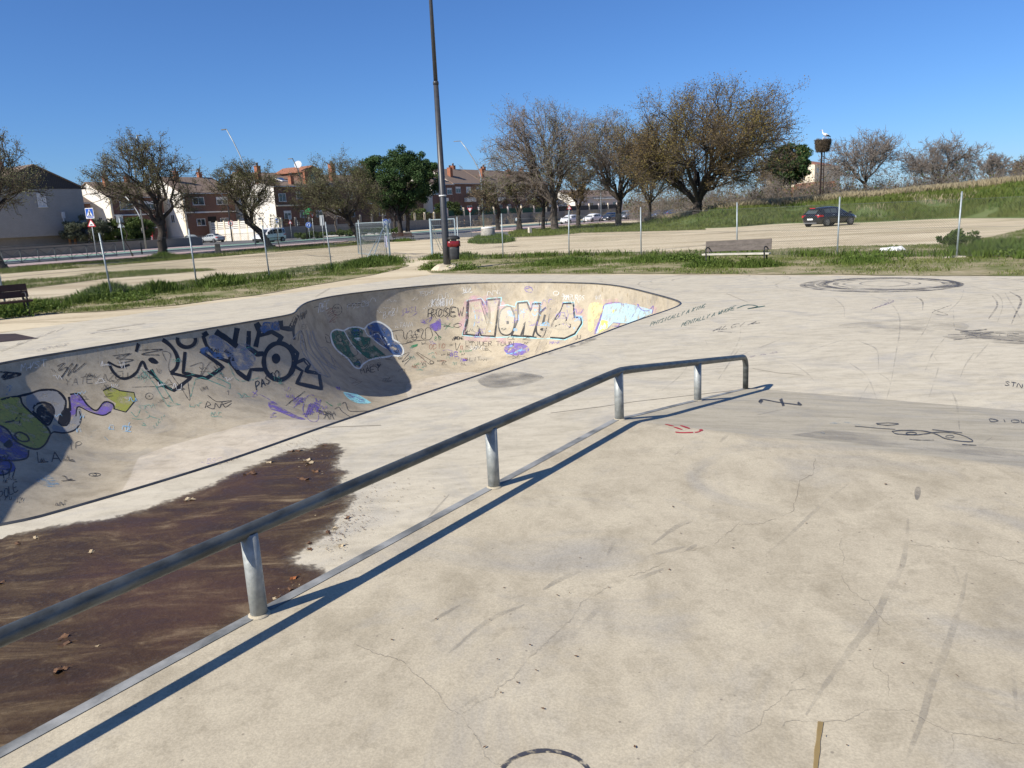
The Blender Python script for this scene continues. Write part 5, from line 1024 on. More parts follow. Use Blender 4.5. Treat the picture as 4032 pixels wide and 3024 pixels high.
def leaf_np(rg, C, size, flat=.0):
    n = len(C); X = rg.normal(size=(n, 3)); X /= np.linalg.norm(X, axis=1)[:, None]; Y = rg.normal(size=(n, 3)); Y -= X*(X*Y).sum(1)[:, None]; Y /= np.linalg.norm(Y, axis=1)[:, None]
    s = (size*rg.uniform(.6, 1.4, n))[:, None]
    V = np.stack([C - X*s*.5, C + Y*s*.35, C + X*s*.6, C - Y*s*.35], 1).reshape(-1, 3)
    return V, np.arange(n*4).reshape(n, 4)
def make_tree(label, base, H, R, seed, trunk_h, trunk_r, counts=(5, 6, 7, 6), crown=(0, 0), lean=(0, 0), leaf=None, nleaf=3, lsize=.14, bark=None, twig=None, zsq=1.0, leaf_r=.25, name='tree', low=-.4, trunks=1, twig_r=.013, group=None, inner=.0):
    rg = np.random.default_rng(seed); bark = bark or BARK; twig = twig or TWIGD
    root = empty(name, base); tag(root, label, 'tree', group)
    segs = []; tw = []; fine = []
    cb = trunk_h*.30; C = np.array((crown[0], crown[1], cb + (H - cb)*.46)); EL = np.array((R*.94, R*.94, (H - cb)*.43*zsq))
    for ti in range(trunks):
        b0 = np.array((rg.uniform(-.3, .3)*(trunks > 1), rg.uniform(-.3, .3)*(trunks > 1), -.15)); top = np.array((lean[0] + rg.uniform(-.6, .6)*(trunks > 1), lean[1], trunk_h))
        tp_ = limb(segs, rg, b0, top, trunk_r*1.0, trunk_r*.72, 5, .06)
        segs.append((*(b0 + (0, 0, -.05)), *(b0 + (0, 0, .5)), trunk_r*1.5, trunk_r*1.0))
        k1 = counts[0]//trunks if trunks > 1 else counts[0]
        for i in range(max(2, k1)):
            az = 2*pi*(i + rg.uniform(-.3, .3))/max(2, k1) + ti*2; el = rg.uniform(-.15, 1.0) if i else 1.3
            dr = np.array((cos(az)*cos(el), sin(az)*cos(el), sin(el)*.9 + low*.5)); tgt = C + EL*dr*rg.uniform(.5, .72)
            st = tp_[-1] if rg.random() < .6 or trunks > 1 else tp_[-2]
            l1 = limb(segs, rg, st, tgt, trunk_r*rg.uniform(.34, .5), trunk_r*.15, 6, .11)
            for j in range(counts[1]):
                t = .25 + .75*(j + rg.uniform(0, 1))/counts[1]; s1 = l1[min(5, int(t*6))]
                d2 = dr + rdir(rg)*.75; d2[2] += .15; d2 /= np.linalg.norm(d2)
                tgt2 = C + EL*d2*rg.uniform(.72, 1.0)
                if np.linalg.norm(tgt2 - s1) < .15*R: tgt2 = s1 + d2*R*.3
                r2 = trunk_r*.12*rg.uniform(.7, 1.2); l2 = limb(segs, rg, s1, tgt2, r2, r2*.35, 5, .13)
                for k in range(counts[2]):
                    t = .2 + .8*(k + rg.uniform(0, 1))/counts[2]; s2 = l2[min(4, int(t*5))]; q = rdir(rg)*.9 + (tgt2 - s1)/np.linalg.norm(tgt2 - s1)*.8 + np.array((0, 0, .35)); q /= np.linalg.norm(q)
                    ln = R*rg.uniform(.12, .26); e3 = s2 + q*ln; l3 = limb(tw, rg, s2, e3, r2*.38, twig_r*1.2, 3, .12)
                    for m in range(counts[3]):
                        s3 = l3[rg.integers(1, 4)]; q2 = rdir(rg) + q*.6 + np.array((0, 0, .3)); q2 /= np.linalg.norm(q2); e4 = s3 + q2*R*rg.uniform(.05, .13)
                        mid_ = (s3 + e4)/2 + rg.normal(size=3)*R*.012
                        fine.append((*s3, *mid_, twig_r, twig_r*.85)); fine.append((*mid_, *e4, twig_r*.85, twig_r*.5))
    V, F = tubes_np(np.array(segs), 7); link('trunk', npmesh('trunk', V, F, bark, smooth=True), root)
    tw_ = np.array(tw); f_ = np.array(fine); V1, F1 = tubes_np(tw_, 4); V2_, F2_ = tubes_np(f_, 3)
    F2_ = F2_ + len(V1); Vc = [V1, V2_]; Fc = [F1, F2_]; mi = [np.zeros(len(F1), int), np.zeros(len(F2_), int)]; mats = [twig]
    if leaf is not None:
        tips = f_[:, 3:6]; n = int(len(tips)*nleaf); Cc = tips[rg.integers(0, len(tips), n)] + rg.normal(size=(n, 3))*leaf_r
        V3_, F3_ = leaf_np(rg, Cc, lsize); F3_ = F3_ + len(V1) + len(V2_); Vc.append(V3_); Fc.append(F3_)
        if isinstance(leaf, (list, tuple)):
            zz_ = Cc[:, 2]; ph = np.sin(Cc[:, 0]*.8 + seed) + np.sin(Cc[:, 1]*.9 + zz_*.7); mi.append(1 + (ph + rg.normal(size=n)*.5 > .2).astype(int)); mats += list(leaf)
        else: mi.append(np.ones(n, int)); mats.append(leaf)
    cr = link('crown', npmesh('crown', np.concatenate(Vc), np.concatenate(Fc), mats, np.concatenate(mi)), root)
    return root
LF_SPR = leafmat('leaf_spring_olive', (.14, .15, .065), (.19, .19, .10), (.25, .25, .15), .5)
LF_DRK = leafmat('leaf_olive_dark', (.10, .105, .04), (.14, .14, .058), (.17, .16, .07), .5)
LF_BRN = leafmat('leaf_brown_old', (.16, .11, .045), (.20, .145, .06), (.13, .10, .05), .35)
LF_OCH = leafmat('leaf_ochre', (.22, .175, .05), (.18, .15, .05), (.28, .22, .065), .35)
LF_SED = leafmat('leaf_dry_tan', (.20, .15, .09), (.15, .115, .075), (.26, .20, .12), .5)
LF_YGR = leafmat('leaf_yellowgreen', (.20, .20, .07), (.16, .17, .06), (.27, .26, .11), .4)
make_tree('pruned tree cut by the left edge of the view, leaning dark trunk', gp(8, 1061), 11.0, 4.9, 3, 2.6, .36, (6, 7, 8, 7), (.3, 0), (-.7, .2), LF_SPR, 2.4, .085, leaf_r=.12)
make_tree('large gnarled tree with forked dark trunk, before the white gable at left', gp(637, 1010), 11.9, 5.3, 21, 3.0, .42, (7, 8, 8, 7), (-.4, 0), (.5, 0), [LF_SPR, LF_DRK], 2.55, .085, leaf_r=.12)
make_tree('tree with strongly leaning trunk in front of the white van', gp(1072, 980), 9.7, 4.2, 33, 2.7, .34, (7, 7, 8, 7), (-2.0, 0), (-2.2, 0), LF_DRK, 2.85, .085, leaf_r=.12)
make_tree('bushy olive tinged tree with leaning trunk behind the left gate leaf', gp(1423, 957), 9.9, 5.4, 41, 2.6, .32, (8, 8, 8, 7), (-1.8, 0), (-1.3, 0), [LF_DRK, LF_SPR], 3.6, .085, leaf_r=.14)
make_tree('tree standing below the pine, left of the tall lamp post', gp(1606, 914), 10.2, 5.0, 52, 2.6, .38, (8, 8, 8, 7), (0, 0), (.2, 0), LF_DRK, 2.4, .13, leaf_r=.2, twig_r=.016)
make_tree('small round tree in the gap left of the pine trunk', gp(1556, 917), 9.4, 4.4, 57, 2.6, .30, (7, 7, 8, 7), (-.5, 0), (0, 0), LF_DRK, 2.4, .13, leaf_r=.2, twig_r=.016)
make_tree('small dark tree behind the concrete well', gp(1961, 909), 8.2, 4.3, 61, 2.6, .34, (6, 5, 7, 6), (-.5, 0), (.35, 0), [LF_DRK, LF_SED], 1.8, .15, leaf_r=.15, twig_r=.016)
make_tree('small tree with trunk split into a V, right of the well', gp(2043, 909), 8.2, 4.0, 67, 1.8, .30, (5, 5, 7, 6), (.3, 0), (0, 0), [LF_DRK, LF_YGR], 1.6, .15, leaf_r=.15, trunks=2, twig_r=.016)
make_tree('slender dark tree just left of the tall bare tree', gp(2138, 907), 8.0, 3.8, 71, 2.6, .26, (5, 5, 6, 6), (0, 0), (.2, 0), LF_SED, 1.2, .14, leaf_r=.15, twig_r=.016)
make_tree('tall nearly bare tree with wide grey brown crown, centre right', gp(2187, 908), 16.4, 8.1, 77, 3.0, .50, (9, 9, 10, 8), (-1.6, 0), (0, 0), [LF_SED, LF_YGR], 1.3, .10, BARK2, TWIGG, leaf_r=.15, twig_r=.0125)
make_tree('small tree with bare low branches beside the white cars', gp(2276, 894), 9.4, 4.6, 83, 2.4, .36, (6, 5, 7, 6), (0, 0), (.1, 0), [LF_SED, LF_BRN], 1.6, .15, leaf_r=.15, twig_r=.018)
make_tree('tall tree with pale yellowish green top behind the ochre tree', gp(2434, 890), 16.4, 8.2, 91, 3.2, .46, (9, 9, 9, 8), (-.6, 0), (.3, 0), [LF_YGR, LF_SED], 2.3, .11, BARK2, TWIGG, leaf_r=.22, twig_r=.013)
make_tree('huge spreading ochre and brown leaved tree, largest in view', gp(2740, 887), 16.4, 11.0, 105, 2.6, .60, (11, 11, 10, 8), (1.2, 0), (.2, 0), [LF_BRN, LF_OCH], 2.7, .125, BARK, TWIGD, leaf_r=.2, twig_r=.012, low=-.5)
make_tree('thin brown leaved tree left of the huge ochre tree', gp(2560, 885), 12.4, 6.0, 109, 2.6, .25, (8, 8, 8, 7), (0, 0), (0, 0), [LF_BRN, LF_SED], 1.8, .13, BARK2, TWIGG, leaf_r=.2, twig_r=.018)
make_tree('young bare sapling by the left verge', gp(524, 1013), 4.8, .7, 3, 3.2, .05, (3, 3, 3, 3), (-.5, 0), (-.6, 0), None, 0, .1)
make_tree('young leafy sapling on a stake below the pale notice sign', gp(1102, 985), 3.4, .8, 5, 2.0, .045, (3, 3, 4, 3), (-.2, 0), (-.2, 0), LF_SPR, 1.0, .1)
make_tree('small bare garden tree in front of the dark lattice fence', UV(95, -100, GZ), 6.2, 2.6, 115, 2.4, .16, (5, 5, 6, 5), (0, 0), (0, 0), None, 0, .1, BARK2, TWIGG, twig_r=.02)
# bare trees on the right beyond the embankment
def far_tree(label, px_, D, top_y, wpx, seed, leaf=None, nl=.3, **kw):
    p = atD(px_, 760, D); z = 1.6; top = atD(px_, top_y, D).z; R = wpx/2*D/FPX
    return make_tree(label, Vector((p.x, p.y, z)), top - z, R, seed, (top - z)*.24, .30, kw.pop('counts', (9, 9, 8, 7)), (0, 0), (0, 0), leaf, nl, .22, BARK2, TWIGG, leaf_r=.25, twig_r=.022, **kw)
far_tree('bare grey tree on the bank just right of the stork nest', 3405, 112, 492, 350, 201)
far_tree('bare spreading tree with flat crown on the bank, second from the nest', 3705, 112, 522, 350, 207)
far_tree('slim bare tree on the bank, third from the nest', 3905, 130, 580, 150, 213, trunks=2)
far_tree('bare pinkish tree at the right edge of the view', 4035, 135, 600, 130, 219, LF_SED, .6)
far_tree('grey leafless tree behind the huge ochre tree, at its right', 3075, 118, 545, 220, 223, LF_SED, .5)
far_tree('pale bare poplar behind the terrace roofs, left one', 1768, 215, 645, 50, 231, counts=(6, 5, 6, 5))
far_tree('pale bare poplar behind the terrace roofs, taller right one', 1818, 215, 614, 60, 237, counts=(6, 6, 6, 5))
# ------------------------------------------------------------------ dense evergreens
def clump_tree(label, base, H, R, seed, leaf, n_clump, per, trunk_h, trunk_r, csize, lsize, name='tree', cat='tree', center=None, sq=(1, 1, 1), bark=None, shell=.55):
    rg = np.random.default_rng(seed); root = empty(name, base); tag(root, label, cat)
    segs = []; C = np.array(center if center else (0, 0, (trunk_h + H)/2)); EL = np.array((R*sq[0], R*sq[1], (H - trunk_h)/2*sq[2]))
    limb(segs, rg, np.array((0, 0, -.1)), np.array((C[0]*.6, C[1]*.6, trunk_h + .6)), trunk_r, trunk_r*.7, 4, .04)
    cc = []
    for i in range(n_clump):
        d = rdir(rg); d[2] = d[2]*.9 + .15; r = shell + (1 - shell)*rg.random()**.6; c = C + EL*d*r*rg.uniform(.85, 1.04); cc.append(c)
        if i % 3 == 0: limb(segs, rg, np.array((C[0]*.5, C[1]*.5, trunk_h + rg.uniform(0, .4)*(H - trunk_h)*.5)), c, trunk_r*.3, trunk_r*.08, 4, .08)
    cc = np.array(cc); n = n_clump*per; k = np.repeat(np.arange(n_clump), per)
    q = rg.normal(size=(n, 3)); q /= np.linalg.norm(q, axis=1)[:, None]; q *= rg.random(n)[:, None]**.45
    P = cc[k] + q*csize*np.array((1, 1, .8))*rg.uniform(.7, 1.2, n_clump)[k][:, None]
    V, F = leaf_np(rg, P, lsize); 
    Vt, Ft = tubes_np(np.array(segs), 6); link('trunk', npmesh('trunk', Vt, Ft, bark or BARK, smooth=True), root)
    link('crown', npmesh('crown', V, F, leaf), root); return root
LF_PIN = leafmat('needle_pine', (.030, .068, .022), (.060, .10, .030), (.085, .125, .04), .8, trans=.1)
LF_EVG = leafmat('leaf_evergreen', (.030, .05, .016), (.055, .075, .022), (.08, .095, .03), 1.2, trans=.15)
LF_OLV = leafmat('leaf_olive_grey', (.10, .115, .075), (.075, .09, .06), (.14, .15, .11), 1.2, trans=.15)
LF_HED = leafmat('leaf_hedge', (.055, .09, .022), (.085, .12, .03), (.12, .15, .04), 1.0, trans=.15)
pb = gp(1578, 920); pine = clump_tree('large round crowned dark green pine behind the trees, left of the lamp post', Vector((pb.x*.86, pb.y*.86, GZ)), 11.7, 5.4, 301, LF_PIN, 210, 380, 2.2, .40, .80, .17, name='pine_tree', sq=(1.12, 1, .95))
clump_tree('dark pine crown poking out right of the huge ochre tree', atD(3108, 765, 116).xyz*Vector((1, 1, 0)) + Vector((0, 0, 1.2)), 9.0, 2.9, 307, LF_PIN, 90, 260, 2.6, .28, .75, .24, name='pine_tree')
clump_tree('dense dark evergreen tree in front of the grey sided house at left', gp(95, 1000), 7.6, 3.8, 311, LF_EVG, 100, 230, 1.2, .3, .8, .24, name='evergreen_tree')
clump_tree('greyish olive bush behind the crossing sign', gp(350, 992), 4.3, 2.9, 317, LF_OLV, 60, 180, .8, .16, .55, .17, name='olive_bush', cat='bush', sq=(1.15, 1, 1))
clump_tree('tall dark green hedge bush right of the crossing sign', gp(470, 985), 4.2, 2.6, 319, LF_HED, 60, 190, .3, .14, .6, .18, name='hedge_bush', cat='bush', sq=(1.1, 1, 1))
clump_tree('rounded green hedge bush left of the red totem', gp(545, 980), 4.0, 2.4, 323, LF_HED, 55, 190, .3, .14, .6, .18, name='hedge_bush', cat='bush')
clump_tree('dark garden shrub in front of the brick facade behind the lamp post', UV(136, -108, GZ), 5.6, 3.4, 331, LF_EVG, 60, 180, .5, .2, .8, .28, name='garden_shrub', cat='shrub')
clump_tree('yellowish green garden shrub beside the far wall', UV(128, -109, GZ), 4.2, 2.4, 337, LF_HED, 40, 160, .5, .16, .7, .26, name='garden_shrub', cat='shrub')
clump_tree('low dark shrub at the foot of a right hand fence post', gp(3775, 975), .62, .85, 341, LF_HED, 34, 70, .05, .03, .17, .085, name='weed_bush', cat='shrub', sq=(1.2, .8, 1), shell=.3)
for i, (u_, w_) in enumerate(((77, 3.2), (84, 3.4), (91, 3.2))):
    clump_tree(('leftmost', 'middle', 'rightmost')[i] + ' of three low clipped green shrubs along the far pavement', UV(u_, -86.5 + i*.6, GZ + .1), .95, w_, 351 + i, LF_HED, 60, 90, .05, .05, .35, .16, name='low_hedge', cat='hedge', sq=(1, .35, 1), shell=.2)
# ------------------------------------------------------------------ grass and scrub (uncountable)
def blades(rg, P, h, wd, lean=.35):
    n = len(P); yaw = rg.uniform(0, 2*pi, n); X = np.stack([np.cos(yaw), np.sin(yaw), np.zeros(n)], 1); la = rg.uniform(0, 2*pi, n); ln = (h*rg.uniform(.1, lean, n))[:, None]
    Ld = np.stack([np.cos(la), np.sin(la), np.zeros(n)], 1)*ln; w_ = (wd*rg.uniform(.6, 1.3, n))[:, None]
    V = np.stack([P - X*w_, P + X*w_, P + Ld*.35 + np.array((0, 0, .6))*h[:, None] + X*w_*.6, P + Ld + np.array((0, 0, 1.))*h[:, None]], 1).reshape(-1, 3)
    return V, np.arange(n*4).reshape(n, 4)
def zone_pts(rg, poly, n, thr=-.1, sc=.5, off=0.0):
    A = np.array(poly); x0, y0 = A.min(0); x1, y1 = A.max(0); out = []
    while sum(map(len, out)) < n:
        q = np.stack([rg.uniform(x0, x1, n*2), rg.uniform(y0, y1, n*2)], 1); q = q[inside(q, A)]
        nv = np.array([noise.noise(Vector((a*sc, b_*sc, off))) + .5*noise.noise(Vector((a*sc*3, b_*sc*3, off + 5))) for a, b_ in q])
        q = q[nv + rg.normal(size=len(q))*.18 > thr]; out.append(q)
        if len(out) > 12: break
    return np.concatenate(out)[:n]
GRS = leafmat('grass_green', (.105, .15, .028), (.15, .18, .042), (.23, .22, .085), .5, trans=.3)
GRSD = leafmat('grass_lush', (.075, .13, .022), (.115, .16, .032), (.15, .19, .045), .7, trans=.3)
DRY = leafmat('grass_dry', (.38, .32, .20), (.30, .25, .155), (.46, .40, .27), .5, trans=.25)
def verge_mat():
    m, t, b = nodes_of('verge_soil'); p = pos_of(t); n1 = noise_n(t, p, .7, 6, .65); n2 = noise_n(t, p, 5, 5, .7)
    c = ramp(t, n1, [(.36, (.40, .33, .22)), (.50, (.27, .235, .13)), (.64, (.13, .15, .05))]); c = mixc(t, ramp(t, n2, [(.45, g1(0)), (.7, g1(.55))]), c, (.07, .085, .025))
    L(t, c, b.inputs['Base Color']); b.inputs['Roughness'].default_value = .95; b.inputs['Specular IOR Level'].default_value = .1; bump(t, b, n2, .6, .04); return m
VERGE = verge_mat()
def pxpoly(P): return [tuple(gp(x, y))[:2] for x, y in P]
ZL = pxpoly([(-260,1275),(60,1243),(420,1226),(700,1203),(1000,1163),(1300,1113),(1480,1082),(1570,1060),(1600,1045),(1560,1030),(1430,1018),(1300,1036),(1000,1076),(700,1112),(300,1158),(0,1200),(-260,1240)])
ZL2 = pxpoly([(-200,1180),(100,1138),(420,1098),(620,1082),(860,1064),(760,1060),(560,1066),(400,1076),(100,1102),(-200,1140)])
ZR = pxpoly([(1650,1052),(1700,1075),(1765,1077),(2500,1079),(3300,1082),(4200,1092),(4600,1090),(4600,870),(4032,905),(3800,955),(3560,968),(3300,970),(3000,985),(2650,990),(2300,996),(1980,1003),(1820,1008),(1700,1015),(1690,1035)])
ZT = [tuple(UV(u_, v_))[:2] for u_, v_ in ((8, -63.5), (62, -63), (63, -56), (50, -53), (30, -53), (8, -55))]
ZF = pxpoly([(2000,918),(2090,905),(2240,893),(2330,884),(2560,880),(2760,897),(2780,905),(2600,910),(2300,917),(2150,930),(2010,935)])
ZW = pxpoly([(1840,958),(1880,935),(1920,928),(1975,928),(2010,940),(2030,950),(1980,958),(1900,962)])
for nm, zp in (('verge', ZL), ('verge', ZL2), ('verge', ZR), ('verge', ZT), ('verge', ZF), ('verge', ZW)):
    sheet(nm, zp, GZ + .015, VERGE, step=.8 if zp is not ZT else 2, wob=.25 if zp is not ZT else .5, xy=True)
rg = np.random.default_rng(5)
Vs = []; Fs = []; Ms = []; nb = 0
def addb(P2, z, h, wd, mi, lean=.35):
    global nb
    P = np.column_stack([P2, np.full(len(P2), z) if np.isscalar(z) else z]); V, F = blades(rg, P, h, wd, lean); Vs.append(V); Fs.append(F + nb); Ms.append(np.full(len(F), mi)); nb += len(V)
P_ = zone_pts(rg, ZL, 40000, .1, .6); addb(P_, GZ, rg.uniform(.02, .11, len(P_)), .008, 0, .9)
P_ = zone_pts(rg, ZR, 62000, .08, .55); addb(P_, GZ, rg.uniform(.02, .11, len(P_)), .009, 0, .9)
P_ = zone_pts(rg, ZL2, 9000, -.2, .4); addb(P_, GZ, rg.uniform(.05, .16, len(P_)), .014, 0, .6)
P_ = zone_pts(rg, ZT, 26000, .0, .22); addb(P_, GZ, rg.uniform(.05, .22, len(P_)), .022, 0, .6)
P_ = zone_pts(rg, ZF, 26000, -.25, .2); addb(P_, GZ, rg.uniform(.08, .3, len(P_)), .03, 0, .6)
P_ = zone_pts(rg, ZW, 6000, -.4, .4); addb(P_, GZ, rg.uniform(.1, .4, len(P_)), .02, 1, .6)
# tall tufts along the fences and round the bench, gate and tree feet
def band(pts, n, spread, hlo, hhi, thr=.0, wd=.012):
    out = []
    for a, c in zip(pts[:-1], pts[1:]):
        k = int(n*(c - a).length/10); t = rg.random(k); q = np.array(a)[None, :2] + (np.array(c) - np.array(a))[None, :2]*t[:, None] + rg.normal(size=(k, 2))*spread; out.append(q)
    q = np.concatenate(out); nv = np.array([noise.noise(Vector((x*.9, y*.9, 2))) for x, y in q]); q = q[nv + rg.normal(size=len(q))*.15 > thr]
    addb(q, GZ, rg.uniform(hlo, hhi, len(q))*np.clip(.6 + nv[:len(q)].mean() + .8, .5, 1.3), wd, 1, .5)
band([p - E2*(-.35) for p in Lf], 4400, .55, .05, .27, .14)
band([p - E1*.3 for p in Rf], 2600, .35, .08, .28, .05)
def tuft(px_, py_, r, n, hlo, hhi, wd=.012, mi=1):
    c = gp(px_, py_); q = np.array((c.x, c.y)) + rg.normal(size=(n, 2))*r*.5; addb(q, GZ, rg.uniform(hlo, hhi, n)*np.clip(1.25 - np.hypot(*(q - np.array((c.x, c.y))).T)/r*.6, .25, 1.2), wd, mi, .5)
for a in ((1490,1040,1.3,2600,.15,.5),(1440,1050,1.2,2000,.15,.45),(1720,1020,.8,1200,.1,.35),(1830,1018,.9,1200,.1,.4),(1700,1060,.5,700,.05,.2),(1820,1062,.6,800,.05,.2),(2760,1052,.6,1200,.08,.3),(2850,1052,.6,1400,.08,.28),(2960,1052,.6,1400,.08,.3),(3020,1050,.5,900,.08,.3),(2250,1040,1.4,2200,.08,.30),(2150,1045,1.0,1300,.08,.25),(2560,1030,1.4,2000,.08,.32),(2680,1025,1.2,1600,.08,.3),(3380,1035,1.2,1500,.08,.25),(3980,985,1.8,2600,.15,.5),(3900,1000,1.4,1600,.1,.35),(30,1240,.8,1500,.1,.4),(120,1225,.8,1500,.1,.4),(430,1165,1.0,1800,.15,.5),(620,1150,1.0,1500,.15,.45),(870,1125,1.0,1500,.15,.5),(640,1012,1.2,900,.1,.5),(1072,984,1.0,700,.1,.4),(1423,958,.9,500,.1,.4),(1590,950,1.2,700,.1,.4),(2043,911,1.2,600,.1,.3),(2187,909,1.4,500,.1,.3)):
    tuft(*a)
# broad leaved weeds
wc = []
for (px_, py_, r, n) in ((1485,1042,1.0,900),(1440,1052,.9,600),(2240,1040,1.1,900),(2700,1030,.9,700),(2960,1050,.5,600),(2820,1052,.5,500),(430,1180,.7,700),(520,1185,.7,500),(860,1130,.7,500),(150,1225,.6,500),(1700,1062,.45,400),(1830,1064,.5,400),(3420,1030,.9,400),(4000,1010,1.2,800),(1930,945,1.2,700),(1985,948,.8,500),(60,1248,.6,500)):
    c = gp(px_, py_); q = rg.normal(size=(n, 3))*np.array((r*.5, r*.5, .09)) + np.array((c.x, c.y, GZ + .12)); q[:, 2] = np.maximum(q[:, 2], GZ + .02); wc.append(q)
V, F = leaf_np(rg, np.concatenate(wc), .075); Vs.append(V); Fs.append(F + nb); Ms.append(np.full(len(F), 1)); nb += len(V)
gr = link('grass', npmesh('grass', np.concatenate(Vs), np.concatenate(Fs), [GRS, GRSD], np.concatenate(Ms))); tag(gr, 'green spring grass and weeds along the fences and under the trees', 'grass', kind='stuff')
# grass of the embankment
Vs = []; Fs = []; Ms = []; nb = 0
def bank_pts(n, j0, j1, i0=0, i1=None):
    i1 = i1 or BANK.shape[0] - 1; fi = rg.uniform(i0, i1, n); fj = rg.uniform(j0, j1, n); i = fi.astype(int); j = fj.astype(int); a = (fi - i)[:, None]; c = (fj - j)[:, None]
    return (BANK[i, j]*(1 - a) + BANK[i + 1, j]*a)*(1 - c) + (BANK[i, j + 1]*(1 - a) + BANK[i + 1, j + 1]*a)*c
def nv_(q, sc, o): return np.array([noise.noise(Vector((x*sc, y*sc, o))) for x, y in q[:, :2]])
q = bank_pts(95000, 1, 7); nn = nv_(q, .35, 1); q = q[nn > -.35]; nn = nn[nn > -.35]; addb(q[:, :2], q[:, 2], rg.uniform(.08, .30, len(q))*(1.1 + nn), .022, 0, .6)
q = bank_pts(26000, 2, 7); nn = nv_(q, .3, 9); q = q[nn > .18]; addb(q[:, :2], q[:, 2], rg.uniform(.2, .55, len(q)), .03, 1, .5)
q = bank_pts(48000, 6.0, 8.2); nn = nv_(q, .25, 4); q = q[nn > -.35]; addb(q[:, :2], q[:, 2], rg.uniform(.25, .85, len(q)), .014, 2, .6)
q = bank_pts(9000, 3, 6.5); nn = nv_(q, .22, 14); q = q[nn > .22]; addb(q[:, :2], q[:, 2], rg.uniform(.2, .6, len(q)), .018, 2, .5)
bg_ = link('bank_grass', npmesh('bank_grass', np.concatenate(Vs), np.concatenate(Fs), [GRS, GRSD, DRY], np.concatenate(Ms))); tag(bg_, 'green and straw coloured grass covering the embankment', 'grass', kind='stuff')
# brush behind the embankment and between the far trunks: one tangled mass
segs = []; lv = []
rg2 = np.random.default_rng(77)
def bushy(p, h, r, n):
    for _ in range(n):
        d = rdir(rg2); d[2] = abs(d[2]) + .5; d /= np.linalg.norm(d); e = p + d*np.array((r, r, h))*rg2.uniform(.6, 1.05); pp = limb(segs, rg2, p + rg2.normal(size=3)*np.array((r*.3, r*.3, 0)), e, .03, .012, 3, .1)
        for m in range(7):
            s3 = pp[rg2.integers(1, 4)]; e4 = s3 + (rdir(rg2) + d*.6)*h*rg2.uniform(.12, .3); segs.append((*s3, *e4, .016, .010)); lv.append(e4)
for i in range(120):
    px_ = rg2.uniform(2960, 4150); D = rg2.uniform(101, 128); p = atD(px_, 760, D); bushy(np.array((p.x, p.y, 1.6)), rg2.uniform(1.8, 4.4), rg2.uniform(1.0, 2.2), 15)
for i in range(60):
    px_ = rg2.uniform(2480, 3060); D = rg2.uniform(115, 150); p = atD(px_, 800, D); bushy(np.array((p.x, p.y, 0.2)), rg2.uniform(2.5, 6), rg2.uniform(1.2, 2.2), 16)
for i in range(40):
    p = UV(rg2.uniform(118, 215), rg2.uniform(-104, -96), 0); bushy(np.array((p.x, p.y, 0.)), rg2.uniform(1.5, 3.0), 1.2, 9)
V, F = tubes_np(np.array(segs), 3); lv = np.array(lv); lv = lv[rg2.random(len(lv)) < .75]; V2_, F2_ = leaf_np(rg2, lv + rg2.normal(size=lv.shape)*.2, .20)
mi = np.concatenate([np.zeros(len(F), int), rg2.choice([1, 1, 2, 3], len(F2_))])
sb = link('scrub', npmesh('scrub', np.concatenate([V, V2_]), np.concatenate([F, F2_ + len(V)]), [TWIGG, LF_SED, LF_HED, LF_BRN], mi)); tag(sb, 'tangled bare brush and bushes behind the embankment and road', 'scrub', kind='stuff')
# wooded skyline far behind
segs = None
lv = []
for i in range(260):
    a = rg2.uniform(-1.0, 1.0); D = rg2.uniform(330, 520); c = np.array((D*math.tan(a*.75), D, 0)); h = rg2.uniform(4, 9)*(1.0 if a < .3 else .8); n = 260
    q = rg2.normal(size=(n, 3))*np.array((4.5, 4.5, h*.28)) + c + np.array((0, 0, h*.5)); q[:, 2] = np.abs(q[:, 2]); lv.append(q)
V, F = leaf_np(rg2, np.concatenate(lv), 1.1)
fw = link('distant_wood', npmesh('distant_wood', V, F, leafmat('leaf_distant', (.12, .11, .085), (.09, .10, .07), (.16, .14, .11), .05, trans=.1))); tag(fw, 'hazy line of distant trees along the horizon', 'wood', kind='stuff')
# ------------------------------------------------------------------ houses (street-grid coordinates u along the street, v across it)
def tile_mat(name, a, c):
    m, t, b = nodes_of(name); p = pos_of(t, (1, 1, 1), (0, 0, -UANG))
    wv = N(t, 'ShaderNodeTexWave', wave_type='BANDS', bands_direction='X'); wv.inputs['Scale'].default_value = 1.4; wv.inputs['Distortion'].default_value = .6; L(t, p, wv.inputs['Vector'])
    wz = N(t, 'ShaderNodeTexWave', wave_type='BANDS', bands_direction='Z'); wz.inputs['Scale'].default_value = 2.2; L(t, p, wz.inputs['Vector'])
    n = noise_n(t, p, 1.2, 5); cc = mixc(t, n, a, c); cc = mixc(t, ramp(t, wv.outputs[0], [(.1, g1(.5)), (.5, g1(0))]), cc, tuple(x*.45 for x in c)); cc = mixc(t, ramp(t, wz.outputs[0], [(.1, g1(.35)), (.4, g1(0))]), cc, tuple(x*.5 for x in c))
    L(t, cc, b.inputs['Base Color']); b.inputs['Roughness'].default_value = .9; MATS[name] = m; return m
ROOF_T = tile_mat('roof_tiles_brown', (.26, .19, .145), (.19, .135, .10)); ROOF_G = tile_mat('roof_tiles_dark', (.05, .05, .055), (.04, .04, .043)); ROOF_R = tile_mat('roof_tiles_red', (.36, .16, .09), (.27, .11, .065))
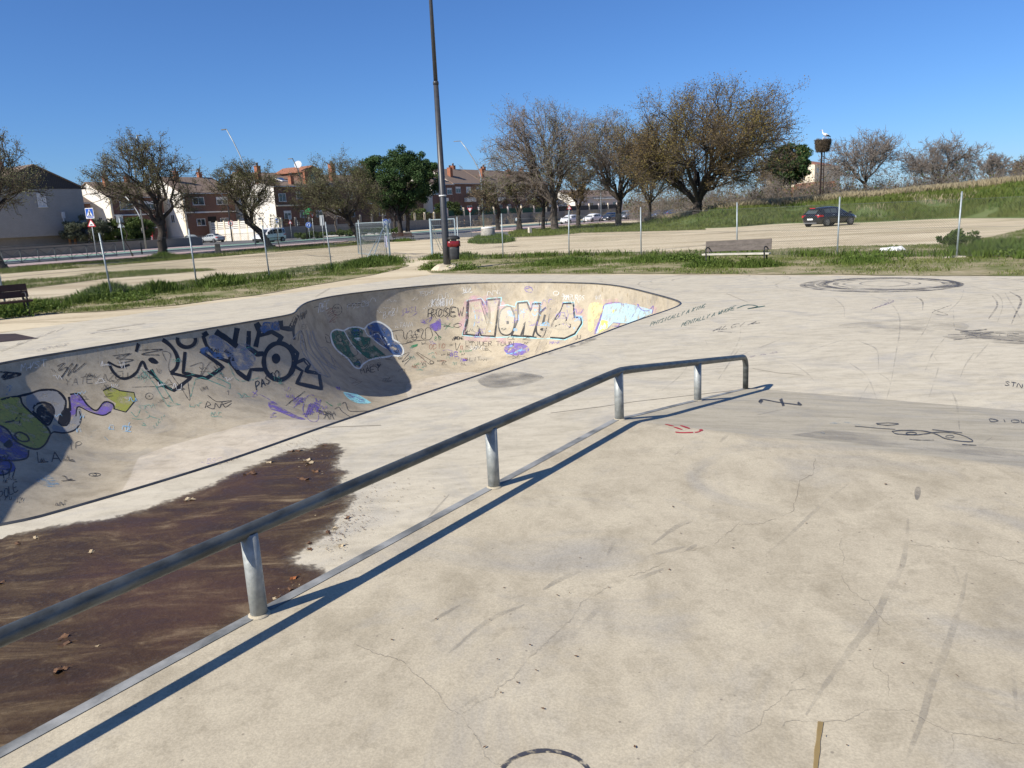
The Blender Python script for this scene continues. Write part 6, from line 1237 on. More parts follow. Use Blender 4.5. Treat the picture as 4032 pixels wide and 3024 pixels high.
def brick_mat(name, a, c, mort):
    m, t, b = nodes_of(name); p = pos_of(t, (1, 1, 1), (0, 0, -UANG)); sx = N(t, 'ShaderNodeSeparateXYZ'); L(t, p, sx.inputs[0]); ad = N(t, 'ShaderNodeMath', operation='ADD'); L(t, sx.outputs[0], ad.inputs[0]); L(t, sx.outputs[1], ad.inputs[1])
    cb_ = N(t, 'ShaderNodeCombineXYZ'); L(t, ad.outputs[0], cb_.inputs[0]); L(t, sx.outputs[2], cb_.inputs[1])
    br = N(t, 'ShaderNodeTexBrick'); br.inputs['Scale'].default_value = 2.4; br.inputs['Color1'].default_value = (*a, 1); br.inputs['Color2'].default_value = (*c, 1); br.inputs['Mortar'].default_value = (*mort, 1); br.inputs['Mortar Size'].default_value = .03; br.inputs['Row Height'].default_value = .22
    L(t, cb_.outputs[0], br.inputs['Vector']); n = noise_n(t, p, .8, 4); L(t, mixc(t, ramp(t, n, [(.4, g1(0)), (.7, g1(.4))]), br.outputs[0], tuple(x*.7 for x in c)), b.inputs['Base Color']); b.inputs['Roughness'].default_value = .9; MATS[name] = m; return m
BRICK = brick_mat('brick_brown_red', (.17, .082, .058), (.135, .064, .045), (.17, .11, .085)); SIDING = brick_mat('pale_block_siding', (.34, .34, .33), (.30, .30, .295), (.16, .16, .16))
BLOCKW = brick_mat('grey_block_wall', (.27, .255, .235), (.235, .22, .20), (.17, .16, .145))
PLASTER = M('white_plaster', (.74, .70, .63), (.66, .62, .55), .8, .9); CREAM = M('cream_concrete', (.72, .63, .48), (.62, .54, .41), 1.2, .9); PINKP = M('pinkish_plaster', (.50, .44, .42), (.44, .38, .36), 1, .9)
CHIM = M('chimney_brick', (.33, .14, .08), (.26, .105, .062), 3, .9); SHUT = M('shutter_white', (.55, .56, .57), (.48, .49, .50), 3, .6); DKD = M('dark_opening', (.012, .011, .011), (.018, .016, .015), 2, .8); WFR = M('window_frame', (.70, .70, .69), (.62, .62, .61), 3, .5)
TEALD = M('teal_door', (.06, .17, .17), (.05, .14, .14), 2, .6)
ZU = Vector((0, 0, 1))
def window(root, o, face_dir, u, z, w, h, mat=GLASSD, vpl=0.0, shutter=0.0):
    """face_dir 'v': wall facing +v at v=vpl, along u; 'u': wall facing -u at u=vpl, along v"""
    X, Nn = (E1, E2) if face_dir == 'v' else (E2, -E1)
    c = (UV(u, vpl, z) if face_dir == 'v' else UV(vpl, u, z)) - o
    b = MB(); fw_ = .07
    for dx, dz, sx, sz in ((0, h/2, w + .14, fw_), (0, -h/2, w + .14, fw_), (-w/2, 0, fw_, h), (w/2, 0, fw_, h), (0, 0, .05, h)):
        b.box(c + X*dx + ZU*dz + Nn*.03, (sx, .10, sz), ax=(X, Nn, ZU))
    f = b.build('window', WFR, root)
    b = MB(); b.box(c + Nn*.012, (w, .03, h), ax=(X, Nn, ZU)); b.build('pane', mat, f)
    b = MB(); b.box(c - ZU*(h/2 + .07) + Nn*.07, (w + .25, .18, .06), ax=(X, Nn, ZU)); b.build('sill', PLASTER, f)
    if shutter: b = MB(); b.box(c + ZU*(h/2 - h*shutter/2) + Nn*.04, (w - .05, .03, h*shutter), ax=(X, Nn, ZU)); b.build('shutter', SHUT, f)
    return f
def panel(root, o, name, mat, fd, u, z, w, h, vpl, th=.06, out=.0):
    X, Nn = (E1, E2) if fd == 'v' else (E2, -E1); c = (UV(u, vpl, z) if fd == 'v' else UV(vpl, u, z)) - o
    b = MB(); b.box(c + Nn*(th/2 + out), (w, th, h), ax=(X, Nn, ZU)); return b.build(name, mat, root)
def house(label, u0, u1, v0, v1, eave, vr, ridge, wall_mats, roof=ROOF_T, over=.35, name='house'):
    """facade at v0 (facing +v), back at v1, ridge along u at v=vr"""
    o = UV(u0, v0, GZ); root = empty(name, o); tag(root, label, 'house')
    eb = eave - .1
    pts = [(v0, GZ - .1), (v0, eave), (vr, ridge - .12), (v1, eb), (v1, GZ - .1)]
    b = MB()
    b.add([UV(u0, v0, GZ - .1) - o, UV(u1, v0, GZ - .1) - o, UV(u1, v0, eave) - o, UV(u0, v0, eave) - o], [(0, 1, 2, 3)], 0)
    b.add([UV(u0, v1, GZ - .1) - o, UV(u1, v1, GZ - .1) - o, UV(u1, v1, eb) - o, UV(u0, v1, eb) - o], [(3, 2, 1, 0)], 0)
    for uu_ in (u0, u1): b.add([UV(uu_, v_, z) - o for v_, z in pts], [(0, 1, 2, 3, 4)], 1)
    b.build('wall', wall_mats, root)
    b = MB(); n_ = over
    def slab(va, za, vb, zb):
        A_ = [UV(u0 - .2, va, za), UV(u1 + .2, va, za), UV(u1 + .2, vb, zb), UV(u0 - .2, vb, zb)]; B_ = [p + ZU*.18 for p in A_]
        b.add([p - o for p in A_ + B_], [(3, 2, 1, 0), (4, 5, 6, 7), (0, 1, 5, 4), (1, 2, 6, 5), (2, 3, 7, 6), (3, 0, 4, 7)])
    sl = (ridge - eave)/abs(v0 - vr); slab(v0 + n_, eave - sl*n_, vr, ridge); sl2 = (ridge - eb)/abs(v1 - vr); slab(vr, ridge + .003, v1 - n_, eb - sl2*n_)
    rf = b.build('roof', roof, root); b = MB(); b.bar(UV(u0 - .25, v0 + n_ + .06, eave - sl*n_ + .05) - o, UV(u1 + .25, v0 + n_ + .06, eave - sl*n_ + .05) - o, .12, .12); b.build('gutter', SHUT, rf)
    root['o'] = list(o); return root, o, rf
def chimney(rf, o, u, v, z0, z1, w=.7):
    b = MB(); b.box(UV(u, v, (z0 + z1)/2) - o, (w, w, z1 - z0), UANG); b.box(UV(u, v, z1 + .05) - o, (w + .16, w + .16, .1), UANG); c = b.build('chimney', CHIM, rf)
    b = MB(); b.lathe([(.22, 0), (.22, .45), (.28, .46), (.28, .56)], UV(u, v, z1 + .1) - o, 8); b.build('chimney_pot', BLOCKW, rf)
# --- grey sided gable house at far left: gable towards the viewer
o = UV(43.8, -105, GZ); h0 = empty('house', o); tag(h0, 'pale grey sided house with dark gable roof at the far left', 'house')
gu0, gu1, ga, ez, az_ = 43.8, 55.35, 49.8, 8.1, 10.9
b = MB(); P5 = [(gu0, 2.25), (gu1, 2.25), (gu1, ez), (gu0, ez)]
b.add([UV(u_, -105, z) - o for u_, z in P5], [(0, 1, 2, 3)]); b.add([UV(gu1, -105, GZ) - o, UV(gu1, -119, GZ) - o, UV(gu1, -119, ez) - o, UV(gu1, -105, ez) - o], [(0, 1, 2, 3)], 1); b.add([UV(gu0, -105, GZ) - o, UV(gu0, -119, GZ) - o, UV(gu0, -119, ez) - o, UV(gu0, -105, ez) - o], [(0, 1, 2, 3)], 1)
b.add([UV(gu0, -119, GZ) - o, UV(gu1, -119, GZ) - o, UV(gu1, -119, ez) - o, UV(gu0, -119, ez) - o], [(0, 1, 2, 3)], 1)
b.add([UV(gu0, -105.8, GZ) - o, UV(gu1, -105.8, GZ) - o, UV(gu1, -105.8, 2.3) - o, UV(gu0, -105.8, 2.3) - o], [(0, 1, 2, 3)], 2); b.add([UV(gu0, -105, 2.25) - o, UV(gu1, -105, 2.25) - o, UV(gu1, -105.8, 2.25) - o, UV(gu0, -105.8, 2.25) - o], [(0, 1, 2, 3)], 2)
b.build('wall', [SIDING, PLASTER, BLOCKW], h0)
b = MB(); b.add([UV(u_, -104.95, z) - o for u_, z in ((gu0 - .4, ez), (gu1 + .4, ez), (ga, az_))], [(0, 1, 2)]); b.build('gable_cladding', ROOF_G, h0)
b = MB()
for ua, ub in ((gu0 - .5, ga), (ga, gu1 + .5)):
    za, zb = (ez - .05, az_ + .05) if ua < ga else (az_ + .05, ez - .05); A_ = [UV(ua, -104.8, za), UV(ub, -104.8, zb), UV(ub, -119.3, zb), UV(ua, -119.3, za)]; b.add([p - o for p in A_] + [p - o + ZU*.16 for p in A_], [(3, 2, 1, 0), (4, 5, 6, 7), (0, 1, 5, 4), (1, 2, 6, 5), (2, 3, 7, 6), (3, 0, 4, 7)])
rf = b.build('roof', ROOF_T, h0); chimney(rf, o, 48.6, -111, 9.8, 11.6); chimney(rf, o, 46, -112, 9, 10.9)
window(h0, o, 'v', 50.1, 6.7, .95, 1.6, SHUT, -105); 
b = MB(); b.tube([UV(52.3, -104.9, 5.0) - o, UV(52.5, -104.9, 2.2) - o], .08, 8); b.box(UV(52.35, -104.8, 4.8) - o, (.35, .25, .8), UANG); b.build('flue_pipe', SHUT, h0)
for u_ in (52.7, 53.4): b = MB(); b.bar(UV(u_, -104.95, 0) - o, UV(u_, -104.95, 2.25) - o, .22, .22, up=XR); b.build('porch_post', M('porch_wood', (.42, .20, .08), (.35, .16, .06), 3, .7), h0)
# --- terrace left of centre, stepped towards the right
terr = [('brick terrace house with white side wall, just right of the grey sided house', 60.0, 69.0, -129, -141, 7.3, -135, 9.8), ('brick terrace house half hidden behind the big left tree', 70.5, 80.0, -126, -138, 8.0, -132, 10.6), ('brick terrace house with white side wall behind the silver cars', 81.0, 91.6, -122, -134, 8.4, -128, 11.3)]
for k, (lab, u0, u1, v0, v1, ev, vr, rg_) in enumerate(terr):
    r_, o, rf = house(lab, u0, u1, v0, v1, ev, vr, rg_, [BRICK, PLASTER])
    wd_ = u1 - u0
    for j, fr in enumerate((.3, .75)):
        window(r_, o, 'v', u0 + wd_*fr, ev - 1.4, 2.2, 1.25, GLASSD, v0, .35 if j else .0); window(r_, o, 'v', u0 + wd_*fr, 3.4, 1.6, 1.1, GLASSD, v0)
    panel(r_, o, 'entrance', DKD, 'v', u0 + wd_*.52, 2.7, 1.7, 3.2, v0, .04); panel(r_, o, 'string_course', PLASTER, 'v', u0 + wd_/2, 5.1, wd_, .2, v0, .08); panel(r_, o, 'party_wall', CREAM, 'v', u0 + .12, ev/2, .35, ev, v0, .4)
    window(r_, o, 'u', v0 - 3.2, 4.2, 1.0, 1.3, GLASSD, u0); chimney(rf, o, u0 + 2.2, v0 - 4, rg_ - 1.4, rg_ + .9); chimney(rf, o, u1 - 2.2, vr - .2, rg_ - .5, rg_ + 1.0)
    panel(r_, o, 'awning', SHUT, 'v', u0 + wd_*.3, 5.0, 2.4, .1, v0, 1.0)
# --- dormer house
r_, o, rf = house('tall brick house with white gable, satellite dish and brick roof dormer', 92.5, 109, -112, -125.6, 8.95, -122.4, 11.9, [BRICK, PLASTER])
panel(r_, o, 'pink_gable_band', PINKP, 'u', -120.0, 9.7, 5.5, 1.4, 92.5, .04)
for u_, z, sh in ((94.2, 7.0, 0), (98.2, 7.4, .0), (103.5, 7.2, .4), (95.0, 4.0, .3), (98.6, 4.0, .0), (102.5, 4.0, .3), (107, 4, 0), (107, 7.2, .3)): window(r_, o, 'v', u_, z, 1.5, 1.3, GLASSD, -112, sh)
panel(r_, o, 'string_course', CREAM, 'v', 97.5, 5.6, 9.5, .22, -112, .2)
window(r_, o, 'u', -116.5, 6.6, .9, 1.1, GLASSD, 92.5); window(r_, o, 'u', -116.5, 3.2, .9, 1.1, GLASSD, 92.5)
chimney(rf, o, 92.9, -116.2, 9.5, 12.6, .8); chimney(rf, o, 97.4, -112.9, 9.1, 10.7, .75); chimney(rf, o, 93.2, -121.5, 11, 12.4, .7)
b = MB(); sl = 2.95/10.4; Xr = E1; Yr = (-E2 + ZU*sl).normalized(); Nr = Xr.cross(Yr); 
if Nr.z < 0: Nr = -Nr
c0 = UV(98.2, -116.2, 8.95 + .18 + 4.2*sl) - o
b.box(c0 + Nr*.08, (2.2, 2.6, .14), ax=(Xr, Yr, Nr)); sk = b.build('skylight', WFR, rf); b = MB(); b.box(c0 + Nr*.17, (1.8, 2.2, .04), ax=(Xr, Yr, Nr)); b.build('pane', GLASSD, sk)
do = [(101.2, 9.2), (105.2, 9.2), (105.2, 11.7), (103.2, 12.6), (101.2, 11.7)]
b = MB(); b.prism([(u_ - 101.2, z) for u_, z in do], UV(101.2, -113.6, 0) - o, E1, ZU, -E2, 8.0); dm = b.build('dormer', BRICK, rf)
b = MB()
for (ua, za), (ub, zb) in (((100.8, 11.6), (103.2, 12.72)), ((103.2, 12.72), (105.6, 11.6))):
    A_ = [UV(ua, -113.2, za), UV(ub, -113.2, zb), UV(ub, -121.6, zb), UV(ua, -121.6, za)]; b.add([p - o for p in A_] + [p - o + ZU*.12 for p in A_], [(3, 2, 1, 0), (4, 5, 6, 7), (0, 1, 5, 4), (1, 2, 6, 5), (2, 3, 7, 6), (3, 0, 4, 7)])
b.build('dormer_roof', ROOF_R, rf); panel(rf, o, 'dormer_door', TEALD, 'v', 103.3, 10.5, 1.1, 2.1, -113.6, .06); panel(rf, o, 'dormer_side', CHIM, 'v', 101.2, 10.4, .7, 2.6, -113.55, .5); panel(rf, o, 'dormer_parapet', PLASTER, 'v', 102.0, 9.6, 1.1, .9, -112.8, .3)
b = MB(); b.lathe([(.0, 0), (.35, .04), (.62, .14), (.72, .22)], (0, 0, 0), 18); ds = b.build('satellite_dish', SHUT, rf); ds.location = UV(100.6, -114.2, 12.9) - o; ds.rotation_euler = (radians(68), 0, radians(-5)); b = MB(); b.tube([UV(100.6, -114.3, 11) - o, UV(100.6, -114.3, 12.9) - o], .06, 6); b.build('mast', SHUT, rf)
# --- houses behind the trees to the right
for k, (lab, u0, u1, v0, ev, rgz) in enumerate((('brick house mostly hidden behind the pine', 113, 141, -119, 9.2, 12.0), ('terrace house with stepped tiled roof just right of the lamp post', 143.2, 151, -118, 9.9, 13.0), ('terrace house with tall brick chimney right of the lamp post', 151.3, 164, -118.2, 10.2, 13.9), ('terrace house behind the small dark tree crowns', 164.3, 177, -118, 10.2, 13.9), ('terrace house at the end of the row behind the tall bare tree', 177.3, 196, -118.2, 10.2, 13.9))):
    r_, o, rf = house(lab, u0, u1, v0, v0 - 12, ev, v0 - 6.5, rgz, [BRICK, PLASTER])
    for j in range(3):
        uu_ = u0 + (u1 - u0)*(j + .5)/3; window(r_, o, 'v', uu_, ev - 1.6, 1.8, 1.4, GLASSD if j != 1 else SHUT, v0, .3); window(r_, o, 'v', uu_, 4.0, 1.9, 1.5, GLASSD, v0)
    panel(r_, o, 'balcony_front', PLASTER, 'v', (u0 + u1)/2, 6.2, (u1 - u0)*.3, 1.0, v0, .8); chimney(rf, o, u0 + 3.2, v0 - 3, ev + .5, 14.0, 1.0); chimney(rf, o, u1 - 3, v0 - 7, rgz - .6, rgz + 1.0, .9)
r_, o, rf = house('low white house with glazed porch behind the parked cars', 204, 232, -112, 6.6, -120, 8.6, [PINKP, PLASTER], ROOF_T) if False else house('low pinkish house with glazed porch behind the parked cars', 204, 236, -114, -126, 6.2, -120, 8.4, [PINKP, PLASTER], ROOF_T)
for uu_ in (208, 214, 222, 230): window(r_, o, 'v', uu_, 3.6, 2.6, 1.9, GLASSD, -114)
panel(r_, o, 'porch_fascia', WHITE, 'v', 222, 5.7, 14, .35, -114, .6)
r_, o, rf = house('distant beige apartment building glimpsed through the huge tree', 262, 300, -60, -75, 13, -67, 15, [CREAM, CREAM], ROOF_R, name='apartment_building')
for k in range(5):
    for j in range(4): window(r_, o, 'v', 266 + k*7.5, 2.2 + j*3, 2.2, 1.5, GLASSD, -60)
for lab, px0, px1, D, top, mt in (('low red brick building behind the stork nest pole', 3165, 3245, 175, 722, ROOF_R), ('long low red roofed building right of the huge tree trunk', 3050, 3160, 190, 742, ROOF_R)):
    a_ = atD(px0, 760, D); c_ = atD(px1, 760, D); zt_ = atD((px0 + px1)/2, top, D).z; r_ = empty('brick_building', (a_ + c_)/2*Vector((1, 1, 0)) + Vector((0, 0, GZ))) if False else empty('brick_building', Vector(((a_.x + c_.x)/2, (a_.y + c_.y)/2, GZ))); tag(r_, lab, 'building')
    w_ = (c_ - a_).length; b = MB(); b.box((0, 0, zt_/2 - .5), (w_, 10, zt_ - 1)); b.build('wall', BRICK, r_)
    b = MB(); b.prism([(-w_/2 - .4, 0), (w_/2 + .4, 0), (w_/2, 1.2), (-w_/2, 1.2)], Vector((0, 5.4, zt_ - 1)), XR, ZU, Vector((0, -1, 0)), 10.8); b.build('roof', mt, r_)
    for j in range(4):
        f = MB().box((-w_*.36 + j*w_*.24, -5.03, zt_ - 2.6), (w_*.13, .1, 1.2)).build('window', WFR, r_); MB().box((-w_*.36 + j*w_*.24, -5.09, zt_ - 2.6), (w_*.11, .06, 1.0)).build('pane', GLASSD, f)
# ------------------------------------------------------------------ garden walls
def wall(label, pts, h, mat, th=.3, cap=None):
    o = UV(*pts[0], GZ); r_ = empty('garden_wall', o); tag(r_, label, 'wall')
    for a_, c_ in zip(pts[:-1], pts[1:]):
        b = MB(); b.bar(UV(*a_, GZ + h/2 - .05) - o, UV(*c_, GZ + h/2 - .05) - o, th, h + .1); b.build('wall_section', mat, r_)
        if cap: b = MB(); b.bar(UV(*a_, GZ + h + .04) - o, UV(*c_, GZ + h + .04) - o, th + .1, .09); b.build('coping', cap, r_)
    return r_, o
# sunlit panel wall facing the viewer
w1, o = wall('sunlit cream wall of concrete posts and panels behind the white van', [(87, -104.9), (85.4, -121.4)], 2.05, PLASTER, .25)
nP = 9
for i in range(nP + 1):
    v_ = -105.0 - 16.3*i/nP; uw = 87 - 1.6*i/nP; b = MB(); b.box(UV(uw, v_, GZ + 1.75) - o, (.30, .28, 3.5), UANG); b.build('post', CREAM, w1)
    if i < nP:
        for z_ in (2.2, 2.5, 2.8, 3.1): b = MB(); b.box(UV(uw - .09, v_ - 16.3/nP/2, GZ + z_ + .06) - o, (.12, 16.3/nP - .3, .22), UANG + .097); b.build('panel', PLASTER, w1)
w2, o = wall('grey block wall with dark lattice on top in front of the dormer house', [(87.3, -104.8), (131, -105.1)], 1.95, BLOCKW, .3)
for i in range(15):
    u_ = 87.4 + 43.4*i/14; v_ = -104.8 - .3*i/14
    if i < 14:
        b = MB(); P0, P1 = UV(u_ + .15, v_, 0) - o, UV(u_ + 2.95, v_ - .02, 0) - o
        for s_ in range(9): t0 = s_/8; b.bar(P0.lerp(P1, t0) + ZU*1.95, P0.lerp(P1, t0) + ZU*3.25, .06, .08, up=XR)
        for z_ in (2.05, 2.35, 2.65, 2.95, 3.22): b.bar(P0 + ZU*z_, P1 + ZU*z_, .06, .08)
        b.build('lattice_panel', M('lattice_dark', (.07, .05, .04), (.05, .04, .03), 2, .8), w2)
    b = MB(); b.box(UV(u_, v_, GZ + 1.75) - o, (.3, .3, 3.4), UANG); b.build('post', CREAM if i > 10 or i == 0 else BLOCKW, w2)
w3, o = wall('long grey block garden wall running behind the tree trunks to the parked cars', [(131.2, -105), (216, -105)], 2.35, BLOCKW, .3, M('wall_cap_grey', (.33, .31, .28), (.28, .26, .24), 2, .9))
for i in range(15):
    u_ = 132 + i*5.8; b = MB(); b.box(UV(u_, -105, GZ + 3.2) - o, (.35, .35, 1.9), UANG); b.build('post', CREAM if i % 2 else PINKP, w3)
    if i < 14: b = MB(); b.box(UV(u_ + 2.9, -105.05, GZ + 3.0) - o, (5.3, .06, 1.3), UANG); b.build('fence_screen', M('green_screen', (.02, .07, .045), (.015, .05, .035), 1, .8) if i < 7 else M('dark_screen', (.02, .022, .025), (.03, .03, .033), 1, .7), w3)
wall('low pale wall below the bushes at the far left', [(34, -97.5), (67, -97.5)], 1.15, BLOCKW, .3)
b = MB(); o = UV(96.0, -107.5, GZ)
ps = empty('garden_parasol', o); tag(ps, 'folded green garden parasol showing above the lattice fence', 'parasol'); b = MB(); b.tube([(0, 0, 0), (0, 0, 4.9)], .04, 8); b.build('pole', WHITE, ps); b = MB(); b.lathe([(1.1, 3.9), (.8, 4.5), (.1, 5.0)], n=6, smooth=False); b.build('canopy', M('parasol_green', (.02, .26, .09), (.015, .2, .07), 2, .7), ps)
# ------------------------------------------------------------------ stork nest on a lattice mast
mb = atD(3233, 760, 98); mast = empty('nest_mast', Vector((mb.x, mb.y, 1.2))); tag(mast, 'tall rusty lattice mast carrying the stork nest', 'mast')
MM = M('rusty_mast', (.045, .030, .026), (.03, .02, .018), 3, .8); zt_ = atD(3236, 596, 98).z - 1.2
for sx in (-1, 0, 1): b = MB(); b.bar((sx*.22, (.2 if sx == 0 else -.1), 0), (sx*.17, (.15 if sx == 0 else -.08), zt_), .09, .09, up=XR); b.build('leg', MM, mast)
for i in range(13):
    z_ = .3 + i*(zt_ - .4)/12; b = MB(); b.bar((-.24, -.1, z_), (.24, -.1, z_), .05, .06); b.bar((-.22, -.1, z_), (0, .2, z_), .05, .05); b.build('rung', MM, mast)
b = MB(); b.box((0, 0, zt_), (1.1, 1.0, .08)); b.build('nest_platform', MM, mast)
rg3 = np.random.default_rng(4); n = 2600; th = rg3.uniform(0, 2*pi, n); zz_ = rg3.uniform(0, 1, n); rad = (.62 + .28*np.sqrt(zz_))*rg3.uniform(.75, 1.06, n); c_ = np.stack([rad*np.cos(th), rad*np.sin(th), zz_*1.35], 1)
dr = np.stack([-np.sin(th), np.cos(th), rg3.normal(size=n)*.35], 1) + rg3.normal(size=(n, 3))*.35; dr /= np.linalg.norm(dr, axis=1)[:, None]; ln = rg3.uniform(.15, .4, n)[:, None]
V, F = tubes_np(np.concatenate([c_ - dr*ln, c_ + dr*ln, np.full((n, 1), .016), np.full((n, 1), .010)], 1), 3)
ns = empty('stork_nest', mast.location + Vector((.0, 0, zt_ + .02))); tag(ns, 'big round stork nest of sticks on top of the mast', 'nest')
st = link('sticks', npmesh('sticks', V, F, [M('nest_sticks', (.16, .125, .09), (.09, .07, .05), 6, .95)]), ns); st['kind'] = 'stuff'
b = MB(); b.lathe([(.45, 0), (.7, .3), (.8, .8), (.82, 1.25), (.5, 1.18), (.0, 1.1)], n=16); o_ = b.build('core', M('nest_core', (.05, .04, .03), (.035, .028, .02), 4, .95), ns)
def stork(label, p, yaw, s=1.0, sit=False):
    r_ = empty('stork', p, yaw); tag(r_, label, 'stork'); z0 = .62 if not sit else .16
    prof_ = [(-.42, .03, -.16), (-.3, .10, -.08), (-.1, .17, 0), (.1, .19, .08), (.26, .14, .17), (.36, .085, .28), (.40, .06, .42), (.40, .05, .55), (.44, .062, .62), (.50, .055, .64)]
    b = MB(); b.tube([(x*s, 0, (z0 + z)*s) for x, r0, z in prof_], [r0*s for x, r0, z in prof_], 10); b.build('body', SWHT, r_)
    b = MB(); b.tube([(.53*s, 0, (z0 + .64)*s), (.78*s, 0, (z0 + .58)*s)], [.025*s, .004*s], 6); b.build('beak', M('stork_red', (.5, .08, .03), (.42, .06, .03), 4, .5), r_)
    for sy in (-1, 1):
        b = MB(); b.tube([(.05*s, sy*.15*s, (z0 + .06)*s), (-.25*s, sy*.15*s, (z0 - .06)*s), (-.55*s, sy*.06*s, (z0 - .2)*s)], [.05*s, .09*s, .02*s], 8); b.build('wing', SBLK, r_)
        if not sit: b = MB(); b.tube([(0, sy*.06*s, z0*s - .05), (.02, sy*.06*s, z0*.5*s), (0, sy*.06*s, 0)], .016*s, 6); b.build('leg', M('stork_red', (.5, .08, .03)), r_)
stork('white stork with black wing tips standing on the nest', ns.location + Vector((.3, -.1, 1.22)), radians(165)); stork('white stork sitting low in the nest, only its neck showing', ns.location + Vector((-.25, .1, .95)), radians(20), .85, True)
# ------------------------------------------------------------------ vehicles
TYRE = M('tyre_black', (.018, .018, .018), (.025, .025, .025), 9, .8); RIM_M = M('alloy_rim', (.35, .35, .36), (.26, .26, .27), 9, .35, .7); LAMPR = M('tail_lamp_red', (.55, .015, .015), (.45, .012, .012), 5, .2, spec=.6); LAMPW = M('head_lamp_clear', (.62, .64, .66), (.5, .52, .54), 5, .1, spec=.7); UNDER = M('car_underside', (.015, .015, .015), (.02, .02, .02), 4, .9)
def paintm(name, c): return M(name, c, tuple(x*.92 for x in c), 1.5, .25, 0, spec=.5, coat=.6)
# stations along x (front +): (x, z_bottom, z_belt, z_roof, half_width, half_width_roof)
SHAPES = {
 'hatch': dict(st=[(-2.10,.42,.78,.80,.66,.55),(-2.02,.30,.92,.98,.80,.62),(-1.85,.26,.98,1.18,.86,.60),(-1.45,.25,.99,1.40,.89,.60),(-.80,.24,.97,1.47,.90,.62),(-.1,.24,.95,1.48,.90,.63),(.45,.24,.93,1.40,.90,.60),(.85,.24,.92,1.16,.90,.66),(1.15,.25,.91,.94,.89,.78),(1.65,.26,.84,.85,.86,.74),(2.0,.30,.70,.72,.78,.62),(2.15,.42,.58,.60,.62,.5)], wb=(1.32,-1.28), wr=.32, win=(2, 8)),
 'sedan': dict(st=[(-2.25,.42,.80,.82,.66,.56),(-2.12,.30,.94,.96,.80,.68),(-1.7,.26,.98,1.00,.86,.74),(-1.35,.25,.97,1.14,.87,.64),(-.85,.24,.96,1.39,.88,.58),(-.1,.24,.94,1.43,.88,.60),(.45,.24,.92,1.35,.88,.58),(.95,.24,.90,1.08,.88,.66),(1.2,.25,.88,.91,.87,.76),(1.75,.26,.80,.82,.84,.70),(2.1,.30,.68,.70,.76,.6),(2.25,.42,.56,.58,.6,.5)], wb=(1.38,-1.35), wr=.31, win=(2, 8)),
 'suv': dict(st=[(-2.15,.46,.85,.88,.70,.60),(-2.08,.34,1.02,1.10,.84,.64),(-1.92,.30,1.06,1.34,.90,.64),(-1.55,.30,1.07,1.54,.92,.64),(-.80,.30,1.05,1.60,.92,.66),(-.1,.30,1.03,1.60,.92,.66),(.45,.30,1.02,1.50,.92,.64),(.90,.30,1.01,1.22,.92,.70),(1.15,.32,1.0,1.04,.91,.80),(1.75,.32,.94,.96,.88,.76),(2.05,.36,.80,.82,.80,.66),(2.18,.46,.64,.66,.66,.56)], wb=(1.34,-1.32), wr=.36, win=(2, 8)),
 'van': dict(st=[(-2.08,.48,.95,1.0,.72,.66),(-2.04,.34,1.08,1.60,.82,.66),(-1.95,.30,1.10,1.78,.86,.68),(-1.5,.29,1.10,1.83,.88,.70),(-.7,.29,1.08,1.84,.89,.71),(.1,.29,1.06,1.82,.89,.70),(.62,.29,1.05,1.66,.89,.67),(1.05,.29,1.05,1.30,.89,.72),(1.28,.30,1.04,1.08,.88,.80),(1.75,.32,.94,.96,.86,.74),(2.02,.36,.78,.80,.78,.64),(2.12,.46,.62,.64,.64,.54)], wb=(1.30,-1.32), wr=.32, win=(1, 8))}
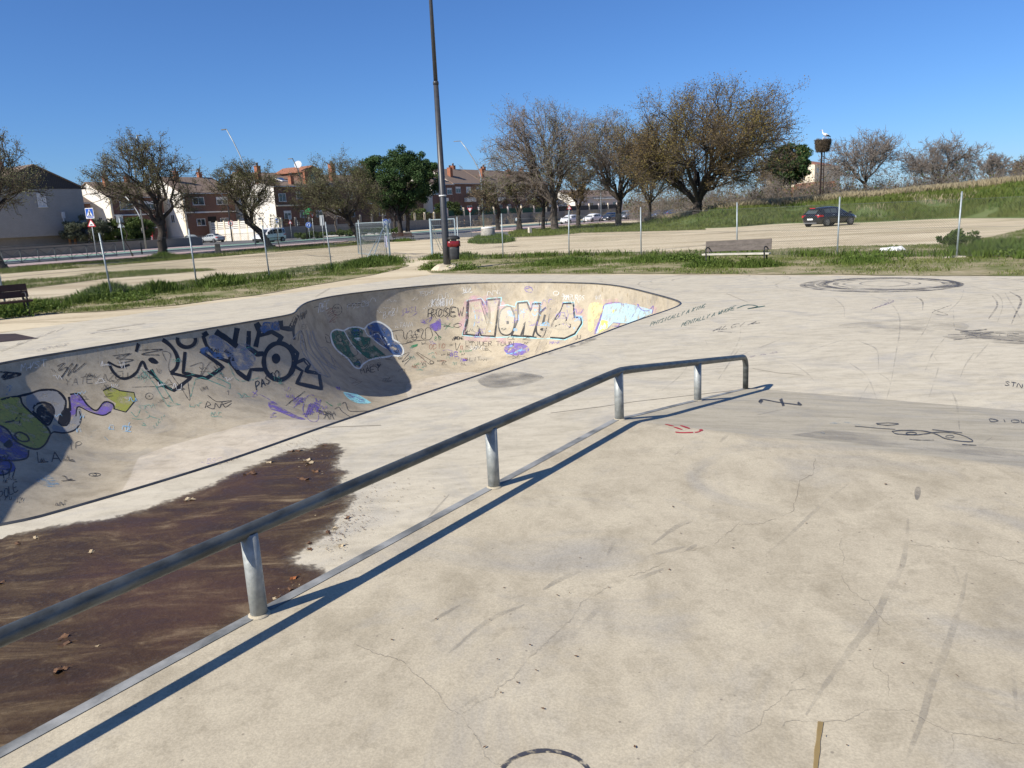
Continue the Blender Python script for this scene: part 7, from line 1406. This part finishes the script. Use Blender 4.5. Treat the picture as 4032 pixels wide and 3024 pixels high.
def car(label, shape, p, yaw, col, cat='car', glass=None, s=1.0, name='parked_car'):
    GLASSD = glass or MATS['dark_glass']
    sh = SHAPES[shape]; root = empty(name, p, yaw); tag(root, label, cat); st = sh['st']; n = len(st)
    root.scale = (s, s, s)
    rings = []
    for x, zb, zl, zr, hw, hr in st:
        half = [(0.0, zb), (hw*.80, zb), (hw*.97, zb + .10), (hw, zb + (zl - zb)*.55), (hw*.955, zl), (hr*1.03 + .02, zl + (zr - zl)*.80), (hr*.86, zr - .015*min(1, (zr - zl)*5)), (0.0, zr + .015)]
        ring = [(x, y, z) for y, z in half] + [(x, -y, z) for y, z in half[-2:0:-1]]
        rings.append(ring)
    m = len(rings[0]); b = MB(); vs = [q for r_ in rings for q in r_]
    fs = [(i*m + j, i*m + (j + 1) % m, (i + 1)*m + (j + 1) % m, (i + 1)*m + j) for i in range(n - 1) for j in range(m)]
    b.add(vs, fs, 0, True); b.f.append(tuple(range(m))); b.m.append(0); b.sm.append(False); b.f.append(tuple((n - 1)*m + j for j in range(m))); b.m.append(0); b.sm.append(False)
    body = b.build('body', [col], root)
    a0, a1 = sh['win']
    # side glass, windscreen and rear screen: panels slightly proud of the body
    def lerp_ring(i, jf, side):
        x, zb, zl, zr, hw, hr = st[i]; y = hw*.955 + (hr*1.03 + .02 - hw*.955)*jf; z = zl + (zr - zl)*.80*jf; return Vector((x, side*(y + .008), z))
    cuts = [i for i in range(a0 + 1, a1)]
    for side in (-1, 1):
        for i in cuts[:-1]:
            q = [lerp_ring(i, .10, side), lerp_ring(i + 1, .10, side), lerp_ring(i + 1, .92, side), lerp_ring(i, .92, side)]
            g_ = .04 if i != cuts[0] else .0; d = (q[1] - q[0]).normalized()*.035
            q = [q[0] + d, q[1] - d, q[2] - d, q[3] + d]; MB().add(q, [(0, 1, 2, 3)]).build('side_window', GLASSD, root)
    def screen(i, j, nm):
        (x0_, zb0, zl0, zr0, hw0, hr0), (x1_, zb1, zl1, zr1, hw1, hr1) = st[i], st[j]; sg = -1 if nm == 'rear_window' else 1
        zt0, zt1 = zr0, zr1; of = Vector((sg*.02, 0, .022)); q = []
        lo, hi = ((x0_, zr0, hr0), (x1_, zr1, hr1))
        q = [Vector((lo[0], -lo[2]*.84, lo[1])), Vector((lo[0], lo[2]*.84, lo[1])), Vector((hi[0], hi[2]*.78, hi[1])), Vector((hi[0], -hi[2]*.78, hi[1]))]
        MB().add([p_ + of for p_ in q], [(0, 1, 2, 3)]).build(nm, GLASSD, root)
    screen(a1, a1 - 1, 'windscreen'); screen(a1 - 1, a1 - 2, 'windscreen_top') if shape == 'van' else None
    if shape == 'hatch' or shape == 'suv': screen(1, 2, 'rear_window'); screen(2, 3, 'rear_window')
    elif shape == 'sedan': screen(3, 4, 'rear_window')
    else: MB().add([Vector((-2.055, -.55, 1.15)), Vector((-2.055, .55, 1.15)), Vector((-2.03, .52, 1.6)), Vector((-2.03, -.52, 1.6))], [(0, 1, 2, 3)]).build('rear_window', GLASSD, root)
    wr = sh['wr']
    for wx in sh['wb']:
        for side in (-1, 1):
            hw = .90 if shape != 'sedan' else .87
            MB().prism(ngon(wr*1.18, 20), Vector((wx, side*(hw - .02), wr)), XR, ZU, Vector((0, side, 0)), .03).build('wheel_arch', UNDER, root)
            b = MB(); b.lathe([(wr*.62, -.10), (wr*.96, -.10), (wr, -.06), (wr, .06), (wr*.96, .10), (wr*.62, .10)], n=20); t_ = b.build('wheel', TYRE, root)
            t_.rotation_euler = (pi/2, 0, 0); t_.location = (wx, side*(hw - .035), wr)
            b = MB(); b.lathe([(.0, .10*side*-1), (wr*.66, .095*side*-1)], n=18); 
            MB().prism(ngon(wr*.66, 18), (0, 0, -side*.088), XR, Vector((0, 1, 0)), Vector((0, 0, -side)), .012).build('hub_plate', UNDER, t_)
            b = MB()
            for k in range(5):
                a = 2*pi*k/5; b.bar((0, 0, -side*.106), (wr*.62*cos(a), wr*.62*sin(a), -side*.106), .075, .012)
            b.lathe([(wr*.60, -side*.100), (wr*.67, -side*.108), (wr*.68, -side*.100)], n=18); b.build('rim', RIM_M, t_)
    fx = st[-1][0]; rx = st[0][0]; zl = st[1][2]
    for side in (-1, 1):
        MB().prism([(-.24, -.09), (.17, -.07), (.22, .05), (-.10, .11)] if side == 1 else [(-.17, -.07), (.24, -.09), (.10, .11), (-.22, .05)], Vector((rx + .055, side*.60, zl - .13)), Vector((0, 1, 0)), ZU, Vector((-1, 0, 0)), .03).build('tail_lamp', LAMPR, root)
        b = MB(); b.box((rx + .26, side*(st[2][4]*.985), zl - .1), (.44, .05, .14), taper=.8); b.build('tail_lamp', LAMPR, root)
        b = MB(); b.box((fx - .16, side*.60, st[-2][2] - .06), (.28, .34, .16), taper=.8); b.build('headlamp', LAMPW, root)
        b = MB(); b.box((st[a1][0] - .02, side*(st[a1][4] + .09), st[a1][2] + .08), (.12, .2, .14)); b.build('mirror', col, root)
        for hx in (-.55, .35): b = MB(); b.box((hx, side*(.905 if shape != 'sedan' else .885), .86 + (.1 if shape in ('suv', 'van') else 0)), (.20, .02, .03)); b.build('door_handle', RIM_M if shape == 'hatch' else col, root)
    b = MB(); b.box((rx - .01, 0, zl - .34), (.03, .52, .12)); b.build('number_plate', SWHT, root)
    b = MB(); b.box((fx + .0, 0, .42), (.03, .52, .12)); b.build('number_plate', SWHT, root)
    b = MB(); b.box((rx + .04, 0, .30), (.1, 1.2, .08)); b.build('rear_diffuser', RIM_M if shape == 'hatch' else UNDER, root)
    b = MB(); b.box((fx - .06, 0, st[-1][1] + .06), (.12, 1.1, .2)); b.build('front_grille', UNDER, root)
    b = MB(); b.box((0, 0, st[4][1] + .02), (3.6, 1.3, .12)); b.build('underbody', UNDER, root)
    if shape == 'hatch': MB().box((st[2][0] + .10, 0, st[3][3] + .01), (.22, 1.0, .05)).build('roof_spoiler', col, root); MB().box((st[2][0] - .02, 0, st[3][3] - .0), (.02, .5, .05)).build('brake_lamp', LAMPR, root)
    if shape == 'van': 
        for side in (-1, 1): MB().box((0, side*.885, .62), (2.2, .03, .07)).build('side_rub_strip', UNDER, root)
        MB().box((fx - .1, 0, .45), (.26, 1.35, .28)).build('front_bumper', UNDER, root)
    return root
BLKP = paintm('car_black', (.010, .011, .014)); WHTP = paintm('car_white', (.78, .78, .77)); SILP = paintm('car_silver', (.42, .45, .46)); NAVP = paintm('car_navy', (.015, .022, .045)); GRYP = paintm('car_grey', (.24, .25, .27)); SLVG = paintm('car_greygreen', (.36, .40, .41)); REDP = paintm('car_red', (.20, .02, .03)); BLUP = paintm('car_blue', (.06, .12, .28))
pa, pb_ = gp(3237, 893), gp(3341, 887); ra_ = gp(3163, 895)
cdir = (pb_ - pa).normalized(); side_v = Vector((cdir.y, -cdir.x, 0)); ctr = (pa + pb_)/2 - side_v*.85
yaw_c = atan2(cdir.y, cdir.x); fwd = Vector((cos(yaw_c), sin(yaw_c), 0))
car('black hatchback parked on the pale dirt below the grass bank', 'hatch', Vector((ctr.x, ctr.y, GZ)) + Vector((.15, .3, 0)), radians(27), BLKP, glass=M('reflection_tone_glass', (.07, .085, .085), (.05, .06, .062), 1, .05, spec=.8), s=1.04)  # window glass lightened in colour to stand in for reflections
car('small white van on the road behind the leaning tree', 'van', gp(1000, 961) + Vector((1.6, 1.6, 0)), radians(180 + 62), WHTP, 'van', s=1.06)
car('pale green silver saloon parked nose right before the cream wall', 'sedan', gp(757, 958), radians(-52), SLVG)
car('silver saloon parked tail outwards beside the cream wall', 'sedan', gp(838, 955), radians(180 - 30), SILP)
car('white hatchback partly behind a tree trunk among the parked cars', 'suv', gp(2245, 882) + Vector((0, 1, 0)), radians(180 + 56), WHTP)
car('white sports utility car right of the small tree, in the parked row', 'suv', gp(2335, 876) + Vector((0, 1, 0)), radians(180 + 52), WHTP)
car('dark navy car behind the white sports utility in the parked row', 'suv', gp(2405, 871) + Vector((0, 1, 0)), radians(180 + 54), NAVP)
car('grey van parked behind the thick trunk of the tall tree', 'van', gp(2468, 866) + Vector((0, 1, 0)), radians(180 + 54), GRYP, 'van')
car('dark blue car just behind the grey van in the parked row', 'hatch', gp(2500, 863), radians(180 + 54), NAVP)
car('dark red car between thin trunks at the end of the parked row', 'hatch', gp(2550, 860), radians(180 + 50), REDP)
car('blue car between thin trunks left of the huge tree', 'suv', gp(2592, 858), radians(180 + 50), BLUP)
car('blue car seen past the left side of the embankment', 'hatch', gp(2650, 853), radians(20), BLUP)
car('white car showing above the embankment left of the huge trunk', 'hatch', gp(2687, 850), radians(15), WHTP)
car('dark motorcycle sized car behind the hedge by the red totem', 'hatch', gp(565, 966), radians(60), NAVP) if False else None
# ------------------------------------------------------------------ two walkers far behind
def person(label, p, yaw, h, top, legs, stride=.18):
    r_ = empty('person', p, yaw); tag(r_, label, 'person'); s = h/1.75
    J = {'pel': (0, 0, .95), 'ab': (0, 0, 1.12), 'ch': (.02, 0, 1.35), 'nk': (.02, 0, 1.50), 'hd': (.05, 0, 1.62), 'ht': (.05, 0, 1.74),
         'hl': (0, .10, .90), 'kl': (stride*.6, .10, .50), 'al': (stride, .10, .08), 'tl': (stride + .18, .10, .04), 'hr': (0, -.10, .90), 'kr': (-stride*.2, -.10, .50), 'ar': (-stride, -.10, .09), 'tr': (-stride + .17, -.10, .04),
         'sl': (.01, .20, 1.42), 'el': (-.06, .25, 1.14), 'wl': (.06, .24, .92), 'gl': (.09, .23, .82), 'sr': (.01, -.20, 1.42), 'er': (.02, -.25, 1.14), 'wr': (.16, -.23, .95), 'gr': (.19, -.22, .86)}
    E_ = [('pel', 'ab'), ('ab', 'ch'), ('ch', 'nk'), ('nk', 'hd'), ('hd', 'ht'), ('pel', 'hl'), ('hl', 'kl'), ('kl', 'al'), ('al', 'tl'), ('pel', 'hr'), ('hr', 'kr'), ('kr', 'ar'), ('ar', 'tr'), ('ch', 'sl'), ('sl', 'el'), ('el', 'wl'), ('wl', 'gl'), ('ch', 'sr'), ('sr', 'er'), ('er', 'wr'), ('wr', 'gr')]
    RA = dict(pel=.15, ab=.14, ch=.16, nk=.06, hd=.10, ht=.07, hl=.10, kl=.065, al=.045, tl=.035, hr=.10, kr=.065, ar=.045, tr=.035, sl=.075, el=.05, wl=.035, gl=.035, sr=.075, er=.05, wr=.035, gr=.035)
    ks = list(J); me = bpy.data.meshes.new('body'); me.from_pydata([tuple(c*s for c in J[k]) for k in ks], [(ks.index(a), ks.index(c)) for a, c in E_], [])
    o = link('body', me, r_); sk = o.modifiers.new('skin', 'SKIN'); lay = me.skin_vertices[0].data if me.skin_vertices else None
    if lay is None: bm = bmesh.new(); bm.from_mesh(me); bm.verts.layers.skin.verify(); bm.to_mesh(me); bm.free(); lay = me.skin_vertices[0].data
    for i, k in enumerate(ks): lay[i].radius = (RA[k]*s, RA[k]*s*(.8 if k in ('pel', 'ab', 'ch') else 1)); lay[i].use_root = (k == 'pel')
    ss_ = o.modifiers.new('sub', 'SUBSURF'); ss_.levels = 1; ss_.render_levels = 1
    dg = bpy.context.evaluated_depsgraph_get(); me2 = bpy.data.meshes.new_from_object(o.evaluated_get(dg)); o.modifiers.clear(); o.data = me2
    me2.materials.clear()
    for m_ in (M('skin', (.42, .26, .19), (.38, .23, .17), 4, .6), top, legs, BLACK): me2.materials.append(m_)
    for pl in me2.polygons:
        z = pl.center.z/s; y = abs(pl.center.y)/s
        pl.material_index = 3 if z < .10 else 2 if z < .93 and y < .19 else 0 if (z < .95 and y > .19) or z > 1.50 else 1; pl.use_smooth = True
    b = MB(); b.lathe([(.105*s, 1.66*s), (.112*s, 1.70*s), (.09*s, 1.77*s), (.0, 1.80*s)], (.03*s, 0, 0), 12); b.build('hair', BLACK, r_)
    return r_
person('person in dark clothes walking along the far grey wall', gp(1831, 897), radians(200), 1.68, M('dark_jacket', (.02, .02, .022), (.03, .03, .03), 4, .8), M('dark_trousers', (.018, .018, .02), (.025, .025, .027), 4, .8))
person('person in a pale top walking behind the V shaped tree trunk', gp(2034, 889), radians(20), 1.72, M('pale_top', (.42, .48, .52), (.36, .42, .46), 4, .8), M('dark_trousers', (.018, .018, .02)))
# ------------------------------------------------------------------ litter and leaves
bagp = gp(3512, 988); b = MB(); b.lathe([(.55, -.02), (.5, .07), (.35, .13), (.12, .16), (.0, .15)], n=22, sx=1.0, sy=.55); o = b.build('plastic_sheet', WHITE); o.location = bagp; tag(o, 'crumpled white plastic sheet lying in the grass by the right fence', 'litter')
for v_ in o.data.vertices: v_.co += Vector((noise.noise(v_.co*6), noise.noise(v_.co*6 + Vector((3, 3, 3))), noise.noise(v_.co*7 + Vector((9, 1, 2)))))*.09
o.data.polygons.foreach_set('use_smooth', [False]*len(o.data.polygons))
cp = gp(3755, 1014); o = MB().lathe([(.42, -.03), (.36, .03), (.2, .05), (.0, .05)], n=11, smooth=False, sx=1.2, sy=.7).build('post_footing', CON_DECK); o.location = cp; tag(o, 'pale broken concrete footing at the right fence post', 'footing')
for v_ in o.data.vertices: v_.co += Vector((noise.noise(v_.co*5), noise.noise(v_.co*5 + Vector((3, 3, 3))), 0))*.08
LEAFB = M('dead_leaf', (.16, .085, .045), (.09, .05, .03), 20, .8); LEAFT = M('dead_leaf_pale', (.42, .34, .22), (.33, .25, .15), 20, .8); LEAFO = M('dead_leaf_orange', (.34, .12, .04), (.26, .09, .03), 20, .8)
def leaf_mesh(seed):
    rr = random.Random(seed); pts = []; n = 15
    for i in range(n):
        a = 2*pi*i/n; r_ = (.5 if i % 3 == 0 else .28 + .1*rr.random()); pts.append((r_*cos(a), r_*sin(a)*.8, .10*cos(a*2 + seed) + .08*rr.random()))
    b = MB(); b.add([(0, 0, .03)] + pts, [(0, 1 + i, 1 + (i + 1) % n) for i in range(n)], 0, False); b.bar((-.45, 0, .05), (-.85, .08, .02), .03, .02); return b
protos = []
for k, mt in enumerate((LEAFB, LEAFT, LEAFO, LEAFB)):
    o = leaf_mesh(k).build('fallen_leaf', mt); protos.append((o, mt)); 
used_p = set()
def fallen(px_, py_, size, k, z=.006, lab=None, where=''):
    src = protos[k][0]
    if k not in used_p: o = src; used_p.add(k)
    else: o = src.copy(); COL.objects.link(o)
    p = gp(px_, py_, z); 
    u_, v_ = toUV(p)
    if v_ > PV and u_ < PU1: p = gp(px_, py_, plat_z(u_) + z)
    o.location = p; o.scale = (size,)*3; o.rotation_euler = (RND.uniform(-.2, .2), RND.uniform(-.2, .2), RND.uniform(0, 6.28))
    col_ = {0: 'dark brown', 1: 'pale tan', 2: 'orange brown', 3: 'dark brown'}[k]; tag(o, lab or '%s leaf on the wet patch, %s' % (col_, where), 'leaf', 'fallen leaves on the concrete')
Ze = Z('E'); LN = [0]
PLACES = ['left one of two at the upper tip', 'right one of two at the upper tip', 'uppermost pale one in the heap', 'lower pale one in the heap', 'pale one left of the heap', 'right one of the pair left of the heap', 'left one of the pair left of the heap', 'below the heap', 'right of the heap', 'farthest one at the tip', 'left half of the pale pair mid patch', 'right half of the pale pair mid patch', 'lone one in the middle left', 'beside the steel edge right of the post', 'just below the orange leaf by the edge', 'touching the steel edge by the post', 'lower of two on the right fringe', 'upper of two on the right fringe', 'upper of two in the lower left', 'lower of two in the lower left', 'left one of the lowest pair', 'right one of the lowest pair', 'smallest, below the rail', 'at the left picture edge', 'near the left upper shore', 'lower near the left upper shore', 'on the grit left of the bare spot', 'on the grit right of the bare spot', 'highest on the right fringe', 'lowest on the gritty fringe']
for (x, y), s_, k in (((1385,152),.075,0),((1420,150),.07,0),((1455,195),.10,1),((1470,210),.09,1),((1280,205),.08,1),((1205,258),.085,0),((1170,262),.07,0),((1450,285),.09,0),((1500,250),.08,3),((1540,125),.06,0),((890,385),.075,1),((915,383),.06,1),((435,632),.055,1),((1395,755),.06,2),((1380,810),.045,0),((1310,855),.045,1),((1470,620),.05,3),((1470,590),.045,0),((300,1040),.06,0),((300,1070),.07,0),((275,1200),.07,3),((300,1190),.055,3),((463,1078),.022,1),((8,780),.06,0),((170,565),.05,1),((85,592),.05,0),((1560,540),.05,0),((1590,520),.055,1),((1650,470),.05,0),((1620,600),.05,1)):
    LN[0] += 1; fallen(*Ze((x, y)), s_*1.15, k, where=PLACES[LN[0] - 1])
Zd = Z('D')
for (x, y), s_, k, lab in (((1480,895),.05,2,'orange brown leaf with long stem on the sloping bank'),((1735,1078),.06,2,'curled orange leaf beside the black scrawl on the bank'),((1445,1118),.05,0,'dark brown stalked leaf at the top edge of the bank'),((2160,1155),.05,2,'orange brown leaf near the right edge of the platform'),((350,1088),.02,0,'tiny dark leaf on the platform left of the red smiley')): fallen(*Zd((x, y)), s_, k, .006, lab)
for k in range(4):
    if k not in used_p: bpy.data.objects.remove(protos[k][0])
# crumbs of leaves, twigs and grit
rg4 = np.random.default_rng(9); C_ = []
def crumbs(z_, x0, y0, x1, y1, n, sp):
    f = Z(z_)
    for _ in range(n):
        t = rg4.random(); x = x0 + (x1 - x0)*t + rg4.normal()*sp; y = y0 + (y1 - y0)*t + rg4.normal()*sp; p = gp(*f((x, y)), .0); u_, v_ = toUV(p)
        if v_ > PV: p = gp(*f((x, y)), plat_z(u_))
        C_.append((p.x, p.y, p.z + .006))
crumbs('E', 1560, 530, 1700, 430, 90, 35); crumbs('E', 1580, 640, 1650, 470, 90, 30); crumbs('E', 1330, 150, 1530, 110, 90, 22); crumbs('E', 1400, 200, 1600, 240, 80, 28); crumbs('E', 1290, 860, 1420, 790, 40, 16); crumbs('E', 1040, 215, 1130, 190, 20, 4); crumbs('F', 20, 400, 120, 150, 90, 50); crumbs('F', 0, 300, 500, 100, 50, 60)
for _ in range(130):
    z_ = 'FGD'[rg4.integers(0, 3)]; f = Z(z_); x, y = rg4.uniform(0, 1850), rg4.uniform(0, 1600); q = f((x, y)); p = gp(*q, 0); u_, v_ = toUV(p)
    if v_ > PV and u_ < PU1:
        p = gp(*q, PZ) if u_ < PU0 + 1 else p; u_, v_ = toUV(p)
        if u_ > PU0: continue
    if inside(np.array([[p.x, p.y]]), rim)[0]: continue
    C_.append((p.x, p.y, p.z + .005))
sz_ = np.where(np.arange(len(C_)) < len(C_) - 70, .015, .010)
V, F = leaf_np(rg4, np.array(C_), sz_); V[:, 2] = np.repeat(np.array(C_)[:, 2], 4) + np.abs(V[:, 2] - np.repeat(np.array(C_)[:, 2], 4))*.35
ll = link('leaf_litter', npmesh('leaf_litter', V, F, [LEAFB, LEAFT], rg4.choice([0, 0, 0, 1], len(F)))); tag(ll, 'crumbled dead leaves and grit scattered over the concrete', 'litter', kind='stuff')
